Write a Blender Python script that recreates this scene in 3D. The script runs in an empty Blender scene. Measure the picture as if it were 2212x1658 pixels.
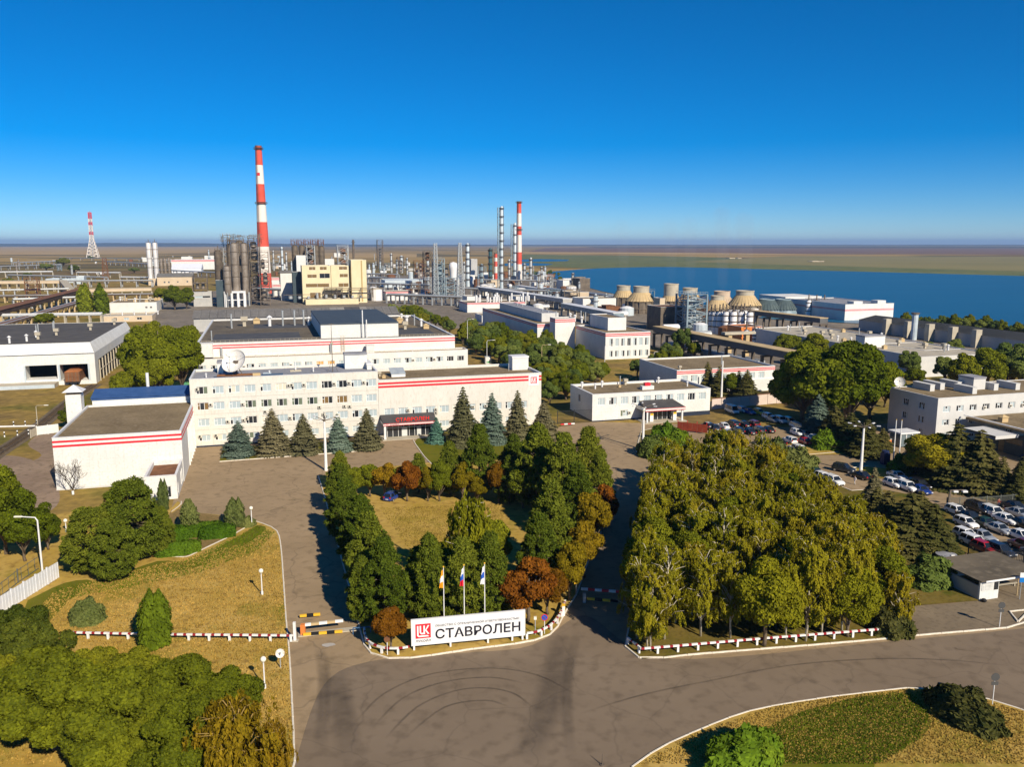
import bpy, bmesh, math, random
import numpy as np
from mathutils import Vector, Matrix
SC = bpy.context.scene
COL = SC.collection
R = math.radians
rnd = random.Random(7)
# ---------------------------------------------------------------- camera
CAM_H = 45.0
FPX, CX, CY, HZ = 1790.0, 1106.0, 829.0, 526.0      # survey units: picture 2212 units wide
PITCH = math.atan((CY - HZ) / FPX)
SP, CP = math.sin(PITCH), math.cos(PITCH)
cam_d = bpy.data.cameras.new('camera')
cam = bpy.data.objects.new('camera', cam_d)
COL.objects.link(cam)
cam.location = (0, 0, CAM_H)
cam.rotation_euler = (math.pi / 2 - PITCH, 0, 0)
cam_d.sensor_width = 36.0
cam_d.lens = 36.0 * FPX / 2212.0
cam_d.clip_start = 0.5
cam_d.clip_end = 90000.0
SC.camera = cam
# ---------------------------------------------------------------- sky, sun, exposure
SUN_EL = R(33.0)
SUN_AZ = math.atan2(0.545, -0.838)
world = bpy.data.worlds.new('World')
SC.world = world
world.use_nodes = True
wn, wl = world.node_tree.nodes, world.node_tree.links
wn.clear()
sky = wn.new('ShaderNodeTexSky')
sky.sky_type = 'NISHITA'
sky.sun_disc = False
sky.sun_elevation = SUN_EL
sky.sun_rotation = SUN_AZ
sky.altitude = 7000.0
sky.air_density = 1.7
sky.dust_density = 0.0
sky.ozone_density = 7.0
hsv = wn.new('ShaderNodeHueSaturation')
hsv.inputs['Saturation'].default_value = 1.32
hsv.inputs['Hue'].default_value = 0.5
bg = wn.new('ShaderNodeBackground')
bg.inputs['Strength'].default_value = 0.08
wo = wn.new('ShaderNodeOutputWorld')
wl.new(sky.outputs[0], hsv.inputs['Color'])
wl.new(hsv.outputs[0], bg.inputs['Color'])
wl.new(bg.outputs[0], wo.inputs['Surface'])
sun_d = bpy.data.lights.new('sun', 'SUN')
sun_d.energy = 5.0
sun_d.angle = R(0.5)
sun_d.color = (1.0, 0.89, 0.71)
sun = bpy.data.objects.new('sun', sun_d)
COL.objects.link(sun)
sdir = Vector((math.sin(SUN_AZ) * math.cos(SUN_EL), math.cos(SUN_AZ) * math.cos(SUN_EL), math.sin(SUN_EL)))
sun.rotation_euler = sdir.to_track_quat('Z', 'Y').to_euler()
sun.location = (60, -60, 150)
SC.view_settings.view_transform = 'Standard'
SC.view_settings.look = 'None'
SC.view_settings.gamma = 1.0
SC.view_settings.exposure = 0.38
SC.view_settings.use_curve_mapping = False
SC.cycles.use_denoising = True
SC.cycles.max_bounces = 6
SC.cycles.transparent_max_bounces = 8
SC.cycles.volume_bounces = 0
# ---------------------------------------------------------------- survey helpers
def G(x, y, z=0.0):
 """ground point (world X, Y) seen at survey position x, y on the level z"""
 u = (x - CX) / FPX
 v = (y - CY) / FPX
 k = (CAM_H - z) / (v * CP + SP)
 return (u * k, (CP - v * SP) * k)
def ZAT(P, y):
 """height of the point above ground point P that the survey saw at row y"""
 v = (y - CY) / FPX
 return CAM_H - (v * CP + SP) / (CP - v * SP) * P[1]
def MPP(P):
 return (P[1] * CP + CAM_H * SP) / FPX
TH = R(16.5)
EX = (math.cos(TH), math.sin(TH))
EY = (-math.sin(TH), math.cos(TH))
OFF = G(418.3, 968)                                  # front left corner of the office block
def W(s, t, o=OFF):
 return (o[0] + s * EX[0] + t * EY[0], o[1] + s * EX[1] + t * EY[1])
def ST(P, o=OFF):
 dx, dy = P[0] - o[0], P[1] - o[1]
 return (dx * EX[0] + dy * EX[1], dx * EY[0] + dy * EY[1])
# ---------------------------------------------------------------- object helpers
def tag(o, label=None, cat=None, group=None, kind=None):
 if label: o['label'] = label
 if cat: o['category'] = cat
 if group: o['group'] = group
 if kind: o['kind'] = kind
 return o
def link(name, data, parent=None, loc=None, rot=None, scale=None):
 o = bpy.data.objects.new(name, data)
 COL.objects.link(o)
 if parent is not None: o.parent = parent
 if loc is not None: o.location = loc if len(loc) == 3 else (loc[0], loc[1], 0)
 if rot is not None: o.rotation_euler = (0, 0, rot) if not hasattr(rot, '__len__') else rot
 if scale is not None: o.scale = scale if hasattr(scale, '__len__') else (scale,) * 3
 return o
def thing(name, label, cat, loc=(0, 0, 0), rot=0.0, group=None, kind=None):
 o = link(name, None, None, loc, rot)
 o.empty_display_size = 0.5
 return tag(o, label, cat, group, kind)
def dup(root, loc=None, rot=None, label=None, group=None, scale=None):
 r = root.copy(); COL.objects.link(r)
 if loc is not None: r.location = loc if len(loc) == 3 else (loc[0], loc[1], 0)
 if rot is not None: r.rotation_euler = (0, 0, rot)
 if scale is not None: r.scale = scale if hasattr(scale, '__len__') else (scale,) * 3
 if label: r['label'] = label
 if group: r['group'] = group
 for ch in list(root.children):
  c = ch.copy(); COL.objects.link(c); c.parent = r
  for g in list(ch.children):
   d = g.copy(); COL.objects.link(d); d.parent = c
 return r
class MB:
 def __init__(s):
  s.v = []; s.f = []; s.m = []
 def add(s, vs, fs, m=0):
  n = len(s.v)
  s.v.extend(vs)
  for f in fs:
   s.f.append([i + n for i in f]); s.m.append(m)
  return s
 def quad(s, a, b, c, d, m=0):
  return s.add([a, b, c, d], [(0, 1, 2, 3)], m)
 def box(s, x0, x1, y0, y1, z0, z1, m=0):
  return s.add([(x0, y0, z0), (x1, y0, z0), (x1, y1, z0), (x0, y1, z0), (x0, y0, z1), (x1, y0, z1), (x1, y1, z1), (x0, y1, z1)],
                     [(0, 3, 2, 1), (4, 5, 6, 7), (0, 1, 5, 4), (1, 2, 6, 5), (2, 3, 7, 6), (3, 0, 4, 7)], m)
 def bar(s, a, b, w, h=None, m=0):
  """square bar from a to b"""
  h = w if h is None else h
  a = Vector(a); b = Vector(b); d = (b - a).normalized()
  up = Vector((0, 0, 1)) if abs(d.z) < 0.95 else Vector((0, 1, 0))
  x = d.cross(up).normalized() * (w / 2); y = x.cross(d).normalized() * (h / 2)
  vs = [tuple(p + i * x + j * y) for p in (a, b) for i, j in ((-1, -1), (1, -1), (1, 1), (-1, 1))]
  return s.add(vs, [(0, 1, 5, 4), (1, 2, 6, 5), (2, 3, 7, 6), (3, 0, 4, 7), (3, 2, 1, 0), (4, 5, 6, 7)], m)
 def tube(s, pts, rs, n=8, m=0, cap=True):
  if not hasattr(rs, '__len__'): rs = [rs] * len(pts)
  pts = [Vector(p) for p in pts]
  vs = []; fs = []
  px = None
  for i, p in enumerate(pts):
   d = (pts[min(i + 1, len(pts) - 1)] - pts[max(i - 1, 0)]).normalized()
   if px is None:
    up = Vector((0, 0, 1)) if abs(d.z) < 0.9 else Vector((1, 0, 0))
    px = d.cross(up).normalized()
   else:
    px = (px - d * px.dot(d)).normalized()
   py = d.cross(px)
   for k in range(n):
    a = 2 * math.pi * k / n
    vs.append(tuple(p + rs[i] * (math.cos(a) * px + math.sin(a) * py)))
  for i in range(len(pts) - 1):
   for k in range(n):
    fs.append((i * n + k, i * n + (k + 1) % n, (i + 1) * n + (k + 1) % n, (i + 1) * n + k))
  if cap:
   fs.append(tuple(range(n))[::-1]); fs.append(tuple((len(pts) - 1) * n + k for k in range(n)))
  return s.add(vs, fs, m)
 def cyl(s, x, y, z0, z1, r0, r1=None, n=12, m=0, cap=True):
  r1 = r0 if r1 is None else r1
  vs = [(x + r * math.cos(2 * math.pi * k / n), y + r * math.sin(2 * math.pi * k / n), z) for z, r in ((z0, r0), (z1, r1)) for k in range(n)]
  fs = [(k, (k + 1) % n, n + (k + 1) % n, n + k) for k in range(n)]
  if cap: fs += [tuple(range(n))[::-1], tuple(range(n, 2 * n))]
  return s.add(vs, fs, m)
 def lathe(s, x, y, prof, n=16, m=0):
  vs = []; fs = []
  for r, z in prof:
   for k in range(n):
    a = 2 * math.pi * k / n
    vs.append((x + r * math.cos(a), y + r * math.sin(a), z))
  for i in range(len(prof) - 1):
   for k in range(n):
    fs.append((i * n + k, i * n + (k + 1) % n, (i + 1) * n + (k + 1) % n, (i + 1) * n + k))
  fs.append(tuple(range(n))[::-1]); fs.append(tuple((len(prof) - 1) * n + k for k in range(n)))
  return s.add(vs, fs, m)
 def prism(s, poly, z0, z1, m=0, m_top=None):
  n = len(poly)
  ar = sum(poly[i][0] * poly[(i + 1) % n][1] - poly[(i + 1) % n][0] * poly[i][1] for i in range(n))
  if ar < 0: poly = poly[::-1]
  s.add([(p[0], p[1], z0) for p in poly] + [(p[0], p[1], z1) for p in poly],
              [(i, (i + 1) % n, n + (i + 1) % n, n + i) for i in range(n)] + [tuple(range(n))[::-1]], m)
  return s.add([(p[0], p[1], z1) for p in poly], [tuple(range(n))], m if m_top is None else m_top)
 def sphere(s, c, r, n=12, m=0, sz=1.0):
  k = max(4, n // 2)
  prof = [(r * math.sin(math.pi * i / k) + 1e-4, c[2] - sz * r * math.cos(math.pi * i / k)) for i in range(k + 1)]
  return s.lathe(c[0], c[1], prof, n, m)
 def mesh(s, name, mats, smooth=False):
  me = bpy.data.meshes.new(name)
  me.from_pydata(s.v, [], s.f)
  for mt in (mats if hasattr(mats, '__len__') else [mats]): me.materials.append(mt)
  if any(s.m): me.polygons.foreach_set('material_index', s.m)
  if smooth: me.polygons.foreach_set('use_smooth', [True] * len(s.f))
  me.update()
  return me
 def build(s, name, mats, parent=None, loc=None, rot=None, smooth=False):
  return link(name, s.mesh(name, mats, smooth), parent, loc, rot)
def smooth_by_angle(me, ang=35):
 me.polygons.foreach_set('use_smooth', [True] * len(me.polygons))
 me.set_sharp_from_angle(angle=R(ang))
# ---------------------------------------------------------------- materials
MATS = {}
def mat(name, c1, c2=None, scale=1.0, rough=0.8, metal=0.0, bump=0.0, detail=4.0, c3=None, spec=0.3, coord='Object', stretch=None):
 """surface whose colour wanders between c1 and c2 (and a finer c3)"""
 if name in MATS: return MATS[name]
 m = bpy.data.materials.new(name); m.use_nodes = True
 n, l = m.node_tree.nodes, m.node_tree.links
 b = n['Principled BSDF']
 b.inputs['Roughness'].default_value = rough
 b.inputs['Metallic'].default_value = metal
 b.inputs['Specular IOR Level'].default_value = spec
 MATS[name] = m
 if c2 is None:
  b.inputs['Base Color'].default_value = (*c1, 1)
  return m
 tc = n.new('ShaderNodeTexCoord')
 src = tc.outputs[coord]
 if stretch:
  mp = n.new('ShaderNodeMapping'); mp.inputs['Scale'].default_value = stretch
  l.new(src, mp.inputs['Vector']); src = mp.outputs[0]
 nz = n.new('ShaderNodeTexNoise'); nz.inputs['Scale'].default_value = scale; nz.inputs['Detail'].default_value = detail
 nz.inputs['Roughness'].default_value = 0.62
 l.new(src, nz.inputs['Vector'])
 cr = n.new('ShaderNodeValToRGB')
 cr.color_ramp.elements[0].position = 0.33; cr.color_ramp.elements[0].color = (*c1, 1)
 cr.color_ramp.elements[1].position = 0.67; cr.color_ramp.elements[1].color = (*c2, 1)
 l.new(nz.outputs['Fac'], cr.inputs['Fac'])
 out = cr.outputs[0]
 if c3 is not None:
  n2 = n.new('ShaderNodeTexNoise'); n2.inputs['Scale'].default_value = scale * 9; n2.inputs['Detail'].default_value = 5
  l.new(src, n2.inputs['Vector'])
  r2 = n.new('ShaderNodeValToRGB'); r2.color_ramp.elements[0].position = 0.5; r2.color_ramp.elements[1].position = 0.72
  l.new(n2.outputs['Fac'], r2.inputs['Fac'])
  mx = n.new('ShaderNodeMix'); mx.data_type = 'RGBA'
  l.new(r2.outputs[0], mx.inputs['Factor']); l.new(out, mx.inputs['A']); mx.inputs['B'].default_value = (*c3, 1)
  out = mx.outputs['Result']
 l.new(out, b.inputs['Base Color'])
 if bump:
  bp = n.new('ShaderNodeBump'); bp.inputs['Strength'].default_value = bump; bp.inputs['Distance'].default_value = 0.05
  n3 = n.new('ShaderNodeTexNoise'); n3.inputs['Scale'].default_value = scale * 12; n3.inputs['Detail'].default_value = 3
  l.new(src, n3.inputs['Vector'])
  l.new(n3.outputs['Fac'], bp.inputs['Height']); l.new(bp.outputs[0], b.inputs['Normal'])
 return m
def leaf_mat(name, dark, light, odd=None, trans=0.3, patch=0.35):
 """leaf colour that differs from leaf to leaf and from tree to tree"""
 m = bpy.data.materials.new(name); m.use_nodes = True
 n, l = m.node_tree.nodes, m.node_tree.links
 n.clear()
 geo = n.new('ShaderNodeNewGeometry'); oi = n.new('ShaderNodeObjectInfo')
 tc = n.new('ShaderNodeTexCoord')
 nz = n.new('ShaderNodeTexNoise'); nz.inputs['Scale'].default_value = patch; nz.inputs['Detail'].default_value = 2
 l.new(tc.outputs['Object'], nz.inputs['Vector'])
 a1 = n.new('ShaderNodeMath'); a1.operation = 'MULTIPLY_ADD'; a1.inputs[1].default_value = 0.5
 l.new(geo.outputs['Random Per Island'], a1.inputs[0])
 a2 = n.new('ShaderNodeMath'); a2.operation = 'MULTIPLY_ADD'; a2.inputs[1].default_value = 0.9; a2.inputs[2].default_value = -0.3
 l.new(nz.outputs['Fac'], a2.inputs[0]); l.new(a2.outputs[0], a1.inputs[2])
 cr = n.new('ShaderNodeValToRGB')
 cr.color_ramp.elements[0].position = 0.1; cr.color_ramp.elements[0].color = (*dark, 1)
 cr.color_ramp.elements[1].position = 0.75; cr.color_ramp.elements[1].color = (*light, 1)
 if odd:
  e = cr.color_ramp.elements.new(0.93); e.color = (*odd, 1)
 l.new(a1.outputs[0], cr.inputs['Fac'])
 hs = n.new('ShaderNodeHueSaturation')
 mr = n.new('ShaderNodeMapRange'); mr.inputs['To Min'].default_value = 0.478; mr.inputs['To Max'].default_value = 0.515
 mv = n.new('ShaderNodeMapRange'); mv.inputs['To Min'].default_value = 1.25; mv.inputs['To Max'].default_value = 0.72
 l.new(oi.outputs['Random'], mr.inputs['Value']); l.new(oi.outputs['Random'], mv.inputs['Value'])
 l.new(mr.outputs[0], hs.inputs['Hue']); l.new(mv.outputs[0], hs.inputs['Value']); l.new(cr.outputs[0], hs.inputs['Color'])
 d = n.new('ShaderNodeBsdfDiffuse'); t = n.new('ShaderNodeBsdfTranslucent')
 l.new(hs.outputs[0], d.inputs[0]); l.new(hs.outputs[0], t.inputs[0])
 mx = n.new('ShaderNodeMixShader'); mx.inputs[0].default_value = trans
 o = n.new('ShaderNodeOutputMaterial')
 l.new(d.outputs[0], mx.inputs[1]); l.new(t.outputs[0], mx.inputs[2]); l.new(mx.outputs[0], o.inputs['Surface'])
 MATS[name] = m
 return m
def glass(name, c, rough=0.06, spec=0.8):
 return mat(name, c, None, rough=rough, spec=spec)
M_white = mat('white_wall_panel', (0.60, 0.60, 0.58), (0.70, 0.70, 0.68), scale=0.25, rough=0.75, c3=(0.55, 0.54, 0.5))
M_office = mat('office_wall_render', (0.585, 0.56, 0.505), (0.65, 0.625, 0.57), scale=0.22, rough=0.85, c3=(0.53, 0.50, 0.44), stretch=(1, 1, 0.35))
M_grey_wall = mat('grey_wall', (0.36, 0.36, 0.35), (0.44, 0.43, 0.41), scale=0.3, rough=0.85)
M_pale_wall = mat('pale_grey_wall', (0.50, 0.50, 0.49), (0.58, 0.57, 0.55), scale=0.3, rough=0.85)  # pale grey wall colour, the same on every face
M_beige = mat('beige_wall', (0.50, 0.40, 0.28), (0.58, 0.47, 0.34), scale=0.2, rough=0.85)
M_yellow = mat('cream_yellow_wall', (0.62, 0.53, 0.33), (0.69, 0.60, 0.39), scale=0.15, rough=0.8)
M_red = mat('red_stripe_paint', (0.55, 0.015, 0.03), (0.62, 0.03, 0.045), scale=0.4, rough=0.5)
M_roof = mat('bitumen_roof_brown', (0.15, 0.108, 0.055), (0.24, 0.18, 0.10), scale=0.16, rough=0.95, bump=0.3, c3=(0.27, 0.205, 0.125))
M_roof_dark = mat('bitumen_roof_dark', (0.08, 0.066, 0.048), (0.145, 0.118, 0.082), scale=0.13, rough=0.95, bump=0.3, c3=(0.17, 0.14, 0.10))
M_roof_felt = mat('roof_felt_patch', (0.055, 0.057, 0.064), (0.085, 0.085, 0.09), scale=0.3, rough=0.9)
M_roof_grey = mat('light_grey_roof_felt', (0.21, 0.215, 0.24), (0.29, 0.29, 0.315), scale=0.25, rough=0.9)
M_slate = mat('slate_blue_roof', (0.045, 0.06, 0.078), (0.06, 0.078, 0.098), scale=0.3, rough=0.7)
M_blue_roof = mat('blue_metal_roof', (0.03, 0.075, 0.20), (0.045, 0.10, 0.25), scale=0.5, rough=0.5)
M_corrug = mat('corrugated_grey_roof', (0.12, 0.115, 0.11), (0.17, 0.16, 0.15), scale=0.1, rough=0.9, c3=(0.2, 0.19, 0.18))
M_cope = mat('parapet_coping_metal', (0.62, 0.62, 0.63), (0.72, 0.72, 0.72), scale=1.0, rough=0.5)
M_frame = mat('white_window_frame', (0.75, 0.75, 0.74))
M_pane_dark = glass('dark_window_pane', (0.02, 0.024, 0.03))
M_pane_blind = glass('blind_behind_pane', (0.38, 0.45, 0.48), rough=0.15, spec=0.5)
M_pane_cream = glass('cream_blind_pane', (0.62, 0.58, 0.48), rough=0.15, spec=0.5)
M_pane_green = glass('green_curtain_pane', (0.14, 0.17, 0.12), rough=0.12, spec=0.5)
M_pane_amber = glass('amber_curtain_pane', (0.62, 0.36, 0.12), rough=0.15, spec=0.5)
M_pane_brown = glass('brown_curtain_pane', (0.19, 0.12, 0.05), rough=0.15, spec=0.5)
M_ac = mat('air_conditioner_case', (0.60, 0.57, 0.49), (0.52, 0.49, 0.42), scale=2.0, rough=0.5)
M_black = mat('black_rubber', (0.012, 0.012, 0.013), rough=0.7)
M_steel = mat('galvanised_steel', (0.34, 0.36, 0.37), (0.46, 0.48, 0.49), scale=1.5, rough=0.45, metal=0.3)
M_steel_blue = mat('blue_grey_steel', (0.15, 0.21, 0.25), (0.26, 0.33, 0.37), scale=0.35, rough=0.6, metal=0.1)
M_steel_pale = mat('pale_blue_steel', (0.40, 0.47, 0.52), (0.54, 0.60, 0.64), scale=0.3, rough=0.5, metal=0.1)
M_steel_dark = mat('weathered_dark_steel', (0.085, 0.068, 0.053), (0.17, 0.135, 0.10), scale=0.3, rough=0.7)
M_silo = mat('weathered_aluminium_cladding', (0.30, 0.25, 0.205), (0.48, 0.42, 0.36), scale=0.25, rough=0.42, metal=0.45, c3=(0.2, 0.15, 0.11))
M_rust = mat('rusty_brown_steel', (0.13, 0.055, 0.025), (0.22, 0.10, 0.045), scale=0.6, rough=0.9, bump=0.3)
M_conc = mat('pale_concrete', (0.36, 0.32, 0.25), (0.47, 0.42, 0.33), scale=0.3, rough=0.9)
M_conc_y = mat('ochre_concrete', (0.42, 0.31, 0.16), (0.54, 0.40, 0.22), scale=0.2, rough=0.9)
M_white_paint = mat('white_paint', (0.78, 0.78, 0.77), (0.68, 0.67, 0.65), scale=1.3, rough=0.6)
M_tank_white = mat('white_tank_paint', (0.74, 0.73, 0.74), (0.66, 0.65, 0.66), scale=0.2, rough=0.5)
M_ch_red = mat('chimney_red', (0.56, 0.075, 0.045), (0.62, 0.10, 0.07), scale=0.15, rough=0.85)
M_ch_white = mat('chimney_white', (0.74, 0.68, 0.62), (0.68, 0.62, 0.56), scale=0.15, rough=0.85)
M_orange = mat('orange_paint', (0.62, 0.18, 0.04), (0.70, 0.24, 0.06), scale=0.3, rough=0.7)
M_yel_paint = mat('yellow_paint', (0.72, 0.42, 0.03), rough=0.6)
M_globe = mat('opal_globe', (0.80, 0.76, 0.64), rough=0.25)
M_bark = mat('grey_brown_bark', (0.10, 0.075, 0.05), (0.17, 0.13, 0.09), scale=3.0, rough=0.95, bump=0.5)
M_bark_birch = mat('white_birch_bark', (0.42, 0.37, 0.27), (0.58, 0.52, 0.40), scale=1.2, rough=0.85, stretch=(1, 1, 2.5))
M_shade_blue = mat('painted_shade_teal', (0.04, 0.062, 0.075), (0.06, 0.085, 0.10), scale=0.2, rough=0.8)  # for walls in shadow: the shade is put into this dark teal
M_navy = mat('navy_plinth_paint', (0.02, 0.028, 0.05), rough=0.8)
# ================================================================ the setting
def ground_material():
 m = bpy.data.materials.new('steppe_ground'); m.use_nodes = True
 n, l = m.node_tree.nodes, m.node_tree.links
 b = n['Principled BSDF']; b.inputs['Roughness'].default_value = 1.0; b.inputs['Specular IOR Level'].default_value = 0.1
 tc = n.new('ShaderNodeTexCoord')
 def noise(sc, det=6, st=None, rough=0.6):
  z = n.new('ShaderNodeTexNoise'); z.inputs['Scale'].default_value = sc; z.inputs['Detail'].default_value = det; z.inputs['Roughness'].default_value = rough
  if st:
   mp = n.new('ShaderNodeMapping'); mp.inputs['Scale'].default_value = st; mp.inputs['Rotation'].default_value = (0, 0, 0.3)
   l.new(tc.outputs['Object'], mp.inputs[0]); l.new(mp.outputs[0], z.inputs['Vector'])
  else: l.new(tc.outputs['Object'], z.inputs['Vector'])
  return z.outputs['Fac']
 def ramp(f, *st):
  r = n.new('ShaderNodeValToRGB'); e = r.color_ramp.elements
  while len(e) < len(st): e.new(0.5)
  for k, (p, c) in enumerate(st): e[k].position = p; e[k].color = (*c, 1)
  l.new(f, r.inputs['Fac']); return r.outputs[0]
 def mix(f, a, c):
  x = n.new('ShaderNodeMix'); x.data_type = 'RGBA'
  l.new(f, x.inputs['Factor']); l.new(a, x.inputs['A']); l.new(c, x.inputs['B']); return x.outputs['Result']
 near = ramp(noise(0.035), (0.36, (0.21, 0.145, 0.055)), (0.5, (0.32, 0.22, 0.06)), (0.62, (0.16, 0.14, 0.03)), (0.74, (0.06, 0.066, 0.015)))
 soil = ramp(noise(0.4, 8), (0.35, (0.62, 0.62, 0.62)), (0.68, (1.15, 1.12, 1.05)))
 mm = n.new('ShaderNodeMix'); mm.data_type = 'RGBA'; mm.blend_type = 'MULTIPLY'; mm.inputs['Factor'].default_value = 1
 l.new(near, mm.inputs['A']); l.new(soil, mm.inputs['B'])
 far = ramp(noise(0.0022, 5, (0.35, 1.0, 1.0)), (0.34, (0.26, 0.17, 0.055)), (0.47, (0.34, 0.23, 0.08)), (0.56, (0.10, 0.085, 0.03)), (0.66, (0.17, 0.10, 0.05)))
 sep = n.new('ShaderNodeSeparateXYZ'); l.new(tc.outputs['Object'], sep.inputs[0])
 mr = n.new('ShaderNodeMapRange'); mr.inputs['From Min'].default_value = 700; mr.inputs['From Max'].default_value = 1500
 l.new(sep.outputs['Y'], mr.inputs['Value'])
 l.new(mix(mr.outputs[0], mm.outputs['Result'], far), b.inputs['Base Color'])
 bp = n.new('ShaderNodeBump'); bp.inputs['Strength'].default_value = 0.5; bp.inputs['Distance'].default_value = 0.15
 l.new(noise(1.6, 4), bp.inputs['Height']); l.new(bp.outputs[0], b.inputs['Normal'])
 return m
g = MB()
# one sheet out to the horizon, finer near by
xs = [-29000, -12000, -4000, -1500, -600, -250, 0, 250, 600, 1500, 4000, 12000, 29000]
ys = [-250, -100, 0, 150, 300, 600, 1200, 2400, 5000, 10000, 20000, 37000]
gv = [(x, y, 0) for y in ys for x in xs]; nx = len(xs)
g.add(gv, [(j * nx + i, j * nx + i + 1, (j + 1) * nx + i + 1, (j + 1) * nx + i) for j in range(len(ys) - 1) for i in range(nx - 1)])
tag(g.build('ground', ground_material()), kind='structure')
def sheet(name, pts, z, m, label=None):
 o = MB().add([(p[0], p[1], z) for p in pts], [tuple(range(len(pts)))])
 ob = o.build(name, m)
 if sum(pts[i][0] * pts[(i + 1) % len(pts)][1] - pts[(i + 1) % len(pts)][0] * pts[i][1] for i in range(len(pts))) < 0:
  ob.data.flip_normals()
 return tag(ob, label, kind='structure')
def px(*pairs):
 return [G(*p) for p in pairs]
def spline(pts, n=6):
 out = []
 for i in range(len(pts) - 1):
  p0 = Vector(pts[max(i - 1, 0)]); p1 = Vector(pts[i]); p2 = Vector(pts[i + 1]); p3 = Vector(pts[min(i + 2, len(pts) - 1)])
  for k in range(n):
   t = k / n
   q = 0.5 * ((2 * p1) + (p2 - p0) * t + (2 * p0 - 5 * p1 + 4 * p2 - p3) * t * t + (3 * p1 - p0 - 3 * p2 + p3) * t ** 3)
   out.append((q.x, q.y))
 out.append(tuple(pts[-1]))
 return out
# far fields, woods and hills
M_field_a = mat('ploughed_field', (0.13, 0.075, 0.05), (0.17, 0.10, 0.06), scale=0.004, rough=1)
M_field_b = mat('stubble_field', (0.34, 0.22, 0.075), (0.40, 0.27, 0.10), scale=0.004, rough=1)
M_field_c = mat('reed_meadow', (0.09, 0.115, 0.03), (0.15, 0.155, 0.045), scale=0.006, rough=1, c3=(0.06, 0.07, 0.02))
M_water = mat('lake_water', (0.008, 0.085, 0.18), (0.012, 0.11, 0.22), scale=0.012, rough=0.38, spec=0.22, stretch=(0.4, 2.5, 1), c3=(0.02, 0.10, 0.18))
M_wood = leaf_mat('far_wood_leaf', (0.018, 0.026, 0.012), (0.05, 0.055, 0.02), patch=0.01)
def far_sheet(name, z, m, *pairs):
 return sheet(name, px(*pairs), z, m)
far_sheet('stubble_field', 0.15, M_field_b, (-400, 554), (300, 549), (480, 545), (470, 534), (-500, 533))
far_sheet('stubble_field', 0.15, M_field_b, (540, 560), (900, 556), (900, 549), (620, 545))
far_sheet('ploughed_field', 0.15, M_field_a, (1130, 546), (2700, 553), (2700, 536.5), (1500, 533.5), (1180, 536))
far_sheet('stubble_field', 0.30, M_field_b, (1130, 548), (1500, 550), (1900, 551), (1500, 546.5), (1130, 544.5))
far_sheet('meadow', 0.22, M_field_c, (1120, 573), (1260, 580), (1600, 582), (2500, 606), (2500, 590), (1900, 571), (1500, 555), (1130, 550))
far_sheet('meadow', 0.26, mat('dry_meadow', (0.17, 0.15, 0.05), (0.22, 0.185, 0.065), scale=0.003, rough=1), (1480, 566), (2600, 598), (2600, 556), (1700, 553.5))
lake = spline(px((1130, 590), (1195, 587), (1290, 580.5), (1420, 577.5), (1500, 578.5), (1640, 582), (1900, 588.5), (2212, 597), (2800, 612)), 5) + \
 px((2900, 760), (2420, 735), (2212, 712), (2020, 700), (1950, 697), (1850, 700), (1650, 690), (1560, 672), (1420, 655), (1300, 630), (1235, 612), (1190, 600), (1140, 596))
sheet('lake_water', lake, 0.30, M_water)
far_sheet('lake_water', 0.32, M_water, (1100, 562), (1165, 560), (1230, 561.5), (1225, 564.5), (1160, 566), (1110, 566))
far_sheet('lake_water', 0.32, M_water, (1090, 569.5), (1150, 568.5), (1195, 571), (1180, 574), (1120, 575.5), (1090, 575))
def ridge(name, dist, x0, x1, h, seed, m, step=160):
 """long low range of hills, closed and with real depth"""
 r = random.Random(seed); k = MB(); n = int((x1 - x0) / step)
 hs = []
 v = h
 for i in range(n + 1):
  v += (h - v) * 0.2 + r.uniform(-1, 1) * h * 0.13
  e = min(1, i / 6, (n - i) / 6)
  hs.append(max(2, v * e))
 vs = []
 for i in range(n + 1):
  x = x0 + i * step
  for yo, f in ((-900, 0.0), (-300, 0.55), (0, 1.0), (400, 0.9), (1800, 0.0)):
   vs.append((x, dist + yo + r.uniform(-60, 60), hs[i] * f - (0.5 if f == 0 else 0)))
 fs = [(i * 5 + j, (i + 1) * 5 + j, (i + 1) * 5 + j + 1, i * 5 + j + 1) for i in range(n) for j in range(4)]
 k.add(vs, fs)
 return tag(k.build(name, m, smooth=True), kind='structure')
M_hill = mat('wooded_hill', (0.022, 0.03, 0.022), (0.045, 0.05, 0.03), scale=0.004, rough=1)
ridge('hills', 13500, -15000, -1800, 40, 3, M_hill)
ridge('hills', 15500, -4000, 15000, 20, 5, M_hill)
ridge('hills', 9000, 900, 9000, 10, 9, M_hill)
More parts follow.
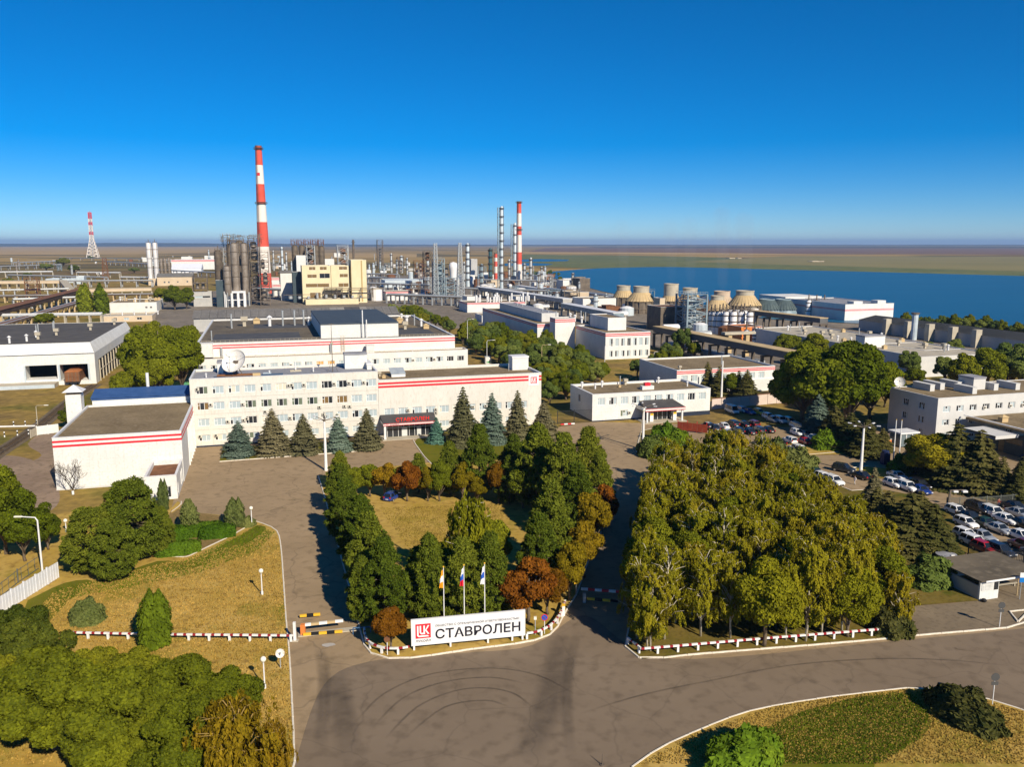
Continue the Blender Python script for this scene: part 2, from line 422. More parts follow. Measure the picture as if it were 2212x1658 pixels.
# ------------------------------------------------ asphalt of the precinct
def asphalt_material(name, c1, c2, crack):
 m = mat(name, c1, c2, scale=0.07, rough=0.9, bump=0.25, detail=7, c3=tuple(0.82 * a for a in c1), spec=0.2)
 n, l = m.node_tree.nodes, m.node_tree.links
 b = n['Principled BSDF']; src = b.inputs['Base Color'].links[0].from_socket
 tc = n.new('ShaderNodeTexCoord')
 nz = n.new('ShaderNodeTexNoise'); nz.inputs['Scale'].default_value = 0.35
 l.new(tc.outputs['Object'], nz.inputs['Vector'])
 ad = n.new('ShaderNodeMix'); ad.data_type = 'VECTOR'; ad.inputs['Factor'].default_value = 0.06
 l.new(tc.outputs['Object'], ad.inputs['A'])
 sc_ = n.new('ShaderNodeVectorMath'); sc_.operation = 'SCALE'; sc_.inputs['Scale'].default_value = 30
 l.new(nz.outputs['Color'], sc_.inputs[0]); l.new(sc_.outputs[0], ad.inputs['B'])
 vo = n.new('ShaderNodeTexVoronoi'); vo.feature = 'DISTANCE_TO_EDGE'; vo.inputs['Scale'].default_value = 0.11
 l.new(ad.outputs['Result'], vo.inputs['Vector'])
 mr = n.new('ShaderNodeMapRange'); mr.inputs['From Max'].default_value = 0.012; mr.inputs['To Min'].default_value = crack; mr.inputs['To Max'].default_value = 0.0
 l.new(vo.outputs['Distance'], mr.inputs['Value'])
 mx = n.new('ShaderNodeMix'); mx.data_type = 'RGBA'; mx.inputs['B'].default_value = (0.03, 0.027, 0.024, 1)
 l.new(mr.outputs[0], mx.inputs['Factor']); l.new(src, mx.inputs['A']); l.new(mx.outputs['Result'], b.inputs['Base Color'])
 return m
M_asph = asphalt_material('weathered_asphalt', (0.275, 0.198, 0.115), (0.345, 0.25, 0.15), 0.28)
M_asph_dark = asphalt_material('newer_asphalt', (0.175, 0.131, 0.09), (0.215, 0.163, 0.113), 0.2)
M_paver = mat('pale_pavement', (0.17, 0.13, 0.085), (0.22, 0.17, 0.11), scale=0.2, rough=0.95, c3=(0.13, 0.10, 0.065))
M_dirt = mat('packed_dirt', (0.21, 0.145, 0.10), (0.31, 0.225, 0.155), scale=0.09, rough=1, bump=0.4, c3=(0.16, 0.115, 0.07))
# forecourt and road: one sheet of weathered asphalt, a newer one for the main road
sheet('forecourt', [(-19, 20)] + px((636, 1640), (604, 1160), (360, 1140), (376, 1077), (418, 966), (800, 948), (1180, 930), (1240, 915), (1290, 912)) +
      [(75, 200), (140, 216), (140, 100), (160, 80), (160, 20)], 0.012, M_asph)
main_road = spline(px((640, 1640), (700, 1480), (800, 1430), (1000, 1412), (1150, 1395), (1260, 1330), (1360, 1395), (1500, 1425), (1940, 1385), (2200, 1360), (2420, 1330)), 5) + [(95, 80), (95, 40), (0, 20), (-18, 20)]
sheet('main_road', main_road, 0.018, M_asph_dark)
sheet('pavement', px((1962, 1322), (1980, 1310), (2060, 1304), (2113, 1298), (2130, 1210), (2040, 1190), (2420, 1120), (2420, 1338), (2195, 1355), (1972, 1372)), 0.024, M_paver)
sheet('dirt_yard', spline(px((122, 1064), (40, 1100), (10, 1040), (40, 1010), (90, 985), (60, 960), (100, 930), (118, 940)), 4) + px((122, 1055)), 0.03, M_dirt)
sheet('dirt_yard', spline(px((-60, 1000), (20, 985), (90, 1003), (120, 1040), (128, 1085), (90, 1115), (40, 1130), (-60, 1120)), 4), 0.034, M_dirt)
# plant area ground
M_yard = mat('gravel_and_concrete_yard', (0.15, 0.125, 0.10), (0.24, 0.20, 0.155), scale=0.03, rough=1, c3=(0.10, 0.09, 0.07))
sheet('plant_yard', [W(-40, 180), W(-60, 520), W(60, 1050), W(420, 900), W(420, 300), W(300, 40), W(180, 40), W(180, 240), W(90, 240)], 0.04, M_yard)
# ------------------------------------------------ lawns with kerbs
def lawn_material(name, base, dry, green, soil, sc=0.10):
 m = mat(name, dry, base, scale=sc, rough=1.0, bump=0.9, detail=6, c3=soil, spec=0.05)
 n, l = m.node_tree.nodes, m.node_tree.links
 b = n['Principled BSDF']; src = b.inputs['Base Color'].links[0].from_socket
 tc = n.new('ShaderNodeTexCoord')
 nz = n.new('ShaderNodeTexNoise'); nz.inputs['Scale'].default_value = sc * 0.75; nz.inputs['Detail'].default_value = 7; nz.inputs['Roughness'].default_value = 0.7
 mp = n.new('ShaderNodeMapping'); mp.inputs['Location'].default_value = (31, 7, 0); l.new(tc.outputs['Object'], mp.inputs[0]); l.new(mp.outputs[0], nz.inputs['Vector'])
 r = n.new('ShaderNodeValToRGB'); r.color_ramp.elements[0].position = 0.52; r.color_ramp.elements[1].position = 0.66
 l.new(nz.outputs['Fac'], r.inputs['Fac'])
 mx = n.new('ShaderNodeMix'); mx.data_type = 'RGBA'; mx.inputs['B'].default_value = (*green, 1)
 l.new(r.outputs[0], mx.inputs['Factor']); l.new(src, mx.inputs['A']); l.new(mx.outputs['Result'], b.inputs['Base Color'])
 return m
M_lawn_dry = lawn_material('dry_lawn', (0.36, 0.24, 0.045), (0.48, 0.325, 0.095), (0.20, 0.175, 0.02), (0.25, 0.155, 0.04))
M_lawn_green = lawn_material('green_lawn', (0.115, 0.12, 0.01), (0.14, 0.135, 0.014), (0.085, 0.105, 0.008), (0.15, 0.125, 0.02), 0.3)
M_lawn_dark = lawn_material('dark_lawn', (0.13, 0.105, 0.022), (0.19, 0.135, 0.035), (0.07, 0.08, 0.01), (0.11, 0.08, 0.02), 0.2)  # darker grass colour for the ground of the grove
M_kerb = mat('whitewashed_kerb', (0.66, 0.60, 0.50), (0.74, 0.69, 0.60), scale=0.8, rough=0.85, c3=(0.45, 0.38, 0.28))
KERB_ME = MB()
KERB_ME.add([(-.5, -.09, 0), (.5, -.09, 0), (.5, .09, 0), (-.5, .09, 0), (-.5, -.09, .15), (.5, -.09, .15), (.5, .09, .15), (-.5, .09, .15),
             (-.494, -.065, .17), (.494, -.065, .17), (.494, .065, .17), (-.494, .065, .17)],
   [(0, 3, 2, 1), (0, 1, 5, 4), (1, 2, 6, 5), (2, 3, 7, 6), (3, 0, 4, 7), (4, 5, 9, 8), (5, 6, 10, 9), (6, 7, 11, 10), (7, 4, 8, 11), (8, 9, 10, 11)])
KERB_ME = KERB_ME.mesh('kerb_stone', M_kerb)
def kerb(pts, length=2.4, wide=1.0):
 """row of whitewashed kerb stones along pts"""
 root = link('kerb', None, None, (pts[0][0], pts[0][1], 0)); tag(root, kind='structure')
 acc = [0.0]
 for i in range(len(pts) - 1): acc.append(acc[-1] + math.dist(pts[i], pts[i + 1]))
 def at(d):
  d = min(max(d, 0), acc[-1])
  for i in range(len(pts) - 1):
   if d <= acc[i + 1] + 1e-9:
    f = (d - acc[i]) / max(1e-9, acc[i + 1] - acc[i])
    return (pts[i][0] + f * (pts[i + 1][0] - pts[i][0]), pts[i][1] + f * (pts[i + 1][1] - pts[i][1]))
  return pts[-1]
 n = max(1, round(acc[-1] / length))
 for k in range(n):
  a, c = at(acc[-1] * k / n), at(acc[-1] * (k + 1) / n)
  d = math.dist(a, c)
  link('kerb_stone', KERB_ME, root, ((a[0] + c[0]) / 2 - pts[0][0], (a[1] + c[1]) / 2 - pts[0][1], rnd.uniform(-.012, .012)),
             math.atan2(c[1] - a[1], c[0] - a[0]) + rnd.uniform(-.012, .012), (d * 0.985, wide, 1))
 return root
left_edge = spline(px((637, 1662), (632, 1540), (624, 1400), (618, 1340), (612, 1250), (607, 1185), (600, 1152), (583, 1139), (549, 1127)), 5)
sheet('lawn', [(-19.2, 40)] + left_edge + px((500, 1118), (430, 1110), (372, 1098), (330, 1120), (240, 1090), (120, 1115), (40, 1180)) + [(-140, 120), (-140, 40)], 0.12, M_lawn_dry)
kerb([(-18.95, 52)] + left_edge)
# island with pines, a fan between the two drives
isl_front = spline(px((758.8, 1285.6), (785, 1387.7), (790, 1401), (803, 1414), (832, 1423), (866, 1425), (924, 1419), (1028, 1403.4), (1133, 1390), (1185, 1374.6), (1206, 1353.7), (1219, 1327.5), (1245.7, 1285.6)), 4)
isl = isl_front + px((1274, 1204), (1325, 1095), (1318, 1040), (1290, 1000), (1200, 985), (1080, 985), (940, 1000), (815, 1012), (740, 1022), (688, 1030), (703, 1080))
sheet('island_lawn', isl, 0.12, M_lawn_dry)
kerb(isl_front); kerb(px((1245.7, 1285.6), (1274, 1204), (1325, 1095), (1318, 1040), (1290, 1000))); kerb(px((758.8, 1285.6), (703, 1080), (688, 1030)))
# grove patch
grv_front = spline(px((1351, 1399), (1388.7, 1426), (1467, 1418.7), (1614, 1406.6), (1780, 1393.5), (1936, 1379.6), (1975, 1375), (2100, 1364.5), (2193.6, 1355.6), (2230, 1340), (2400, 1318)), 4)
grove_poly = px((1351, 1399), (1388.7, 1426), (1467, 1418.7), (1614, 1406.6), (1780, 1393.5), (1936, 1379.6), (1970, 1375.6), (1962, 1323), (1980, 1311), (2113, 1300),
    (2120, 1205), (2050, 1110), (1990, 1075), (1900, 1058), (1835, 1062), (1740, 1010), (1650, 1000), (1560, 985), (1480, 940), (1452, 924), (1393, 929), (1384, 936), (1374, 973.6), (1376.6, 983.6), (1414, 996))
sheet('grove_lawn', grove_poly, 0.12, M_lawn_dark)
kerb(grv_front, 2.8)
kerb(px((1452, 924), (1393, 929), (1384, 936), (1374, 973.6), (1376.6, 983.6), (1414, 996), (1396, 1130), (1351, 1399)), 3.0)
kerb(px((1740, 1010), (1835, 1062), (1900, 1058)), 3.0)
# roundabout lawn
rnd_edge = spline(px((1365, 1661), (1422, 1621), (1496, 1586), (1592, 1547.6), (1666, 1529), (1791, 1509), (1902, 1496), (1968.4, 1489), (2049.6, 1496), (2123.4, 1510.6), (2212, 1538), (2330, 1590)), 4)
sheet('roundabout_lawn', rnd_edge + px((2400, 1660), (2300, 1850), (1300, 1850)), 0.12, M_lawn_dry)
sheet('green_patch', spline(px((1640, 1660), (1640, 1590), (1720, 1545), (1850, 1510), (1960, 1500), (2010, 1545), (1990, 1600), (1900, 1640), (1860, 1680), (1640, 1680), (1640, 1660)), 4), 0.126, M_lawn_green)
kerb(rnd_edge, 2.6)
# office front beds
sheet('office_bed', px((474, 998.5), (824, 972.5), (815, 950), (482, 968)), 0.12, lawn_material('office_bed_grass', (0.13, 0.13, 0.012), (0.15, 0.12, 0.025), (0.095, 0.11, 0.01), (0.10, 0.08, 0.02), 0.25))
kerb(px((474, 998.5), (824, 972.5), (820, 960)), 3.0)
sheet('office_bed', px((895, 958), (916, 985), (935, 1006), (1000, 1004), (1180, 975), (1190, 945), (1150, 935), (905, 945)), 0.12, M_lawn_green)
kerb(px((893, 952), (897, 960), (916, 987), (936, 1008)), 2.0)
sheet('island_bed', px((372, 1098), (384, 1085), (392, 1090), (388, 1100), (370, 1112)), 0.13, M_lawn_dry)
kerb(px((392, 1085), (391, 1092), (384, 1098), (370, 1108)), 1.5)
# bed edging of rough stones by the hedges
kerb(px((552, 1128), (530, 1142), (497, 1161), (440, 1188), (404, 1206), (372, 1205), (350, 1203)), 0.9, 1.6)
sheet('hedge_bed', px((549, 1127), (497, 1160), (404, 1206), (350, 1203), (345, 1160), (372, 1100), (430, 1110)), 0.128, mat('mulch_bed', (0.19, 0.125, 0.045), (0.25, 0.165, 0.06), scale=0.3, rough=1, c3=(0.12, 0.10, 0.02)))
sheet('green_strip', spline(px((556, 1137), (500, 1170), (410, 1214), (340, 1215), (250, 1250), (330, 1242), (420, 1230), (520, 1185), (575, 1145), (556, 1137)), 3), 0.127, M_lawn_green)
sheet('green_strip', spline(px((60, 1300), (140, 1262), (200, 1258), (150, 1300), (100, 1350), (40, 1370), (60, 1300)), 3), 0.127, M_lawn_green)
# parking lawns
sheet('parking_lawn', px((1695, 962), (1790, 952), (1870, 975), (1838, 983), (1735, 985), (1700, 975)), 0.12, M_lawn_dry)
kerb(px((1728, 985), (1790, 980), (1810, 978)), 2.5)
sheet('parking_lawn', px((1820, 1018), (1870, 1010), (1930, 1015), (2080, 1023), (2060, 1030), (1900, 1035)), 0.12, M_lawn_dry)
kerb(px((1815, 1015), (1875, 1008)), 2.5); kerb(px((2010, 1028), (2070, 1020)), 2.5)
# ------------------------------------------------ wear on the road
def wear_material(name, c, a):
 m = bpy.data.materials.new(name); m.use_nodes = True
 n, l = m.node_tree.nodes, m.node_tree.links
 b = n['Principled BSDF']; b.inputs['Base Color'].default_value = (*c, 1); b.inputs['Roughness'].default_value = 0.8
 at = n.new('ShaderNodeAttribute'); at.attribute_name = 'soft'
 tc = n.new('ShaderNodeTexCoord'); nz = n.new('ShaderNodeTexNoise'); nz.inputs['Scale'].default_value = 0.5; nz.inputs['Detail'].default_value = 6
 l.new(tc.outputs['Object'], nz.inputs['Vector'])
 m1 = n.new('ShaderNodeMath'); m1.operation = 'MULTIPLY'; l.new(at.outputs['Fac'], m1.inputs[0]); l.new(nz.outputs['Fac'], m1.inputs[1])
 m2 = n.new('ShaderNodeMath'); m2.operation = 'MULTIPLY'; l.new(m1.outputs[0], m2.inputs[0]); m2.inputs[1].default_value = a
 l.new(m2.outputs[0], b.inputs['Alpha'])
 return m
M_wear = wear_material('tyre_wear', (0.045, 0.037, 0.03), 0.5)
M_skid = wear_material('skid_rubber', (0.03, 0.025, 0.021), 0.5)
def ribbon(name, pts, w, z, m, n=5):
 pts = spline(pts, n); vs = []; fs = []; soft = []
 for i, p in enumerate(pts):
  a = pts[max(i - 1, 0)]; c = pts[min(i + 1, len(pts) - 1)]
  d = Vector((c[0] - a[0], c[1] - a[1])).normalized(); q = Vector((-d.y, d.x))
  e = min(1.0, i / 4, (len(pts) - 1 - i) / 4)
  for k, s in ((-1, 0), (-.4, 1), (.4, 1), (1, 0)):
   vs.append((p[0] + q.x * k * w / 2, p[1] + q.y * k * w / 2, z)); soft.append(s * e)
 for i in range(len(pts) - 1):
  for k in range(3): fs.append((i * 4 + k, i * 4 + k + 1, i * 4 + k + 5, i * 4 + k + 4))
 me = bpy.data.meshes.new(name); me.from_pydata(vs, [], fs); me.materials.append(m)
 at = me.attributes.new('soft', 'FLOAT', 'POINT'); at.data.foreach_set('value', soft)
 return tag(link(name, me), kind='structure')
z = 0.022
for pr, w in ((((1215, 1370), (1200, 1450), (1170, 1560), (1130, 1650)), 3.6), (((720, 1420), (735, 1520), (760, 1650)), 3.0), (((690, 1390), (700, 1480), (690, 1640)), 1.6),
              (((1250, 1360), (1225, 1480), (1230, 1640)), 1.5)):
 ribbon('tyre_wear', px(*pr), w, z, M_wear); z += 0.003
for pr in (((770, 1560), (830, 1500), (930, 1458), (1060, 1445), (1160, 1460), (1240, 1500)), ((800, 1580), (870, 1510), (960, 1475), (1060, 1465), (1140, 1480)),
           ((830, 1600), (900, 1530), (980, 1495), (1050, 1488), (1110, 1500), (1150, 1530)), ((870, 1600), (960, 1530), (1050, 1515), (1100, 1530)),
           ((1500, 1480), (1700, 1440), (1900, 1425), (2050, 1428), (2180, 1440)), ((1250, 1545), (1400, 1500), (1600, 1460))):
 ribbon('skid_mark', px(*pr), 0.35, z, M_skid); z += 0.003
def blotch(name, x, y, r, m):
 P = G(x, y); k = MB()
 pts = [(P[0] + r * rnd.uniform(.6, 1.2) * math.cos(a * .6283), P[1] + .6 * r * rnd.uniform(.6, 1.2) * math.sin(a * .6283)) for a in range(10)]
 return sheet(name, spline(pts + pts[:1], 3), z + .004, m)
blotch('paint_spill', 712, 1395, 0.8, mat('spilt_white_paint', (0.36, 0.33, 0.30), (0.45, 0.42, 0.38), scale=2, rough=0.9))
blotch('oil_stain', 2090, 1402, 1.2, M_asph_dark); blotch('oil_stain', 2130, 1398, 0.9, M_wear)
# ================================================================ buildings
def facade(openings, w, z0, z1, at, recess=0.22, m=0):
 """wall of width w with real openings [(x0, x1, z0, z1)]; at(u, depth, z) gives the point"""
 us = sorted({0.0, w, *[o[0] for o in openings], *[o[1] for o in openings]})
 zs = sorted({z0, z1, *[o[2] for o in openings], *[o[3] for o in openings]})
 k = MB()
 def inside(u, z): return any(o[0] < u < o[1] and o[2] < z < o[3] for o in openings)
 for i in range(len(us) - 1):
  j = 0
  while j < len(zs) - 1:
   um, zm = (us[i] + us[i + 1]) / 2, (zs[j] + zs[j + 1]) / 2
   if inside(um, zm): j += 1; continue
   e = j
   while e + 1 < len(zs) - 1 and not inside(um, (zs[e + 1] + zs[e + 2]) / 2): e += 1
   k.quad(at(us[i], 0, zs[j]), at(us[i + 1], 0, zs[j]), at(us[i + 1], 0, zs[e + 1]), at(us[i], 0, zs[e + 1]), m)
   j = e + 1
 for a, b, c, d in openings:
  k.quad(at(a, 0, c), at(b, 0, c), at(b, recess, c), at(a, recess, c), m)
  k.quad(at(a, recess, d), at(b, recess, d), at(b, 0, d), at(a, 0, d), m)
  k.quad(at(a, 0, d), at(a, 0, c), at(a, recess, c), at(a, recess, d), m)
  k.quad(at(b, 0, c), at(b, 0, d), at(b, recess, d), at(b, recess, c), m)
 return k
WIN_CACHE = {}
def window_mesh(w, h, style):
 """frame with its mullions, and the panes behind it; local x along the wall, y inwards"""
 key = (round(w, 2), round(h, 2), style)
 if key in WIN_CACHE: return WIN_CACHE[key]
 f = MB(); t = 0.09
 f.box(0, w, 0, .08, 0, t); f.box(0, w, 0, .08, h - t, h); f.box(0, t, 0, .08, t, h - t); f.box(w - t, w, 0, .08, t, h - t)
 panes = []
 if style == 'office':
  a, b = w * .24, w * .62
  for x in (a, b): f.box(x - t / 2, x + t / 2, 0, .08, t, h - t)
  f.box(t, a - t / 2, 0, .08, h * .62, h * .62 + t)
  panes = [(t, a - t / 2, t, h * .62), (t, a - t / 2, h * .62 + t, h - t), (a + t / 2, b - t / 2, t, h - t), (b + t / 2, w - t, t, h - t)]
 elif style == 'three':
  a, b = w * .34, w * .66
  for x in (a, b): f.box(x - t / 2, x + t / 2, 0, .08, t, h - t)
  f.box(a + t / 2, b - t / 2, 0, .08, h * .55, h * .55 + t)
  panes = [(t, a - t / 2, t, h - t), (a + t / 2, b - t / 2, t, h * .55), (a + t / 2, b - t / 2, h * .55 + t, h - t), (b + t / 2, w - t, t, h - t)]
 else:
  x = w * .5
  f.box(x - t / 2, x + t / 2, 0, .08, t, h - t)
  panes = [(t, x - t / 2, t, h - t), (x + t / 2, w - t, t, h - t)]
 ps = []
 for p in panes:
  k = MB(); k.box(p[0], p[1], .035, .05, p[2], p[3]); ps.append(k)
 WIN_CACHE[key] = (f.mesh('window', M_frame), ps, {})
 return WIN_CACHE[key]
def window(parent, x, y, z, w, h, style='two', look=('b', 'b'), rot=0.0):
 """one window: frame (part) with its panes (sub-parts)"""
 fm, ps, cache = window_mesh(w, h, style)
 o = link('window', fm, parent, (x, y, z), rot)
 kinds = {'d': M_pane_dark, 'b': M_pane_blind, 'c': M_pane_cream, 'g': M_pane_green, 'a': M_pane_amber, 'n': M_pane_brown}
 lk = (list(look) * 4)[:len(ps)]
 for i, k in enumerate(ps):
  if (i, lk[i]) not in cache: cache[(i, lk[i])] = k.mesh('pane', kinds[lk[i]])
  link('pane', cache[(i, lk[i])], o)
 return o
AC_ME = None
def air_conditioner(parent, x, y, z, rot=0.0):
 global AC_ME
 if AC_ME is None:
  k = MB(); k.box(-.42, .42, -.38, -.06, 0, .62, 0); k.box(-.36, -.30, -.06, .02, -.05, 0, 1); k.box(.30, .36, -.06, .02, -.05, 0, 1)
  fan = MB(); fan.tube([(-.1, -.40, .31), (-.1, -.385, .31)], .23, 12)
  AC_ME = (k.mesh('air_conditioner', [M_ac, M_steel]), fan.mesh('fan_grille', M_black))
 o = link('air_conditioner', AC_ME[0], parent, (x, y, z), rot)
 link('fan_grille', AC_ME[1], o)
 return o
def building(name, label, cat, P, w, d, h, wall=M_white, roof=M_roof, parapet=0.45, stripes=None, front=(), left=(), right=(), style='two', z0=0.0,
             rot=TH, cope=M_cope, group=None, plinth=None, looks='bbdbc', stripe_faces='flr', cope_w=0.35, fascia=None, recess=0.22):
 """flat roofed block on front left corner P; front/left/right list openings (x0, x1, z0, z1)"""
 root = thing(name, label, cat, (P[0], P[1], 0), rot, group)
 k = MB()
 fr = facade([o[:4] for o in front], w, z0, h, lambda u, e, z: (u, e, z), recess)
 k.add(fr.v, fr.f)
 lf = facade([o[:4] for o in left], d, z0, h, lambda u, e, z: (e, d - u, z), recess); k.add(lf.v, lf.f)
 rt = facade([o[:4] for o in right], d, z0, h, lambda u, e, z: (w - e, u, z), recess); k.add(rt.v, rt.f)
 k.quad((w, d, z0), (0, d, z0), (0, d, h), (w, d, h))
 if parapet:
  e = cope_w
  for a, b in (((e, e), (w - e, e)), ((w - e, e), (w - e, d - e)), ((w - e, d - e), (e, d - e)), ((e, d - e), (e, e))):
   k.quad((b[0], b[1], h - parapet), (a[0], a[1], h - parapet), (a[0], a[1], h), (b[0], b[1], h))
 k.build('wall', wall, root)
 e = cope_w if parapet else -0.12
 rz = h - parapet
 MB().box(e + .01, w - e - .01, e + .01, d - e - .01, rz - .3, rz + (0 if parapet else .14)).build('roof', roof, root)
 if parapet:
  c = MB(); o = 0.06
  c.box(-o, w + o, -o, e, h + .002, h + .09); c.box(-o, w + o, d - e, d + o, h + .002, h + .09)
  c.box(-o, e, e, d - e, h + .002, h + .09); c.box(w - e, w + o, e, d - e, h + .002, h + .09)
  c.build('coping', cope, root)
 if stripes:
  for za, zb in stripes:
   s = MB()
   if 'f' in stripe_faces: s.box(-.03, w + .03, -.03, -.004, za, zb)
   if 'l' in stripe_faces: s.box(-.03, -.004, 0, d, za, zb)
   if 'r' in stripe_faces: s.box(w + .004, w + .03, 0, d, za, zb)
   s.build('red_stripe', M_red, root)
 if plinth:
  s = MB(); s.box(-.04, w + .04, -.05, -.004, 0, plinth); s.box(w + .004, w + .05, 0, d, 0, plinth); s.box(-.05, -.004, 0, d, 0, plinth)
  s.build('plinth', M_navy, root)
 rr = random.Random(name + label)
 def put(ops, f):
  for o in ops:
   st_ = o[4] if len(o) > 4 and o[4] else style
   lk = o[5] if len(o) > 5 else ''.join(rr.choice(looks) for _ in range(4))
   f(o, st_, lk)
 put(front, lambda o, s_, lk: window(root, o[0] + .01, recess - .1, o[2] + .01, o[1] - o[0] - .02, o[3] - o[2] - .02, s_, lk))
 put(left, lambda o, s_, lk: window(root, recess - .1, d - o[0] - .01, o[2] + .01, o[1] - o[0] - .02, o[3] - o[2] - .02, s_, lk, -math.pi / 2))
 put(right, lambda o, s_, lk: window(root, w - recess + .1, o[0] + .01, o[2] + .01, o[1] - o[0] - .02, o[3] - o[2] - .02, s_, lk, math.pi / 2))
 return root
def row(x0, pitch, n, w, za, zb, style=None, looks=None):
 return [(x0 + i * pitch, x0 + i * pitch + w, za, zb, style) + ((looks[i % len(looks)],) if looks else ()) for i in range(n)]
VENT_ME = {}
def vent(parent, x, y, z, kind='cap', s=1.0):
 """roof ventilators: capped pipe, box hood, thin pipe, upturned mushroom"""
 if kind not in VENT_ME:
  k = MB()
  if kind == 'cap': k.cyl(0, 0, 0, 1.5, .28, n=10); k.lathe(0, 0, [(.5, 1.5), (.5, 1.62), (.05, 1.95)], 10)
  elif kind == 'box': k.box(-.3, .3, -.3, .3, 0, 1.1); k.box(-.65, .65, -.65, .65, 1.1, 1.9)
  elif kind == 'pipe': k.cyl(0, 0, 0, 2.6, .16, n=8); k.cyl(0, 0, 2.6, 2.75, .22, n=8)
  elif kind == 'hood': k.box(-.7, .7, -.5, .5, 0, .9); k.add([(-.85, -.65, .9), (.85, -.65, .9), (.85, .65, .9), (-.85, .65, .9), (0, 0, 1.4)], [(0, 1, 4), (1, 2, 4), (2, 3, 4), (3, 0, 4), (3, 2, 1, 0)])
  VENT_ME[kind] = k.mesh('roof_vent', {'cap': M_cope, 'box': M_conc, 'pipe': M_steel, 'hood': M_conc_y}[kind])
 return link('roof_vent', VENT_ME[kind], parent, (x, y, z), 0, s)
def text_mesh(name, body, size, m, depth=0.02, spacing=1.0, bold=0.0):
 cu = bpy.data.curves.new(name, 'FONT'); cu.body = body; cu.size = size; cu.extrude = depth; cu.align_x = 'LEFT'; cu.space_character = spacing; cu.offset = bold
 cu.resolution_u = 3
 o = bpy.data.objects.new(name, cu); COL.objects.link(o)
 bpy.context.view_layer.update()
 me = bpy.data.meshes.new_from_object(o.evaluated_get(bpy.context.evaluated_depsgraph_get()))
 bpy.data.objects.remove(o)
 me.materials.clear(); me.materials.append(m)
 xs_ = [v.co.x for v in me.vertices]; ys_ = [v.co.y for v in me.vertices]
 return me, min(xs_), max(xs_), min(ys_), max(ys_)
def put_text(body, parent, x0, x1, z0, z1, y, m, name='lettering', bold=0.0, kind_scale=None, rot=(math.pi / 2, 0, 0)):
 """lettering stretched to fill x0..x1, z0..z1 on a front face at depth y"""
 me, a, b, c, d = text_mesh(name, body, 1.0, m, 0.012, 1.0, bold)
 sx = (x1 - x0) / (b - a); sz = (z1 - z0) / (d - c)
 o = link(name, me, parent, (x0 - a * sx, y, z0 - c * sz), rot, (sx, sz, 1))
 return o
M_logo_white = mat('emblem_white', (0.80, 0.80, 0.80), rough=0.5)
def emblem(parent, x0, z0, s, y):
 """square red emblem: a white L that underlines a U, and a slanted K"""
 sq = MB().box(x0, x0 + s, y - .02, y, z0, z0 + s).build('emblem', M_red, parent)
 k = MB()
 def P(*pts):
  n = len(pts); q = [(x0 + a * s, y - .035, z0 + b * s) for a, b in pts]; q2 = [(p[0], y - .021, p[2]) for p in q]
  k.add(q + q2, [tuple(range(n)), tuple(range(2 * n - 1, n - 1, -1))] + [(i, i + n, (i + 1) % n + n, (i + 1) % n) for i in range(n)])
 P((.10, .88), (.10, .20), (.20, .20), (.20, .88))            # stem of the L
 P((.10, .20), (.20, .10), (.90, .10), (.78, .20))            # its long foot
 P((.27, .88), (.27, .40), (.37, .40), (.37, .88))            # U
 P((.27, .40), (.37, .28), (.52, .28), (.52, .38), (.40, .38), (.37, .40))
 P((.52, .88), (.52, .28), (.62, .28), (.62, .88))
 P((.62, .55), (.80, .88), (.91, .88), (.71, .56))            # K
 P((.62, .55), (.71, .56), (.91, .28), (.79, .28))
 k.build('emblem_letters', M_logo_white, sq)
 return sq
# ---------------------------------------------------------------- office block, four storeys
rows_z = [(12.0, 13.7), (8.4, 10.1), (4.75, 6.45), (1.35, 2.75)]
look_rows = [['dgdg', 'dbbb', 'dbcb', 'bbbb', 'dcbb', 'cccc', 'dbbb', 'bbbb', 'dddd', 'bbdd', 'dbbb', 'dbbb'],
             ['nndn', 'bbbb', 'bbbb', 'ggdg', 'ggdg', 'ggdg', 'ggdg', 'ggdg', 'ndnd', 'nnnn', 'bbbb', 'bbbb'],
             ['bbbb', 'bbbb', 'dbbb', 'dddd', 'cccc', 'bbbb', 'ddbb', 'bbbb', 'ddbb', 'cbbb', 'dbdb', 'bbbb'],
             ['dbbb', 'dbcb', 'bbbb', 'gbgb', 'bbbb', 'bbbb', 'cbbb', 'bbbb', 'bbbb', 'dbbb', 'bbbb', 'bbbb']]
ops = []
for (za, zb), lk in zip(rows_z, look_rows):
 for i in range(12):
  ops.append((1.3 + i * 3.38, 1.3 + i * 3.38 + 2.42, za, zb, 'office', lk[i]))
office = building('office_building', 'four storey beige office block with rows of wide windows and a dish on its roof', 'building', OFF, 41.3, 15.0, 15.43,
                  M_office, M_roof_grey, 0.5, front=ops, style='office', plinth=0.35)
s = MB()
for z in (3.9, 7.4, 11.0):
 s.box(0, 41.3, -.025, -.003, z, z + .07)
s.build('panel_joint', mat('joint_mastic', (0.45, 0.42, 0.37), rough=0.9), office)  # mastic strips a little darker than the wall
for (r_, c_, dx, dz) in ((0, 5, 2.9, .9), (0, 6, 2.9, .9), (0, 8, 2.9, .8), (0, 9, 2.9, .8), (0, 10, 2.9, .8), (1, 0, 2.9, 1.0), (1, 2, 2.9, .7), (1, 8, -.6, -.9), (1, 9, 1.7, -1.0), (1, 9, 2.9, -1.1),
                         (2, 1, 2.9, .6), (2, 2, 2.9, .7), (2, 4, .9, 2.4), (2, 5, 2.9, .6), (3, 0, .25, 1.0), (3, 1, .25, 1.0), (0, 0, .25, 1.0), (0, 6, .2, 1.0), (2, 3, .25, 1.0), (2, 8, .25, 1.0)):
 air_conditioner(office, 1.3 + c_ * 3.38 + dx, -.004, rows_z[r_][0] + dz - .1)
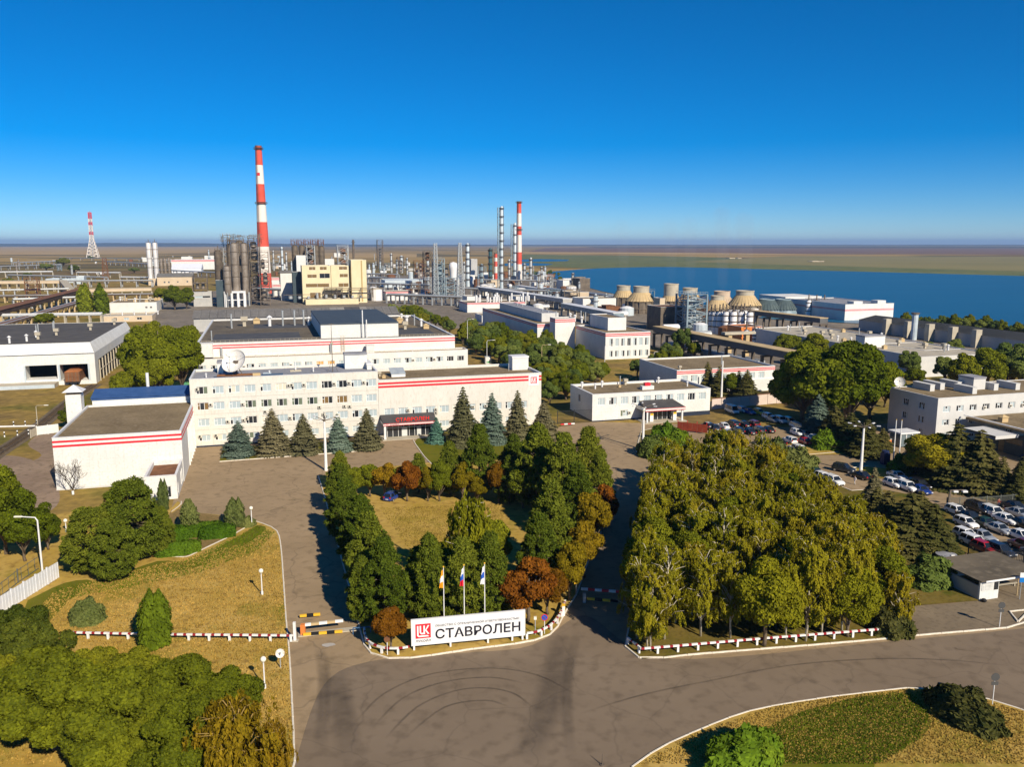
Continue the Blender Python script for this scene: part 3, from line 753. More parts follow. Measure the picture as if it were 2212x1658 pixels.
# things on its roof
pent = building('roof_cabin', 'white flat cabin at the right end of the light grey office roof', 'cabin', W(34.6, 9.2), 5.3, 3.0, 18.6, M_white, M_roof_grey, 0, z0=14.95, rot=TH)
pent2 = building('roof_cabin', 'narrow white hatch cabin beside the satellite dish on the office roof', 'cabin', W(5.4, 10.5), 1.2, 3.4, 17.6, M_white, M_roof_grey, 0, z0=14.95, rot=TH)
pent3 = building('roof_cabin', 'low white ridge box at the very right edge of the grey office roof', 'cabin', W(39.6, 6.5), 1.1, 5.5, 16.4, M_white, M_cope, 0, z0=14.95, rot=TH)
def dish(name, label, P, z, r, rot, tilt, m, mast=0.0, leg=None):
 root = thing(name, label, 'satellite dish', (P[0], P[1], z), rot)
 hub = mast
 b = MB()
 nr, na = 6, 28
 vs = []
 for side in (0, 1):
  for i in range(nr + 1):
   q = max(1e-3, r * i / nr)
   for k_ in range(na):
    a = 2 * math.pi * k_ / na
    v = Vector((q * math.cos(a), -(q * q) / (2.6 * r) - .06 * side, q * math.sin(a)))
    v.y += r * 0.1
    v.rotate(Matrix.Rotation(-tilt, 3, 'X'))
    vs.append((v.x, v.y, v.z + hub))
 fs = []
 for side in (0, 1):
  o_ = side * (nr + 1) * na
  for i in range(nr):
   for k_ in range(na):
    f = (o_ + i * na + k_, o_ + i * na + (k_ + 1) % na, o_ + (i + 1) * na + (k_ + 1) % na, o_ + (i + 1) * na + k_)
    fs.append(f if side else f[::-1])
 for k_ in range(na):
  fs.append((nr * na + k_, nr * na + (k_ + 1) % na, (2 * nr + 1) * na + (k_ + 1) % na, (2 * nr + 1) * na + k_))
 b.add(vs, fs); b.build('reflector', m, root, smooth=True)
 d = Vector((0, -1, 0)); d.rotate(Matrix.Rotation(-tilt, 3, 'X'))
 tip = Vector((0, 0, hub)) + d * r * .95
 f = MB()
 for a in (0.5, 2.6, 4.7):
  e = Vector((r * .95 * math.cos(a), -r * .32, r * .95 * math.sin(a))); e.rotate(Matrix.Rotation(-tilt, 3, 'X'))
  f.bar(tuple(e + Vector((0, 0, hub))), tuple(tip), .05 * r / 2)
 f.cyl(tip.x, tip.y, tip.z - .1, tip.z + .15, .09 * r / 2 + .05, n=8)
 f.build('feed_arm', M_steel, root)
 k = MB(); k.cyl(0, .25, 0, hub, .03 + .07 * r, n=10); k.box(-.2 * r, .2 * r, .1, .4, hub - .25 * r, hub + .15 * r)
 if leg:
  for a in (0.6, 2.5, 4.7): k.bar((leg * math.cos(a), leg * math.sin(a), 0), (0, .25, hub * .9), .16)
 k.build('pedestal', M_steel_dark if leg else M_steel, root)
 return root
M_dish = mat('dish_white', (0.70, 0.68, 0.64), (0.76, 0.75, 0.73), scale=0.35, rough=0.45, c3=(0.60, 0.50, 0.38))
dish('satellite_dish', 'huge white satellite dish on the grey office roof', W(9.6, 6.2), 14.95, 2.9, TH - 0.55, 0.62, M_dish, 3.0, 1.5)
k = thing('antenna_support', 'rusty beams and blue crate lying on the office roof below the dish', 'beams', W(9, 4.5) + (14.95,), TH)
MB().box(-3.5, 4.5, -.12, .12, .15, .4).box(-3.5, 4.5, 1.6, 1.8, .15, .4).build('beam', M_rust, k); MB().box(-4.2, -1.8, -.6, .5, 0, .14).box(6.2, 11.0, -.3, .1, 0, .35).build('tarpaulin', mat('dark_blue_tarp', (0.03, 0.06, 0.12), (0.05, 0.09, 0.16), scale=1), k)
MB().box(6.6, 8.4, .3, 1.4, 0, .5).build('crate', M_steel_pale, k); MB().box(4.3, 6.0, -.2, .7, 0, .6).build('rubble_sack', M_conc_y, k)
k = thing('roof_antenna', 'small pole antenna on a square weighted base in the middle of the office roof', 'antenna', W(23, 9) + (14.95,), TH)
MB().cyl(0, 0, .3, 2.4, .22, .1, n=8).build('pole', M_cope, k); MB().box(-1.3, 1.3, -.7, -.4, 0, .3).box(-1.3, 1.3, .4, .7, 0, .3).box(-.2, .2, -.7, .7, .3, .45).build('ballast', M_conc, k)
k = thing('roof_mast', 'tall thin whip aerial standing on the office roof near the white cabin', 'aerial', W(31.4, 5.5) + (14.95,), TH)
MB().cyl(0, 0, 0, 11.5, .09, .05, n=6).box(-.7, .7, -.03, .03, 11.3, 11.4).build('mast', M_steel_dark, k)
MB().sphere((0, 0, 6.8), .35, 10).build('finial', M_conc, k); MB().bar((-1.2, 0, 0), (0, 0, 3), .05).bar((1.2, .6, 0), (0, 0, 3), .05).build('guy', M_steel_dark, k)
for i, x in enumerate((3.2, 27.0, 17.0)):
 vent(office, x, 5 + 2 * (i % 2), 14.95, 'cap', .55)
# ---------------------------------------------------------------- right wing of the office
ops = row(42.6 - 41.3, 3.3, 11, 2.35, 4.75, 6.45, 'office', ['bbbb', 'bbbb', 'dbbb', 'dbbb', 'cbbb', 'cccc', 'bbbb', 'bdbb', 'bbbb', 'ddbb', 'bbbb']) + \
      row(42.6 - 41.3 + 6.6, 3.3, 9, 2.35, 1.35, 2.75, 'office', ['bbbb', 'bbbb', 'gbbb', 'bbbb'])
wing = building('office_wing', 'long beige windowless upper wall with two red stripes, right wing of the office', 'building', W(41.35, 0.02), 40.3, 17.4, 13.3,
    M_office, M_roof, 0.55, stripes=[(12.25, 12.72), (11.45, 11.92)], stripe_faces='f', front=ops, style='office', plinth=0.35)
emblem_panel = MB().box(37.0, 39.6, -.06, -.032, 10.3, 12.95).build('emblem_panel', M_logo_white, wing)
em = emblem(wing, 37.5, 10.75, 1.65, -.062)
for x, z in ((6.9, 5.5), (13.6, 5.3), (13.6, 4.5), (22.8, 5.4), (26.0, 5.5), (33.0, 5.4), (24.0, 1.5)):
 air_conditioner(wing, x, -.004, z)
building('roof_cabin', 'white box cabin at the far right corner of the wing roof', 'cabin', W(77.0, 9.5), 4.3, 3.6, 16.2, M_white, M_cope, 0, z0=12.75, rot=TH)
k = thing('roof_hatch', 'tilted glazed hatch on the brown wing roof next to the office', 'hatch', W(45.5, 7.0) + (12.75,), TH)
MB().box(0, 3.4, 0, .9, 0, .7).build('upstand', M_cope, k); MB().add([(-.1, -.1, .72), (3.5, -.1, .72), (3.5, 4.2, 1.7), (-.1, 4.2, 1.7), (-.1, -.1, .8), (3.5, -.1, .8), (3.5, 4.2, 1.78), (-.1, 4.2, 1.78)],
 [(0, 3, 2, 1), (4, 5, 6, 7), (0, 1, 5, 4), (1, 2, 6, 5), (2, 3, 7, 6), (3, 0, 4, 7)]).build('lid', mat('sheet_metal_grey', (0.30, 0.34, 0.38), (0.42, 0.46, 0.48), scale=.8, rough=.4), k)
vent(wing, 34.5, 9, 12.75, 'pipe', .7); vent(wing, 1.6, 9.5, 12.75, 'box', .6); vent(wing, 2.2, 6.5, 12.75, 'hood', .6)
# entrance canopy
can = thing('entrance_canopy', 'entrance canopy with red letters on its dark roof and a white striped fascia', 'canopy', W(41.6, -5.2) + (0,), TH)
MB().box(0, 12.6, 0, 5.15, 3.35, 3.95).build('fascia', M_white, can)
MB().box(-.03, 12.63, -.03, -.004, 3.38, 3.50).box(-.03, 12.63, -.03, -.004, 3.80, 3.92).box(12.604, 12.63, 0, 5.1, 3.38, 3.5).build('red_stripe', M_red, can)
MB().add([(-.05, -.05, 3.96), (12.65, -.05, 3.96), (12.65, 5.15, 5.0), (-.05, 5.15, 5.0), (-.05, 5.15, 3.96), (12.65, 5.15, 3.96)],
         [(0, 1, 2, 3), (0, 3, 4), (1, 5, 2), (0, 4, 5, 1), (3, 2, 5, 4)]).build('roof', mat('dark_canopy_roof', (0.05, 0.047, 0.05), (0.075, 0.07, 0.07), scale=.5, rough=.8), can)
put_text('СТАВРОЛЕН', can, 3.0, 10.8, 4.15, 5.05, .55, mat('red_letters', (0.75, 0.02, 0.01), rough=0.4), 'lettering', 0.012)
put_text('ЛУКОЙЛ', can, 1.5, 3.6, 3.5, 3.78, -.035, mat('grey_letters', (0.10, 0.10, 0.11), rough=0.6), 'lettering', 0.01)
emblem(can, .7, 3.44, .42, -.03)
for x in (0.4, 12.1): MB().box(x - .25, x + .25, .2, .7, .15, 3.33).build('pillar', M_cope, can)
gl = MB().box(1.2, 11.6, 2.6, 2.66, .15, 3.3).build('glazing', M_pane_dark, can)
f = MB()
for i in range(9): f.box(1.2 + i * 1.29, 1.28 + i * 1.29, 2.52, 2.597, .15, 3.3)
f.box(1.2, 11.6, 2.5, 2.518, 2.3, 2.4)
f.build('door_frame', M_frame, can)
MB().box(4.6, 5.9, 2.44, 2.48, .2, 2.25).box(8.2, 9.2, 2.44, 2.48, .2, 2.25).build('door', mat('pale_door_panel', (.55, .57, .56), rough=.3), can)
MB().box(-.3, 13, -.6, 5.1, 0.02, .14).build('step', M_conc, can)
# ---------------------------------------------------------------- low white hall with red stripes at the left front
A0 = G(122.8, 1060.5)
hall_a = building('white_hall', 'low white panel hall with two bold red stripes and brown flat roof beside the forecourt', 'building', A0, 22.0, 32.0, 9.88, M_white, M_roof, 0.3,
                  stripes=[(8.95, 9.35), (8.1, 8.5)], stripe_faces='fr', right=row(13, 2.6, 7, 1.3, 4.2, 7.4, 'two', ['bbbb']) + row(14, 4.5, 4, 1.6, .4, 2.4, 'two', ['dddd']))
s = MB()
for i in range(1, 15): s.box(22.0 * i / 15 - .015, 22.0 * i / 15 + .015, -.012, -.002, .4, 8.0)
for z in (2.9, 5.4, 7.5): s.box(0, 22, -.012, -.002, z, z + .03)
s.build('panel_joint', mat('panel_joint_grey', (0.48, 0.48, 0.47), rough=.9), hall_a)
MB().box(-.03, 22.03, -.06, -.005, 0, .35).build('plinth', M_pale_wall, hall_a)
s = MB()
for i in range(7): s.box(22.004, 22.25, 12 + 2.9 * i, 12.25 + 2.9 * i, 0, 8)
s.build('pilaster', M_white, hall_a)
anx = building('hall_annex', 'small white annex with a sunken roof terrace against the striped hall', 'building', W(21.9 - 5.3, -11.6, A0), 5.3, 11.4, 4.35, M_white, M_rust, 0.75, front=[(3.2, 4.3, .3, 2.4, 'two', 'dddd')],
               right=[(1.2, 2.0, .6, 2.6, 'two', 'bbbb'), (6.5, 7.6, .6, 3.2, 'two', 'dddd'), (8.5, 9.6, .6, 3.2, 'two', 'bbbb')])
# its tall side wing behind with the blue roof
bl = building('rear_wing', 'narrow white rear wing with a blue metal roof behind the striped hall', 'building', W(1.0, 32.4, A0), 20.3, 5.2, 11.2, M_white, M_blue_roof, 0)
MB().add([(-.3, -.3, 11.36), (20.6, -.3, 11.36), (20.6, 5.5, 12.6), (-.3, 5.5, 12.6), (-.3, 5.5, 11.36), (20.6, 5.5, 11.36)], [(0, 1, 2, 3), (0, 3, 4), (1, 5, 2), (0, 4, 5, 1), (3, 2, 5, 4)]).build('roof_slope', M_blue_roof, bl)
tw = thing('ventilation_tower', 'square white ventilation shaft with pyramid cap left of the blue roof', 'tower', W(-3.2, 27.5, A0) + (0,), TH)
MB().box(0, 3.0, 0, 3.0, 0, 13.2).build('shaft', M_white, tw); MB().box(.25, 2.75, .25, 2.75, 13.2, 13.8).build('louvre', M_steel_dark, tw)
MB().add([(-.5, -.5, 13.8), (3.5, -.5, 13.8), (3.5, 3.5, 13.8), (-.5, 3.5, 13.8), (1.5, 1.5, 15.2)], [(0, 1, 4), (1, 2, 4), (2, 3, 4), (3, 0, 4), (3, 2, 1, 0)]).build('cap', M_cope, tw)
k = thing('chimney_pipe', 'white pipe stack rising behind the blue roof', 'pipe', W(11.5, 40, A0) + (0,), TH); MB().cyl(0, 0, 0, 15.5, .35, n=10).build('pipe', M_cope, k)
# ---------------------------------------------------------------- strip with one row of windows, then the great hall with its roof
lk = ['bbdb', 'dbdb', 'bbbb', 'bbbb', 'ddbd', 'dbbb', 'bbbb', 'ddbb', 'bbbb', 'ddbb', 'aaaa', 'aaaa', 'bbbb', 'dbbb', 'bbbb', 'bbdb', 'bbbb', 'bdbb', 'bddb', 'bbbb', 'bdbd', 'bddb', 'dddd', 'dddd']
mid = building('middle_wing', 'white middle wing with one row of small windows behind the office roof', 'building', W(-6.0, 82.3), 88.6, 6.2, 9.0, M_white, M_roof, 0.35,
               front=row(1.6, 3.62, 24, 2.4, 5.3, 7.0, 'office', lk), style='office')
for i in (3, 7, 14, 18, 20): air_conditioner(mid, 1.6 + i * 3.62 + 2.95, -.004, 5.9)
hall = building('production_hall', 'large production hall with a dark patched flat roof and red striped white fascia', 'building', W(-5.0, 88.55), 84.5, 87.0, 13.3, M_white, M_roof_dark, 0.4,
    stripes=[(12.3, 12.68), (11.5, 11.88)], stripe_faces='f', cope_w=.6)
rz = 12.9
def patch(x0, x1, y0, y1, m, dz, name='roof_patch'):
 MB().box(x0, x1, y0, y1, rz - .1, rz + dz).build(name, m, hall)
patch(4, 33, 8, 32, M_roof_felt, .012); patch(17, 24, 50, 66, M_roof_felt, .016); patch(60, 80, 12, 34, M_roof_felt, .020); patch(55, 68, 38, 58, mat('rust_brown_roof', (0.10, 0.05, 0.02), (0.14, 0.075, 0.03), scale=.3, rough=.95), .024)
patch(24, 38, 48, 62, M_roof_felt, .028); patch(64, 78, 36, 48, M_roof, .018)
MB().box(-1.2, 5.0, -2.6, 2.5, 9.1, 13.45).build('stair_block', M_white, hall)
box_h = building('roof_house', 'big box roof house with slate blue roof and blue shaded side on the great hall', 'building', W(34.5, 96.0), 26.5, 60, 17.8, M_white, M_slate, 0, z0=12.9)
MB().box(17.4, 18.2, -.05, .05, 0, 0.0001) if False else None
k = thing('flue_pipes', 'pair of thin white flue pipes standing before the slate roofed box', 'pipes', W(48.5, 94.6) + (rz,), TH); MB().cyl(0, 0, 0, 9.5, .2, n=8).build('flue', M_cope, k); MB().cyl(1.3, 0, 0, 6.2, .2, n=8).build('flue', M_cope, k)
for x, y, kd, s_ in ((9, 52, 'pipe', 2.0), (13.5, 60, 'box', 2.0), (18, 70, 'hood', 1.8), (23, 57, 'cap', 2.2), (28, 57, 'pipe', 2.2), (32.5, 57, 'pipe', 2.2), (36, 57, 'pipe', 2.2), (38, 57, 'cap', 1.8), (66, 52, 'box', 2.1), (72, 30, 'box', 1.6),
                     (70, 66, 'hood', 1.8), (74, 56, 'hood', 1.8), (75.6, 48, 'cap', 2.0), (78, 44, 'pipe', 1.6), (80, 40, 'cap', 1.6), (80, 30, 'hood', 1.5), (4, 12, 'pipe', 1.2), (65, 78, 'pipe', 1.6), (77, 70, 'cap', 1.4)):
 vent(hall, x, y, rz, kd, s_)
for x0, x1 in ((1.5, 39), (66, 83.5)):
 rl = MB()
 for z in (.55, 1.1): rl.bar((x0, 1.4, rz + z), (x1, 1.4, rz + z), .07)
 n = int((x1 - x0) / 1.4)
 for i in range(n + 1): rl.bar((x0 + (x1 - x0) * i / n, 1.4, rz), (x0 + (x1 - x0) * i / n, 1.4, rz + 1.1), .07)
 rl.build('guard_rail', M_conc, hall)
rl = MB(); z = 8.65
for q in (.5, 1.0): rl.bar((7, .8, z + q), (88, .8, z + q), .06)
for i in range(48): rl.bar((7 + i * 1.72, .8, z), (7 + i * 1.72, .8, z + 1.0), .06)
rl.build('guard_rail', M_conc_y, mid)
MB().box(0, 2.6, 0, 2.4, 0, 2.6).box(-.1, 2.7, -.1, 2.5, 2.6, 2.8).build('roof_kiosk', M_white, mid, (54.5, 2.6, 8.65))
for x in (8.5, 43.0): MB().cyl(0, 0, 0, 3.2, .35, n=8).build('down_pipe', M_steel, mid, (x, 5.6, 8.65))
for x in (19, 49, 70, 26): vent(mid, x, 3, 8.65, 'cap', .5)
ld = MB()
for dx in (0, 1.0): ld.bar((46.5 + dx, 5.9, 8.7), (46.5 + dx, 5.9, 14.6), .09)
for i in range(11): ld.bar((46.5, 5.9, 9.2 + i * .5), (47.5, 5.9, 9.2 + i * .5), .06)
ld.build('ladder', M_conc_y, mid)
# ---------------------------------------------------------------- long grey roofed hall behind
gh = thing('grey_hall', 'very long low hall with corrugated grey pitched roof behind the great hall', 'building', G(418, 688.5, 7) + (0,), TH)
L = ST(G(839, 675, 7), G(418, 688.5, 7))[0] + 4
MB().box(0, L, 0, 26, 0, 6.9).build('wall', M_grey_wall, gh)
rf = MB(); n = 26
for i in range(n):
 a, b = -.6 + (L + 1.2) * i / n, -.6 + (L + 1.2) * (i + 1) / n - .12
 dz = .05 * (i % 2)
 rf.add([(a, -.8, 6.92 + dz), (b, -.8, 6.92 + dz), (b, 13, 10.2 + dz), (a, 13, 10.2 + dz), (a, 26.8, 6.92 + dz), (b, 26.8, 6.92 + dz), (a, 13, 9.9), (b, 13, 9.9)], [(0, 1, 2, 3), (3, 2, 5, 4), (0, 3, 4), (1, 5, 2), (0, 4, 5, 1)], 1 if i in (17, 18, 21) else (2 if i in (19, 20) else 0))
rf.build('roof', [M_corrug, mat('lighter_corrugated', (0.20, 0.19, 0.175), (0.25, 0.235, 0.215), scale=.1, rough=.9), M_roof_felt], gh)
# ---------------------------------------------------------------- gatehouse
g0 = G(1279, 912.3)
gate = building('gatehouse', 'two storey white gatehouse with one row of upper windows at the plant entrance', 'building', g0, 33.6, 16.0, 7.07, M_white, M_roof, 0.5, cope_w=.45,
    front=row(1.4, 3.2, 10, 2.1, 4.2, 6.1, 'office', ['bbbb', 'dbdb', 'bbbb', 'dddb', 'bbbb', 'ddbb', 'bbdb', 'bbbb', 'dddd', 'bbbb']) + [(7.8, 9.9, .9, 2.6, 'three', 'gbgb'), (23.8, 25.9, 1.2, 2.8, 'three', 'cbbb')],
    left=[(6, 7.6, 3.6, 5.6, 'two', 'dddd')], style='office', plinth=.3)
MB().box(23.2, 33.64, -.08, -.052, 0, 1.1).build('plinth', M_navy, gate)
for x, z in ((13.5, 4.3), (20, 4.4), (10.3, 1.6), (22.0, 1.8)): air_conditioner(gate, x, -.004, z)
for x, y, kd, s_ in ((2.2, 13, 'cap', .9), (5, 10.5, 'cap', .8), (8.0, 13, 'cap', .9), (14, 14.5, 'pipe', .9), (15.4, 14.2, 'box', .9), (25.5, 14.4, 'cap', .9), (30.6, 7.2, 'cap', .7), (12.3, 11, 'hood', .5)): vent(gate, x, y, 6.57, kd, s_)
k = thing('roof_unit', 'white roof box with a dark red drum on top above the gatehouse door', 'vent box', W(16.3, 5.2, g0) + (6.57,), TH); MB().box(0, 3.4, 0, 1.6, 0, 1.0).build('case', M_white, k); MB().box(.9, 2.5, .3, 1.3, 1.0, 1.8).build('drum', M_red, k)
can2 = thing('gate_canopy', 'gatehouse door canopy with sloping dark roof and white red lined fascia', 'canopy', W(12.2, -5.6, g0) + (0,), TH)
MB().box(0, 11.2, 0, 5.5, 3.0, 3.7).build('fascia', M_white, can2); MB().box(-.03, 11.23, -.03, -.004, 3.02, 3.16).box(-.03, 11.23, -.03, -.004, 3.56, 3.68).build('red_stripe', M_red, can2)
MB().add([(0, 0, 3.71), (11.2, 0, 3.71), (10.2, 5.5, 4.9), (1.0, 5.5, 4.9), (1.0, 5.5, 3.71), (10.2, 5.5, 3.71)], [(0, 1, 2, 3), (0, 3, 4), (1, 5, 2), (0, 4, 5, 1), (3, 2, 5, 4)]).build('roof', MATS['dark_canopy_roof'], can2)
for x in (.5, 10.3): MB().box(x, x + .4, .3, .7, .1, 2.98).build('pillar', M_cope, can2)
MB().box(.9, 10.4, 3.4, 3.46, .1, 2.98).build('glazing', M_pane_dark, can2)
f = MB()
for i in range(8): f.box(.9 + i * 1.35, .99 + i * 1.35, 3.3, 3.39, .1, 2.98)
f.build('door_frame', M_frame, can2)
for x in (1.9, 8.4): MB().box(x, x + .9, 1.2, 1.7, .1, 2.5).box(x + .05, x + .85, 1.18, 1.199, 1.7, 2.4, 1).build('ticket_machine', [M_white_paint, M_yel_paint], can2)
MB().box(-.4, 11.6, -.8, 5.5, .01, .1).build('step', M_conc, can2)
# low building behind the gatehouse
q0 = G(1462.5, 801, 7.5)
bw = ST(G(1679, 792, 7.5), q0)[0]
bg2 = building('canteen_building', 'two storey white building with red lined brown roof behind the gatehouse', 'building', q0, bw, 26, 7.5, M_white, M_roof, .4, stripes=[(6.9, 7.2), (6.35, 6.65)], stripe_faces='f',
               front=row(1.5, 3.3, int(bw / 3.4), 2.1, 3.9, 5.8, 'office', ['bbbb', 'ddbb', 'bbbb']), style='office')
vent(bg2, bw * .62, 10, 7.1, 'pipe', 1.0); vent(bg2, 2.5, 3, 7.1, 'box', .7)
MB().box(bw - 9, bw + 2, -.9, -.01, 0, 3.6).build('porch', M_white, bg2)
# concrete wall along the upper parking
wl_ = thing('panel_wall', 'pale pinkish concrete panel wall along the upper car park', 'wall', G(1537, 886) + (0,), 0)
P1, P2 = G(1537, 886), G(1715, 869); ang = math.atan2(P2[1] - P1[1], P2[0] - P1[0]); wl_.rotation_euler[2] = ang
LL = math.dist(P1, P2); n = 9
pm = MB().box(.06, LL / n - .06, 0, .18, .1, 3.0).mesh('wall_panel', mat('pinkish_concrete', (0.52, 0.42, 0.37), (0.60, 0.50, 0.44), scale=.5, rough=.9))
for i in range(n): link('wall_panel', pm, wl_, (i * LL / n, 0, rnd.uniform(-.03, .03)))
MB().box(0, LL, -.1, .3, 3.04, 3.2).build('coping', M_rust, wl_)
# ---------------------------------------------------------------- fire station and its garage at the right
f0 = G(2027, 861.8, 10.3)
fw = 60
zr = [(7.0, 8.4), (3.9, 5.3), (.8, 2.2)]
fops = []
for za, zb in zr: fops += row(1.6, 3.75, 15, 2.0, za, zb, 'three')
fire = building('fire_station', 'three storey pale fire station with blocky roof vents at the right edge', 'building', f0, fw, 15.2, 10.3, M_pale_wall, M_roof, .05, cope_w=.2, front=fops, left=[(4.5, 6.3, 7, 8.6), (9.5, 11.3, 7, 8.6), (4.5, 6.3, 3.8, 5.4), (9.5, 11.3, 3.8, 5.4), (10, 11.4, .8, 2.4)], style='three', looks='ddbd')
for x, z in ((13.2, 7.2), (20.8, 7.2), (24.5, 7.2), (9.2, 4.3), (12.9, 4.3), (20.5, 4.3), (24.2, 4.9)): air_conditioner(fire, x, -.004, z)
rb = MB().box(0, 1.3, 0, 5.6, 0, 1.5).box(-.06, 1.36, -.06, 5.66, 1.5, 1.62).mesh('roof_duct', M_pale_wall)
for x, y in ((5.5, 8.4), (9.3, 9.3), (14.6, 9.5), (12.2, 2.6), (21.0, 5.0), (26.5, 4)): link('roof_duct', rb, fire, (x, y, 10.25))
building('roof_cabin', 'pale stair cabin on the fire station roof between the ducts', 'cabin', W(16.6, 6.8, f0), 3.6, 4.6, 13.2, M_pale_wall, M_roof_grey, 0, z0=10.3)
dish('satellite_dish', 'grey satellite dish at the back corner of the fire station roof', W(1.2, 13.5, f0), 10.25, 1.25, -0.5, 0.4, M_dish, 1.6)
gp = G(2073, 898.6, 6.2); gq = G(2212, 929.9, 6.2)
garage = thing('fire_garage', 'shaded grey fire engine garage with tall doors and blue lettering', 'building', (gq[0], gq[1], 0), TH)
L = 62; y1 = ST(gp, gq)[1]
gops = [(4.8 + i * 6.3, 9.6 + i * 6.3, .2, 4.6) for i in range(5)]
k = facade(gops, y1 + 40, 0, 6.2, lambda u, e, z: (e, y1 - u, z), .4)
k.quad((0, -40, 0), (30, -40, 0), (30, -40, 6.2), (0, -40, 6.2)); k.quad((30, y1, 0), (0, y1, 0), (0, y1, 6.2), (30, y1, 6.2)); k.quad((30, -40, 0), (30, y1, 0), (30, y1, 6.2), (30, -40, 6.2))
k.build('wall', M_pale_wall, garage); MB().box(.3, 29.8, -39.8, y1 - .3, 5.4, 5.9).build('roof', M_roof, garage); MB().box(-.1, .35, -40, y1, 6.205, 6.35).build('coping', M_cope, garage)
for o in gops: MB().box(.3, .36, y1 - o[1], y1 - o[0], o[2], o[3]).box(.27, .295, y1 - o[1] + .3, y1 - o[0] - .3, 2.6, 3.8, 1).build('garage_door', [mat('dark_green_door', (0.035, 0.05, 0.055), (0.05, 0.07, 0.075), scale=1, rough=.6), M_pane_dark], garage)
put_text('МЧС РОССИИ', garage, 0, 1, 0, 1, 0, mat('blue_letters', (0.03, 0.05, 0.20), rough=.5), 'lettering', .01)
t_ = garage.children[-1]; me = t_.data; xs_ = [v.co.x for v in me.vertices]; ys_ = [v.co.y for v in me.vertices]
sx, sy = 8.6 / (max(xs_) - min(xs_)), .72 / (max(ys_) - min(ys_)); t_.scale = (sx, sy, 1); t_.rotation_euler = (math.pi / 2, 0, -math.pi / 2); t_.location = (-.02, y1 - 6.2, 4.85)
vent(garage, 4, 9, 5.9, 'hood', 1.2); vent(garage, 9, 4, 5.9, 'box', 1.0)
# ---------------------------------------------------------------- shed for railway wagons at the left
s0 = G(209, 829)                       # front right corner of its end wall
shed = thing('wagon_shed', 'long white railway loading shed with dark roof and an open wagon bay', 'building', (s0[0], s0[1], 0), TH)
D = ST(G(285.4, 694.7, 15), s0)[1]
D = 78.0
hW = ZAT(s0, 762.6)
# end wall with the wagon bay, upper canted part, roof
k = facade([(60 - 20.5, 60 - 11.2, 2.0, 6.6), (60 - 10.6, 60 - 2.2, 1.3, 6.6)], 60, 0, hW, lambda u, e, z: (u - 60, e, z), 6)
k.quad((-60, 0, hW), (0, 0, hW), (-1.6, 3, hW + 3.2), (-60, 3, hW + 3.2))
k.build('end_wall', M_white, shed)
k = MB(); k.quad((0, 0, 0), (0, 5.5, 0), (0, 5.5, 7.2), (0, 0, 7.2)); k.quad((0, 0, 7.2), (0, D, 7.2), (0, D, hW), (0, 0, hW)); k.add([(0, 0, hW), (0, D, hW), (-1.6, D, hW + 3.2), (-1.6, 3, hW + 3.2)], [(0, 1, 2, 3)])
k.quad((0, D, 0), (-60, D, 0), (-60, D, hW + 3.2), (-1.6, D, hW + 3.2))
k.build('side_wall', M_white, shed)
MB().box(-60, -1.8, 3.2, D - .2, hW + 2.6, hW + 3.1).build('roof', mat('dark_tar_roof', (0.065, 0.06, 0.058), (0.10, 0.092, 0.085), scale=.2, rough=.95), shed)
MB().box(-60, -.05, -.08, -.004, hW - .25, hW - .02).build('eaves_strip', M_navy, shed)
for x in (-20.75, -10.9, -2.2): MB().box(x, x + .55, -.04, .5, 1.3, 6.6).build('door_post', M_steel_pale, shed)
MB().box(-60, -11, -6, -.05, 0, 1.25).build('loading_platform', M_conc, shed); MB().box(-60, -11, -6.06, -6.005, .1, 1.2).build('platform_edge', M_steel_pale, shed)
c = MB()
for i in range(14):
 y = 6.2 + i * (D - 7) / 13
 c.box(.05, .4, y - .2, y + .2, 0, 7.1); c.bar((.2, y, 3.6), (.2, min(D - .5, y + 5), 3.6), .25)
c.build('side_columns', M_conc, shed)
MB().box(-.6, -.5, 5.5, D, 0, 7.1).build('back_wall', M_black, shed)
for x, y, kd in ((-22, 12, 'cap'), (-20, 18, 'box'), (-22, 24, 'cap'), (-17, 30, 'box'), (-25, 40, 'pipe'), (-24, 33, 'pipe'), (-21, 44, 'pipe'), (-22, 50, 'pipe'), (-9, 46, 'box'), (-4, 66, 'box'), (-26, 8, 'cap')): vent(shed, x, y, hW + 3.1, kd, 1.25)
# freight wagon standing in the bay
wg = thing('freight_wagon', 'rust red covered freight wagon standing in the open shed bay', 'wagon', W(-8.9, -1.8, s0) + (0,), TH)
MB().box(0, 4.4, 0, 11, 1.2, 4.3).build('body', M_rust, wg)
k = MB(); k.add([(-.05, -.1, 4.3), (1.0, -.1, 4.9), (3.4, -.1, 4.9), (4.45, -.1, 4.3), (-.05, 11, 4.3), (1.0, 11, 4.9), (3.4, 11, 4.9), (4.45, 11, 4.3)], [(0, 3, 2, 1), (4, 5, 6, 7), (0, 1, 5, 4), (1, 2, 6, 5), (2, 3, 7, 6), (0, 4, 7, 3)])
k.build('roof', mat('rust_orange_roof', (0.30, 0.10, 0.03), (0.36, 0.14, 0.05), scale=.5, rough=.9), wg)
k = MB()
for x in (.1, 1.1, 2.2, 3.3, 4.2): k.box(x, x + .12, -.06, -.004, 1.25, 4.25)
k.build('rib', M_steel_dark, wg); MB().box(.3, 4.1, -.3, 11, .75, 1.19).build('underframe', M_black, wg)
for y in (1.4, 3.2, 8, 9.8):
 for x in (.9, 3.3): MB().tube([(x, y, .62), (x + .2, y, .62)], .5, 12).build('wheel', M_black, wg)
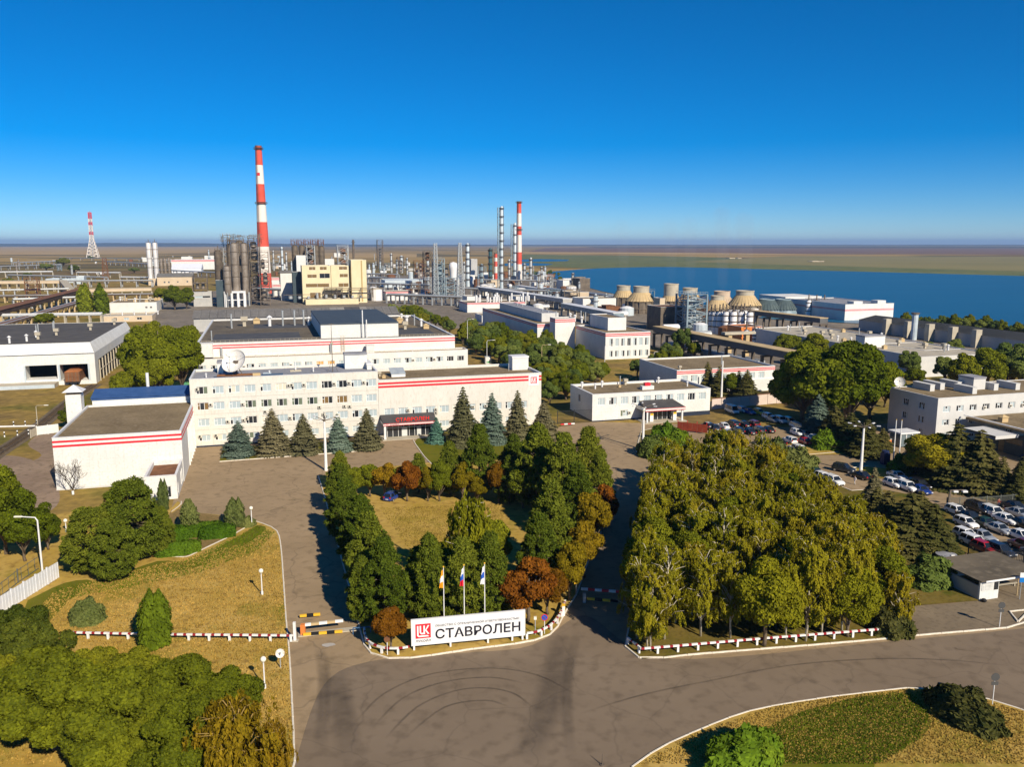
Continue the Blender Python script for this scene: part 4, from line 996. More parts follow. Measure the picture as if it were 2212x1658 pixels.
# ================================================================ the plant
def H2(P, ytop): return ZAT(P, ytop)
def platform(k, x0, x1, y0, y1, z, m=0, rail=True):
 k.box(x0, x1, y0, y1, z - .2, z, m)
 if rail:
  for a, b in (((x0, y0), (x1, y0)), ((x1, y0), (x1, y1)), ((x1, y1), (x0, y1)), ((x0, y1), (x0, y0))):
   k.bar((*a, z + 1.1), (*b, z + 1.1), .12, m=m)
   n = max(1, int(math.dist(a, b) / 2.2))
   for i in range(n): k.bar((a[0] + (b[0] - a[0]) * i / n, a[1] + (b[1] - a[1]) * i / n, z), (a[0] + (b[0] - a[0]) * i / n, a[1] + (b[1] - a[1]) * i / n, z + 1.1), .1, m=m)
def frame_tower(k, w, d, h, floors, t=.5, m=0, brace=True, decks=True):
 for x in (0, w):
  for y in (0, d): k.bar((x, y, 0), (x, y, h), t, m=m)
 for i in range(1, floors + 1):
  z = h * i / floors
  if decks: platform(k, -.2, w + .2, -.2, d + .2, z, m)
  else:
   for a, b in (((0, 0), (w, 0)), ((w, 0), (w, d)), ((w, d), (0, d)), ((0, d), (0, 0))): k.bar((*a, z), (*b, z), t * .6, m=m)
  if brace:
   z0 = h * (i - 1) / floors
   if i % 2: k.bar((0, 0, z0), (w, 0, z), t * .5, m=m); k.bar((w, 0, z0), (w, d, z), t * .5, m=m); k.bar((0, 0, z0), (0, d, z), t * .5, m=m)
   else: k.bar((w, 0, z0), (0, 0, z), t * .5, m=m); k.bar((w, d, z0), (w, 0, z), t * .5, m=m); k.bar((0, d, z0), (0, 0, z), t * .5, m=m)
def lattice_mast(name, label, cat, P, h, wb, wt, n, mats=(M_steel,), t=.3, bands=None, rot=TH, knee=None, group=None):
 """four legged lattice mast; bands: heights (fractions) where the paint changes"""
 root = thing(name, label, cat, (P[0], P[1], 0), rot, group)
 k = MB()
 def wid(f):
  if knee: kf, kw = knee; return wb + (kw - wb) * f / kf if f < kf else kw + (wt - kw) * (f - kf) / (1 - kf)
  return wb + (wt - wb) * f
 for i in range(n):
  f0, f1 = i / n, (i + 1) / n
  a, b = wid(f0) / 2, wid(f1) / 2
  m = 0
  if bands:
   m = sum(1 for q in bands if (f0 + f1) / 2 > q) % 2
  c0 = [(-a, -a), (a, -a), (a, a), (-a, a)]; c1 = [(-b, -b), (b, -b), (b, b), (-b, b)]
  for j in range(4):
   j2 = (j + 1) % 4
   k.bar((*c0[j], h * f0), (*c1[j], h * f1), t, m=m)
   k.bar((*c0[j], h * f0), (*c1[j2], h * f1), t * .6, m=m)
   k.bar((*c0[j2], h * f0), (*c1[j], h * f1), t * .6, m=m)
   k.bar((*c1[j], h * f1), (*c1[j2], h * f1), t * .6, m=m)
 k.build('lattice', list(mats), root)
 return root
def chimney(name, label, P, ztop, r0, r1, bands, rings=(), group=None):
 root = thing(name, label, 'chimney', (P[0], P[1], 0), 0, group)
 zs = [0] + bands + [ztop]
 for i in range(len(zs) - 1):
  a, b = zs[i], zs[i + 1]
  ra, rb = r0 + (r1 - r0) * a / ztop, r0 + (r1 - r0) * b / ztop
  red = (len(zs) - 2 - i) % 2 == 0
  MB().cyl(0, 0, a, b, ra, rb, 28, cap=(i == len(zs) - 2)).build('band', M_ch_red if red else M_ch_white, root, smooth=False)
 k = MB()
 for z in rings:
  r = r0 + (r1 - r0) * z / ztop
  k.cyl(0, 0, z - .3, z, r + 1.3, n=24); k.lathe(0, 0, [(r + 1.2, z + 1.1), (r + 1.3, z + 1.1), (r + 1.3, z + 1.25), (r + 1.2, z + 1.25)], 24)
  for i in range(24): a = i * math.pi / 12; k.bar(((r + 1.25) * math.cos(a), (r + 1.25) * math.sin(a), z), ((r + 1.25) * math.cos(a), (r + 1.25) * math.sin(a), z + 1.1), .14)
 k.cyl(0, 0, ztop - .2, ztop + .5, r1 + .25, r1 + .25, 24)
 k.build('gallery', M_steel_dark, root)
 ld = MB(); a = -1.9
 for s in (-.3, .3): ld.bar(((r0 + .3) * math.cos(a) + s, (r0 + .3) * math.sin(a), 0), ((r1 + .3) * math.cos(a) + s, (r1 + .3) * math.sin(a), ztop), .12)
 ld.build('ladder', M_steel_dark, root)
 return root
# the two great chimneys
P = (G(571.5, 600, 0)[0] * 0, 0)
def on_ray(x, Y):
 """ground point at distance Y that lies on survey column x near the horizon"""
 u = (x - CX) / FPX
 v = (HZ + CAM_H * FPX / Y / CP ** 2 * 0.97 - CY) / FPX
 return (u * Y / (CP - v * SP), Y)
P = on_ray(573.5, 760)
zt = ZAT(P, 316)
c1 = chimney('striped_chimney', 'tallest red and white banded chimney rising behind the dark reactor silos', P, zt, 6.2, 2.75,
  [ZAT(P, y) for y in (590, 533, 480, 440, 398, 357)], [ZAT(P, 322), ZAT(P, 440)])
e = MB().box(-1.3, 1.3, -.1, .1, -1.3, 1.3).build('emblem', M_red, c1, (-.15, -3.35, ZAT(P, 377)))
P = on_ray(1121, 980); zt = ZAT(P, 436)
chimney('striped_chimney', 'shorter red and white banded chimney beside two slender blue columns', P, zt, 3.6, 2.6, [ZAT(P, y) for y in (571, 545, 508, 489, 461)] , [ZAT(P, 438), ZAT(P, 497)])
P = on_ray(1071, 900); zt = ZAT(P, 548)
chimney('small_striped_stack', 'small orange and white banded stack left of the tall blue column', P, zt, 2.2, 1.8, [ZAT(P, y) for y in (604, 590, 576, 565, 557)][0:5])
P = on_ray(765.8, 900); k = thing('thin_stack', 'thin dark steel stack with guard ring above the yellow tower', 'stack', P + (0,)); MB().cyl(0, 0, 0, ZAT(P, 518), 1.5, 1.1, 12).cyl(0, 0, ZAT(P, 524), ZAT(P, 523), 2.0, n=12).build('shaft', M_steel_dark, k)
P = on_ray(519, 1500); k = chimney('small_striped_stack', 'tiny red tipped white stack on the far left fields', P, ZAT(P, 533), 2.2, 2.0, [ZAT(P, 541), ZAT(P, 537)])
# flare mast on the left horizon
P = G(201.5, 556.5); h = ZAT(P, 459)
fm = lattice_mast('flare_mast', 'tall lattice flare mast with red and white top on the left horizon', 'mast', P, h, 34, 8, 14, (M_ch_white, M_red), 1.5, [.52, .60, .68, .77, .88], 0.3, knee=(.42, 10))
MB().cyl(0, 0, 0, h + 5, 1.2, n=8).build('flare_pipe', M_steel, fm)
# reactor silos of the left plant
P0 = G(487, 662); mp = MPP(P0)
def silo_thing(label, x, ybase, ytop, halfw, m=M_silo, legs=True, P=None, group=None, name='silo', n=18, top='cone', zleg=None):
 P = P or G(x, ybase); h = ZAT(P, ytop); r = halfw * MPP(P)
 root = thing(name, label, 'silo', P + (0,), TH, group)
 z0 = zleg if zleg is not None else (h * .12 if legs else 0)
 k = MB(); k.lathe(0, 0, [(r * .3, z0 - (r * .9 if legs else 0)), (r, z0 + .01), (r, h - r * .35), (r * .55, h)] if top == 'cone' else [(r, z0), (r, h - r * .5), (r * .87, h - r * .2), (r * .5, h - .02), (.05, h)], n)
 b = k.build('shell', m, root); smooth_by_angle(b.data, 40)
 if legs:
  q = MB()
  for i in range(6): a = i * math.pi / 3 + .3; q.bar((r * .9 * math.cos(a), r * .9 * math.sin(a), 0), (r * .9 * math.cos(a), r * .9 * math.sin(a), z0 + 1), r * .16)
  q.build('support_leg', M_steel, root)
 q = MB()
 for f in (.3, .55, .8): q.lathe(0, 0, [(r + .02, z0 + (h - z0) * f), (r + .25, z0 + (h - z0) * f + .05), (r + .25, z0 + (h - z0) * f + .5), (r + .02, z0 + (h - z0) * f + .55)], n)
 q.bar((r * .7, -r * .78, z0), (r * .7, -r * .78, h), .35)
 q.build('ring', M_steel_dark, root)
 q = MB(); platform(q, -r * .8, r * .8, -r * .8, r * .8, h + .2); q.bar((0, 0, h), (0, 0, h + 3.5), .5)
 q.build('top_platform', M_steel_dark, root)
 return root
g_ = 'weathered metal reactor silos of the left plant'
for lab, x, yb, yt, hw, dy in (('broad dark silo at the left end of the reactor group', 477, 656, 541, 8.2, 0), ('short silver silo standing in front of the dark silo', 495, 664, 574, 7.6, 0), ('thickest tall silver silo at the middle of the reactor group', 513, 662, 524, 8.6, 0),
                           ('tall silver silo right of the thickest one', 533.5, 661, 525, 7.2, 0), ('dark tall silo half hidden behind the thickest one', 503, 655, 527, 7, 0), ('slender silver silo beside the scaffold tower', 541, 657, 531, 4.5, 0), ('rear dark silo of the reactor group', 524, 650, 520, 7.5, 0)):
 silo_thing(lab, x, yb, yt, hw, M_silo if 'silver' in lab else M_steel_dark, True, None, g_, 'reactor_silo', zleg=10.5)
fr = thing('silo_portal', 'white portal frame carrying the reactor silos', 'frame', G(488, 664) + (0,), TH)
Lw = ST(G(530, 662), G(488, 664))[0]; k = MB()
for i in range(4):
 for y in (0, 10): k.box(Lw * i / 3 - .8, Lw * i / 3 + .8, y - .8, y + .8, 0, 10)
k.box(-.8, Lw + .8, -.9, 10.9, 10.01, 11.2); k.bar((0, 0, 5), (Lw, 0, 5), .6); k.build('portal', M_cope, fr)
def tower(name, label, x0, x1, ybase, ytop, m, floors, depth=None, t=.55, vessels=(), mv=M_silo, decks=True, group=None, ox=0):
 P = G(x0, ybase); w = (x1 - x0) * MPP(P) / math.cos(TH) * .93; h = ZAT(P, ytop); d = depth or w * .8
 root = thing(name, label, 'scaffold tower', P + (0,), TH, group)
 k = MB(); frame_tower(k, w, d, h, floors, t, decks=decks); k.build('frame', m, root)
 for i, (fx, fz0, fz1, fr_) in enumerate(vessels):
  v = MB(); z0, z1, r = h * fz0, h * fz1, w * fr_
  v.lathe(w * fx, d * .45, [(r * .3, z0 - r * .5), (r, z0), (r, z1), (r * .3, z1 + r * .5)], 12)
  b = v.build('vessel', mv if not hasattr(mv, '__len__') else mv[i % len(mv)], root); smooth_by_angle(b.data, 40)
 return root
tower('scaffold_tower', 'grey scaffold stair tower full of vessels right of the reactor silos', 543, 566, 660, 513, M_steel_dark, 15, 12, .5, ((.55, .1, .22, .3), (.55, .3, .42, .32), (.5, .5, .6, .3), (.5, .68, .8, .33), (.45, .86, .92, .3)))
tower('scaffold_tower', 'lighter low scaffold right of the vessel tower', 564, 584, 661, 545, M_steel_dark, 11, 9, .5, ((.4, .1, .3, .25), (.6, .4, .6, .25), (.4, .7, .85, .2)))
tower('scaffold_tower', 'rickety scaffold above the short silver silo', 489, 503, 655, 508, M_steel, 14, 8, .35)
tower('scaffold_tower', 'scaffold frame on the little concrete tower left of the silos', 419, 449, 662, 600, M_steel_dark, 5, 9, .5, ((.3, .6, .8, .12), (.7, .6, .8, .12)))
k = MB(); rr = random.Random(4)
pt = thing('pipe_bridge', 'tangle of railings and pipes across the tops of the reactor silos', 'pipe bridge', G(500, 656) + (ZAT(G(500, 656), 522),), TH)
platform(k, -4, 18, 0, 8, 0); platform(k, 2, 14, 1, 6, 3.2); platform(k, 18, 26, 1, 7, 2.0)
for i in range(30):
 x, y = rr.uniform(-6, 26), rr.uniform(0, 8); k.bar((x, y, rr.uniform(-3, 0)), (x, y, rr.uniform(2, 6.5)), .25)
for i in range(9): x = rr.uniform(-6, 16); y = rr.uniform(0, 8); z = rr.uniform(.5, 5); k.bar((x, y, z), (x + rr.uniform(5, 10), y, z + rr.uniform(-1, 1)), .4)
k.build('piping', M_steel_dark, pt)
building('concrete_tower', 'small grey concrete tower with a strip of windows left of the reactor silos', 'building', G(419, 663), 12.5, 9, 10.5, M_grey_wall, M_roof, .3, front=[(1, 11.5, 6.2, 7.6, 'two', 'bd')])
lb = building('control_block', 'dark blue shaded block below the reactor silos', 'building', G(469, 664), 7, 10, 19, M_shade_blue, M_roof, .2)  # its shade is put into the wall colour
# dark silo row and ladder towers behind the yellow building
for i, x in enumerate((641, 656, 671, 687, 698)):
 silo_thing(('dark brown silo with rusty crown, ' + ('leftmost', 'second', 'middle', 'fourth', 'rightmost')[i] + ' of the row behind the yellow building'), x, 640, 530 + (i == 4) * 2, 6.6, M_steel_dark, False, None, 'dark silos behind the yellow building', 'dark_silo')
 P = G(x, 640); z = ZAT(P, 531); r = 6.6 * MPP(P)
 k = MB(); frame_tower(k, r * 1.8, r * 1.5, ZAT(P, 521) - z + .5, 2, .5)
 c = thing('silo_headgear', 'rusty head frame on top of the ' + ('leftmost', 'second', 'middle', 'fourth', 'rightmost')[i] + ' dark brown silo', 'head frame', (P[0] - r * .9, P[1] - r * .6, z + .3), TH, 'rusty silo head frames'); k.build('frame', M_rust, c)
tower('ladder_tower', 'pale ladder tower with red discs in front of the dark silos', 667, 684, 642, 533, M_steel, 9, 8, .45, ((.5, .85, .93, .3), (.5, .62, .72, .3), (.5, .3, .5, .25)), [M_rust, M_rust, M_steel])
tower('ladder_tower', 'pale ladder tower with red discs between the silos and yellow tower', 733, 756, 642, 532, M_steel, 9, 8, .45, ((.5, .86, .93, .28), (.5, .62, .72, .28), (.5, .2, .5, .28)), [M_rust, M_rust, M_steel])
tower('ladder_tower', 'second scaffold bay beside the red disc tower', 686, 704, 640, 545, M_steel_dark, 7, 8, .45, ((.5, .7, .9, .2), (.5, .2, .5, .3)))
k = building('white_block', 'white block rising between dark silos and yellow building', 'building', G(643.5, 642), 22 * MPP(G(643, 642)), 12, ZAT(G(643, 642), 552), M_white, M_roof, .2)
# the yellow building
yp = G(655, 657); ym = MPP(yp) / math.cos(TH) * .95
hy = ZAT(yp, 574.5)
def zrow(a, b): return (ZAT(yp, b), ZAT(yp, a))
br = 'nn'
yops = [(15 * ym, 29 * ym, *zrow(577, 584), 'two', br), (38 * ym, 53 * ym, *zrow(577, 584), 'two', br), (11 * ym, 31 * ym, *zrow(593.5, 601), 'two', br), (37 * ym, 59 * ym, *zrow(591.5, 602), 'two', 'dd'), (7 * ym, 57 * ym, *zrow(613.5, 621.5), 'two', br),
  (15 * ym, 38 * ym, *zrow(633, 648), 'two', br)]
yb = building('yellow_building', 'cream yellow process building with ochre louvre bands', 'building', yp, 61 * ym, 20, hy, M_yellow, M_roof, .3, front=yops)
yops = [(17 * ym, 35 * ym, *zrow(577, 584), 'two', br), (18 * ym, 36 * ym, *zrow(593, 600.5), 'two', br), (15 * ym, 37 * ym, *zrow(613.5, 621.5), 'two', br), (5 * ym, 35 * ym, *zrow(634, 650), 'two', 'nd')]
y2 = building('yellow_annex', 'right half of the cream yellow process building with louvre bands', 'building', W(62 * ym, .5, yp), 38 * ym, 20, hy * .998, M_yellow, M_roof, .3, front=yops)
y3 = building('yellow_tower', 'taller cream yellow stair tower right of the process building', 'building', W(106 * ym, 1, yp), 33 * ym, 20, ZAT(W(106 * ym, 1, yp), 562), M_yellow, M_roof, .3)
MB().box(21 * ym, 24 * ym, -.15, -.005, 1, ZAT(W(106 * ym, 1, yp), 563)).build('pilaster', mat('tan_pilaster', (0.42, 0.30, 0.13), rough=.8), y3)
yl = building('yellow_plinth', 'low cream block along the foot of the yellow building', 'building', W(4 * ym, -12, yp), 112 * ym, 11.5, 4.0, M_yellow, M_roof, .2)
k = thing('pipe_rack', 'pipe frames and pumps in front of the yellow building', 'pipe rack', W(46 * ym, -5, yp) + (4.2,), TH)
q = MB();
for i in range(4): frame_tower(q, 13, 3.5, 7, 2, .35) if i == 0 else None
for i in range(1, 5):
 for y in (0, 3.5): q.bar((i * 9, y, 0), (i * 9, y, 7.5), .4)
q.bar((0, 0, 7.4), (36, 0, 7.4), .4); q.bar((0, 1.5, 6), (36, 1.5, 6), .5); q.bar((-30, 1, 3), (36, 1, 3), .35); q.build('frame', M_steel_dark, k)
q = MB(); rr = random.Random(8)
for i in range(9): q.cyl(-25 + i * 6.5, 1.6, 0, rr.uniform(1.5, 4), rr.uniform(.8, 1.5), n=10)
q.build('pump', M_steel, k)
building('yellow_shaded_side', 'dark coloured block as the shaded left side of the yellow building', 'building', W(-19 * ym, 14, yp), 18.5 * ym, 14, hy * .82, M_shade_blue, M_roof, .2)  # side face in shadow, built as a block with the shade in its colour
# far left things
def simple(name, label, x0, x1, ybase, ytop, depth, wall, roof, cat='building', stripes=False, group=None, parapet=.3, front=(), slope=False):
 P = G(x0, ybase); w = (x1 - x0) * MPP(P) / math.cos(TH) * .95; h = max(1.5, ZAT(P, ytop))
 st_ = [(h * .93, h * .98), (h * .84, h * .89)] if stripes else None
 r = building(name, label, cat, P, w, depth, h, wall, roof, 0 if slope else parapet, stripes=st_, front=[(a * w, b * w, c * h, d * h, 'two', lk) for a, b, c, d, lk in front], group=group)
 if slope:
  MB().add([(-.4, -.4, h + .16), (w + .4, -.4, h + .16), (w + .4, depth + .4, h + .16), (-.4, depth + .4, h + .16), (-.4, depth / 2, h + depth * .16), (w + .4, depth / 2, h + depth * .16)],
                 [(0, 1, 5, 4), (2, 3, 4, 5), (0, 4, 3), (1, 2, 5), (3, 2, 1, 0)]).build('roof_slope', roof, r)
 return r
M_tent = mat('white_tent_fabric', (0.72, 0.74, 0.80), (0.66, 0.68, 0.74), scale=.2, rough=.7)
for lab, x, hw, yb, yt, m in (('left of the two tall pale silos on the left', 327, 5.4, 616, 524, M_tank_white), ('right of the two tall pale silos on the left', 340.5, 5.0, 616, 524, M_tank_white),
                          ('left of three short dark silos beside the pale pair', 351.5, 3.2, 612, 558, M_silo), ('middle of three short dark silos beside the pale pair', 359.5, 3.2, 612, 558, M_silo), ('right of three short dark silos beside the pale pair', 368, 3.2, 612, 557, M_silo)):
 silo_thing(lab, x, yb, yt, hw, m, True, None, None, 'silo', zleg=7)
simple('beige_hall', 'plain beige hall with four small windows below the pale silos', 340, 413, 618, 599, 22, M_beige, M_corrug, front=((.18, .23, .3, .5, 'd'), (.3, .35, .3, .5, 'd'), (.55, .6, .35, .5, 'd'), (.82, .87, .35, .55, 'd')), slope=True)
simple('beige_shed', 'small pinkish shed joined to the beige hall', 321, 339.5, 617, 602, 14, M_beige, M_white)
simple('striped_warehouse', 'wide white warehouse with red stripes behind the white tent', 371, 469, 583, 562, 60, M_white, M_cope, stripes=True)
simple('tent_hall', 'white fabric tent hall with ridge roof on the left plant', 371, 432, 590, 581, 45, M_tent, M_tent, slope=True)
simple('blue_grey_shed', 'low blue grey shed with flat roof among the left pipe racks', 99, 166, 612, 603, 30, M_steel_pale, M_steel_pale)
simple('pump_house', 'blue grey pump house block at the end of the low shed', 166, 181, 614, 597, 14, M_steel_pale, M_cope)
b_ = simple('flat_white_building', 'flat white building with rusty roof vents left of the reactor silos', 238, 333, 677, 655, 38, M_white, M_roof, front=((.75, .8, .4, .6, 'd'), (.85, .9, .4, .6, 'd')))
rr = random.Random(21); w_ = 95 * MPP(G(238, 677))
for i in range(13): vent(b_, rr.uniform(2, w_ * .95), rr.uniform(4, 34), ZAT(G(238, 677), 655) - .3, rr.choice(('cap', 'box', 'pipe', 'hood')), 1.5)
b_ = simple('beige_workshop', 'low beige workshop in front of the flat white building', 217, 322, 697, 684, 18, M_beige, M_conc, front=((.25, .32, .3, .7, 'd'), (.45, .55, .3, .7, 'b'), (.7, .8, .3, .7, 'd')))
for i in range(5): vent(b_, 4 + i * 6.5, 9, ZAT(G(217, 697), 684) - .3, rr.choice(('cap', 'pipe')), 1.2)
lattice_mast('steel_pylon', 'dark rusty lattice pylon among the left pipe racks', 'pylon', G(229, 607), ZAT(G(229, 607), 558), 7, 4, 8, (M_rust,), .35)
tower('rusty_scaffold', 'rust brown scaffold frame at the left edge pipe racks', 56, 81, 645, 603, M_rust, 5, 8, .5)
k = simple('pump_house', 'far white block with red roof line on the left fields', 308 + 392, 308 + 414, 575, 560, 20, M_white, M_cope)
# pipe racks and conveyor galleries: long things on trestles
def gallery(name, label, Pa, Pb, z, w, hgt, mats, legs=0, leg_m=M_conc_y, pipes=0, cat='conveyor gallery', group=None, za=None, zb=None, roofed=True):
 """enclosed or open gallery from ground point Pa to Pb, its deck at height z"""
 L = math.dist(Pa, Pb); a = math.atan2(Pb[1] - Pa[1], Pb[0] - Pa[0])
 za = z if za is None else za; zb = z if zb is None else zb
 root = thing(name, label, cat, Pa + (0,), a, group)
 k = MB()
 def B(y0, y1, d0, d1, m): k.add([(0, y0, za + d0), (L, y0, zb + d0), (L, y1, zb + d0), (0, y1, za + d0), (0, y0, za + d1), (L, y0, zb + d1), (L, y1, zb + d1), (0, y1, za + d1)],
         [(0, 3, 2, 1), (4, 5, 6, 7), (0, 1, 5, 4), (1, 2, 6, 5), (2, 3, 7, 6), (3, 0, 4, 7)], m)
 if hgt > 0:
  B(-w / 2, w / 2, 0, hgt, 0); k.build('gallery', mats[0], root)
  k = MB(); B(-w / 2 - .3, w / 2 + .3, hgt + .01, hgt + .3, 0); k.build('roof', mats[1], root)
 else:
  B(-w / 2, -w / 2 + .4, -.6, 0, 0); B(w / 2 - .4, w / 2, -.6, 0, 0); k.build('girder', mats[0], root)
 if pipes:
  for m_, off in ((mats[1], 0), (M_steel, 1)):
   q = MB()
   for i in range(off, pipes, 2):
    y = -w / 2 + .5 + (w - 1) * i / max(1, pipes - 1); r = .22 + .25 * ((i * 7) % 3) / 2
    q.tube([(0, y, za + r + .02), (L, y, zb + r + .02)], r, 7)
   q.build('pipe', m_, root)
 n = legs if legs > 0 else max(2, int(L / 18))
 lg = MB(); z_ = 1.0
 lm = None
 for i in range(n + 1):
  x = L * i / n; zz = za + (zb - za) * i / n - .61
  if zz < 1: continue
  lg = MB()
  for y in (-w / 2 + .5, w / 2 - .5): lg.box(-.45, .45, y - .45, y + .45, 0, zz - .6)
  lg.box(-.5, .5, -w / 2, w / 2, zz - .59, zz)
  lg.build('trestle', leg_m, root, (x, 0, 0))
 return root
M_rustdark = mat('dark_rusty_gallery', (0.055, 0.035, 0.025), (0.10, 0.06, 0.04), scale=.1, rough=.9)
gallery('conveyor_gallery', 'dark rusty double gallery running diagonally at the left edge', G(-60, 722), G(178, 648), 6.5, 7, 2.4, (M_rustdark, M_rust), 14)
gallery('pipe_rack', 'pipe rack with many pipes alongside the dark rusty gallery', G(-60, 745), G(186, 664), 5.0, 5, 0, (M_steel_dark, M_rust), 16, M_conc_y, 6)
gallery('conveyor_gallery', 'pale beige conveyor gallery at the far left', G(-40, 631), G(138, 629), 7.5, 6, 2.6, (M_beige, M_conc), 9, M_conc)
gallery('conveyor_gallery', 'sloping end of the pale beige gallery', G(138, 629), G(154, 640), 7.5, 6, 2.6, (M_beige, M_conc), 2, M_conc, za=7.5, zb=3.2)
gallery('conveyor_gallery', 'low pale gallery leading to the reactor silos', G(154, 640), G(328, 636), 3.2, 6, 2.6, (M_beige, M_conc), 8, M_conc)
gallery('pipe_rack', 'dark pipe rack behind the two poplars', G(-40, 655), G(420, 648), 5.0, 6, 0, (M_rustdark, M_steel_dark), 18, M_conc_y, 8)
gallery('pipe_rack', 'pale pipe line on posts at the far left', G(-40, 600), G(115, 598), 7, 4, 0, (M_steel, M_cope), 6, M_conc, 4)
gallery('pipe_rack', 'pale pipe line on posts left of the pylon', G(168, 600), G(260, 601), 7, 4, 0, (M_steel, M_cope), 4, M_conc, 4)
gallery('pipe_rack', 'pale pipe line on posts right of the pylon', G(262, 610), G(322, 611), 6, 4, 0, (M_steel, M_cope), 4, M_conc, 4)
gallery('pipe_rack', 'thin pipe line crossing in front of the poplars', G(-20, 706), G(222, 702), 6, 2.5, 0, (M_steel, M_cope), 9, M_conc, 3)
gallery('pipe_rack', 'low pipe line with bends at the left edge', G(-40, 730), G(88, 728), 4.0, 2.0, 0, (M_steel_blue, M_steel), 4, M_steel, 2)
gallery('pipe_rack', 'pipe line among the far left weeds', G(28, 575), G(130, 571), 7, 5, 0, (M_steel, M_steel), 8, M_steel, 5)
for lab, xa, ya, xb, yb in (('far pipe rack under the flare mast', 130, 562, 330, 566), ('far pipe rack beyond the scrub at left', -20, 585, 130, 580), ('far pipe rack right of the flare mast', 230, 572, 330, 578), ('far pipe rack behind the striped warehouse', 340, 570, 480, 566),
                          ('pipe rack behind the yellow building', 700, 600, 860, 605), ('pipe rack left of the sphere tank', 780, 626, 930, 632), ('pipe rack right of the yellow tower', 800, 612, 960, 622),
                          ('pipe rack left of the long white plant hall', 840, 655, 1000, 662), ('pipe rack behind the long white plant hall', 1000, 640, 1180, 646), ('pipe rack below the striped chimney', 1030, 618, 1220, 622),
                          ('pipe rack at the left edge before the pale gallery', -40, 646, 150, 641), ('pipe rack between pale gallery and pylon', 60, 622, 330, 620), ('pipe rack crossing the left scrub', 20, 606, 230, 612), ('pipe rack left of the poplars', 30, 668, 180, 662), ('pipe rack beyond the beige hall', 330, 592, 470, 600), ('pipe rack beside the brown tanks', 1180, 640, 1330, 660), ('pipe rack between reactor silos and yellow building', 560, 640, 660, 645), ('second pipe rack between silos and yellow building', 565, 625, 655, 628)):
 gallery('pipe_rack', lab, G(xa, ya), G(xb, yb), 6.5, 6, 0, (M_steel_dark, M_steel), 8, M_steel, 7)
# middle plant: columns, masts, vessels
def column(label, x, halfw, ybase, ytop, m, stair=0, name='distillation_column', rings=4, group=None):
 P = G(x, ybase); h = ZAT(P, ytop); r = halfw * MPP(P)
 root = thing(name, label, 'column', P + (0,), TH, group)
 b = MB().lathe(0, 0, [(r * 1.15, 0), (r * 1.15, 3), (r, 4), (r, h - r), (r * .7, h - r * .3), (.05, h)], 14).build('shell', m, root); smooth_by_angle(b.data, 40)
 k = MB()
 for i in range(rings):
  z = h * (i + 1) / (rings + .4)
  k.lathe(0, 0, [(r, z), (r + 1.0, z), (r + 1.0, z + .25), (r, z + .25)], 14)
  k.lathe(0, 0, [(r + .95, z + 1.1), (r + 1.05, z + 1.1), (r + 1.05, z + 1.25), (r + .95, z + 1.25)], 14)
  for j in range(8): a = j * math.pi / 4; k.bar(((r + 1) * math.cos(a), (r + 1) * math.sin(a), z + .2), ((r + 1) * math.cos(a), (r + 1) * math.sin(a), z + 1.2), .15)
 k.bar((r + .4, -.2, 0), (r + .4, -.2, h), .35); k.bar((-r - .4, -.5, h * .1), (-r - .4, -.5, h * .96), .5)
 k.build('ladder_platform', M_steel_dark, root)
 if stair:
  q = MB(); frame_tower(q, r * 1.5, r * 1.6, h * stair, int(h * stair / 6), .4, decks=False)
  q.build('stair_frame', M_steel_blue, root, (-r * 2.8, -r * .5, 0))
 return root
column('tallest pale blue column with dark stair frame on its left', 1084, 3.0, 625, 445, M_steel_pale, .98, rings=10)
column('pale blue column touching the shorter striped chimney', 1112.5, 3.0, 605, 481, M_steel_pale, .97, rings=6)
column('grey blue column with platforms left of the chimney group', 1011, 3.6, 620, 525, M_steel_pale, .5, rings=6)
column('dark teal column left of the small orange stack', 1059.6, 4.0, 615, 536, mat('dark_teal_steel', (0.02, 0.07, 0.085), (0.04, 0.10, 0.115), scale=.3, rough=.6), rings=5)
column('short blue grey column left of the dark teal column', 1041, 3.0, 626, 570, M_steel_blue, .9, rings=4)
for lab, x, hw, yb, yt in (('short pale column right of the striped chimney', 1133, 2.2, 607, 569), ('grey column with head frame at the lake edge', 1146.5, 2.4, 612, 556), ('thin mast column further right', 1164, 1.1, 640, 591), ('slim column beside the thin mast', 1170, 1.6, 618, 576),
                           ('small column before the lake', 1189, 1.3, 622, 596), ('thin column by the white block at the lake', 1237, 1.4, 628, 589), ('far left slim column', 846, 1.8, 590, 547), ('pair column near the left lattice', 868, 3.2, 590, 552), ('column with rusty top', 925, 2.6, 615, 548),
                           ('slim blue column behind white roof', 1100, 2, 612, 560), ('slim grey column by the sphere', 1003, 1.6, 625, 565), ('short twin column', 858, 2.0, 592, 561), ('second short twin column', 880, 1.8, 594, 557), ('left slim far column', 745, 1.5, 578, 538),
                           ('slim column behind reactor silos', 592, 1.4, 585, 541), ('slim column left of the yellow building', 611, 2.2, 590, 533), ('short column left of the white block', 620, 1.6, 592, 545), ('far slim column on the left', 452, 1.3, 566, 540), ('far column pair on the left', 473, 1.6, 568, 541)):
 column(lab, x, hw, yb, yt, M_steel_pale if hash(lab) % 2 == 0 and False else (M_steel_pale if len(lab) % 2 else M_steel), 0, rings=3)
lattice_mast('lattice_mast', 'pale lattice mast left of the white sphere tank', 'mast', G(942, 648), ZAT(G(942, 648), 526), 4.2, 2.2, 16, (M_steel,), .3)
lattice_mast('lattice_mast', 'pale lattice mast right of the white sphere tank', 'mast', G(994.5, 661), ZAT(G(994.5, 661), 525), 6.0, 1.6, 18, (M_steel,), .32)
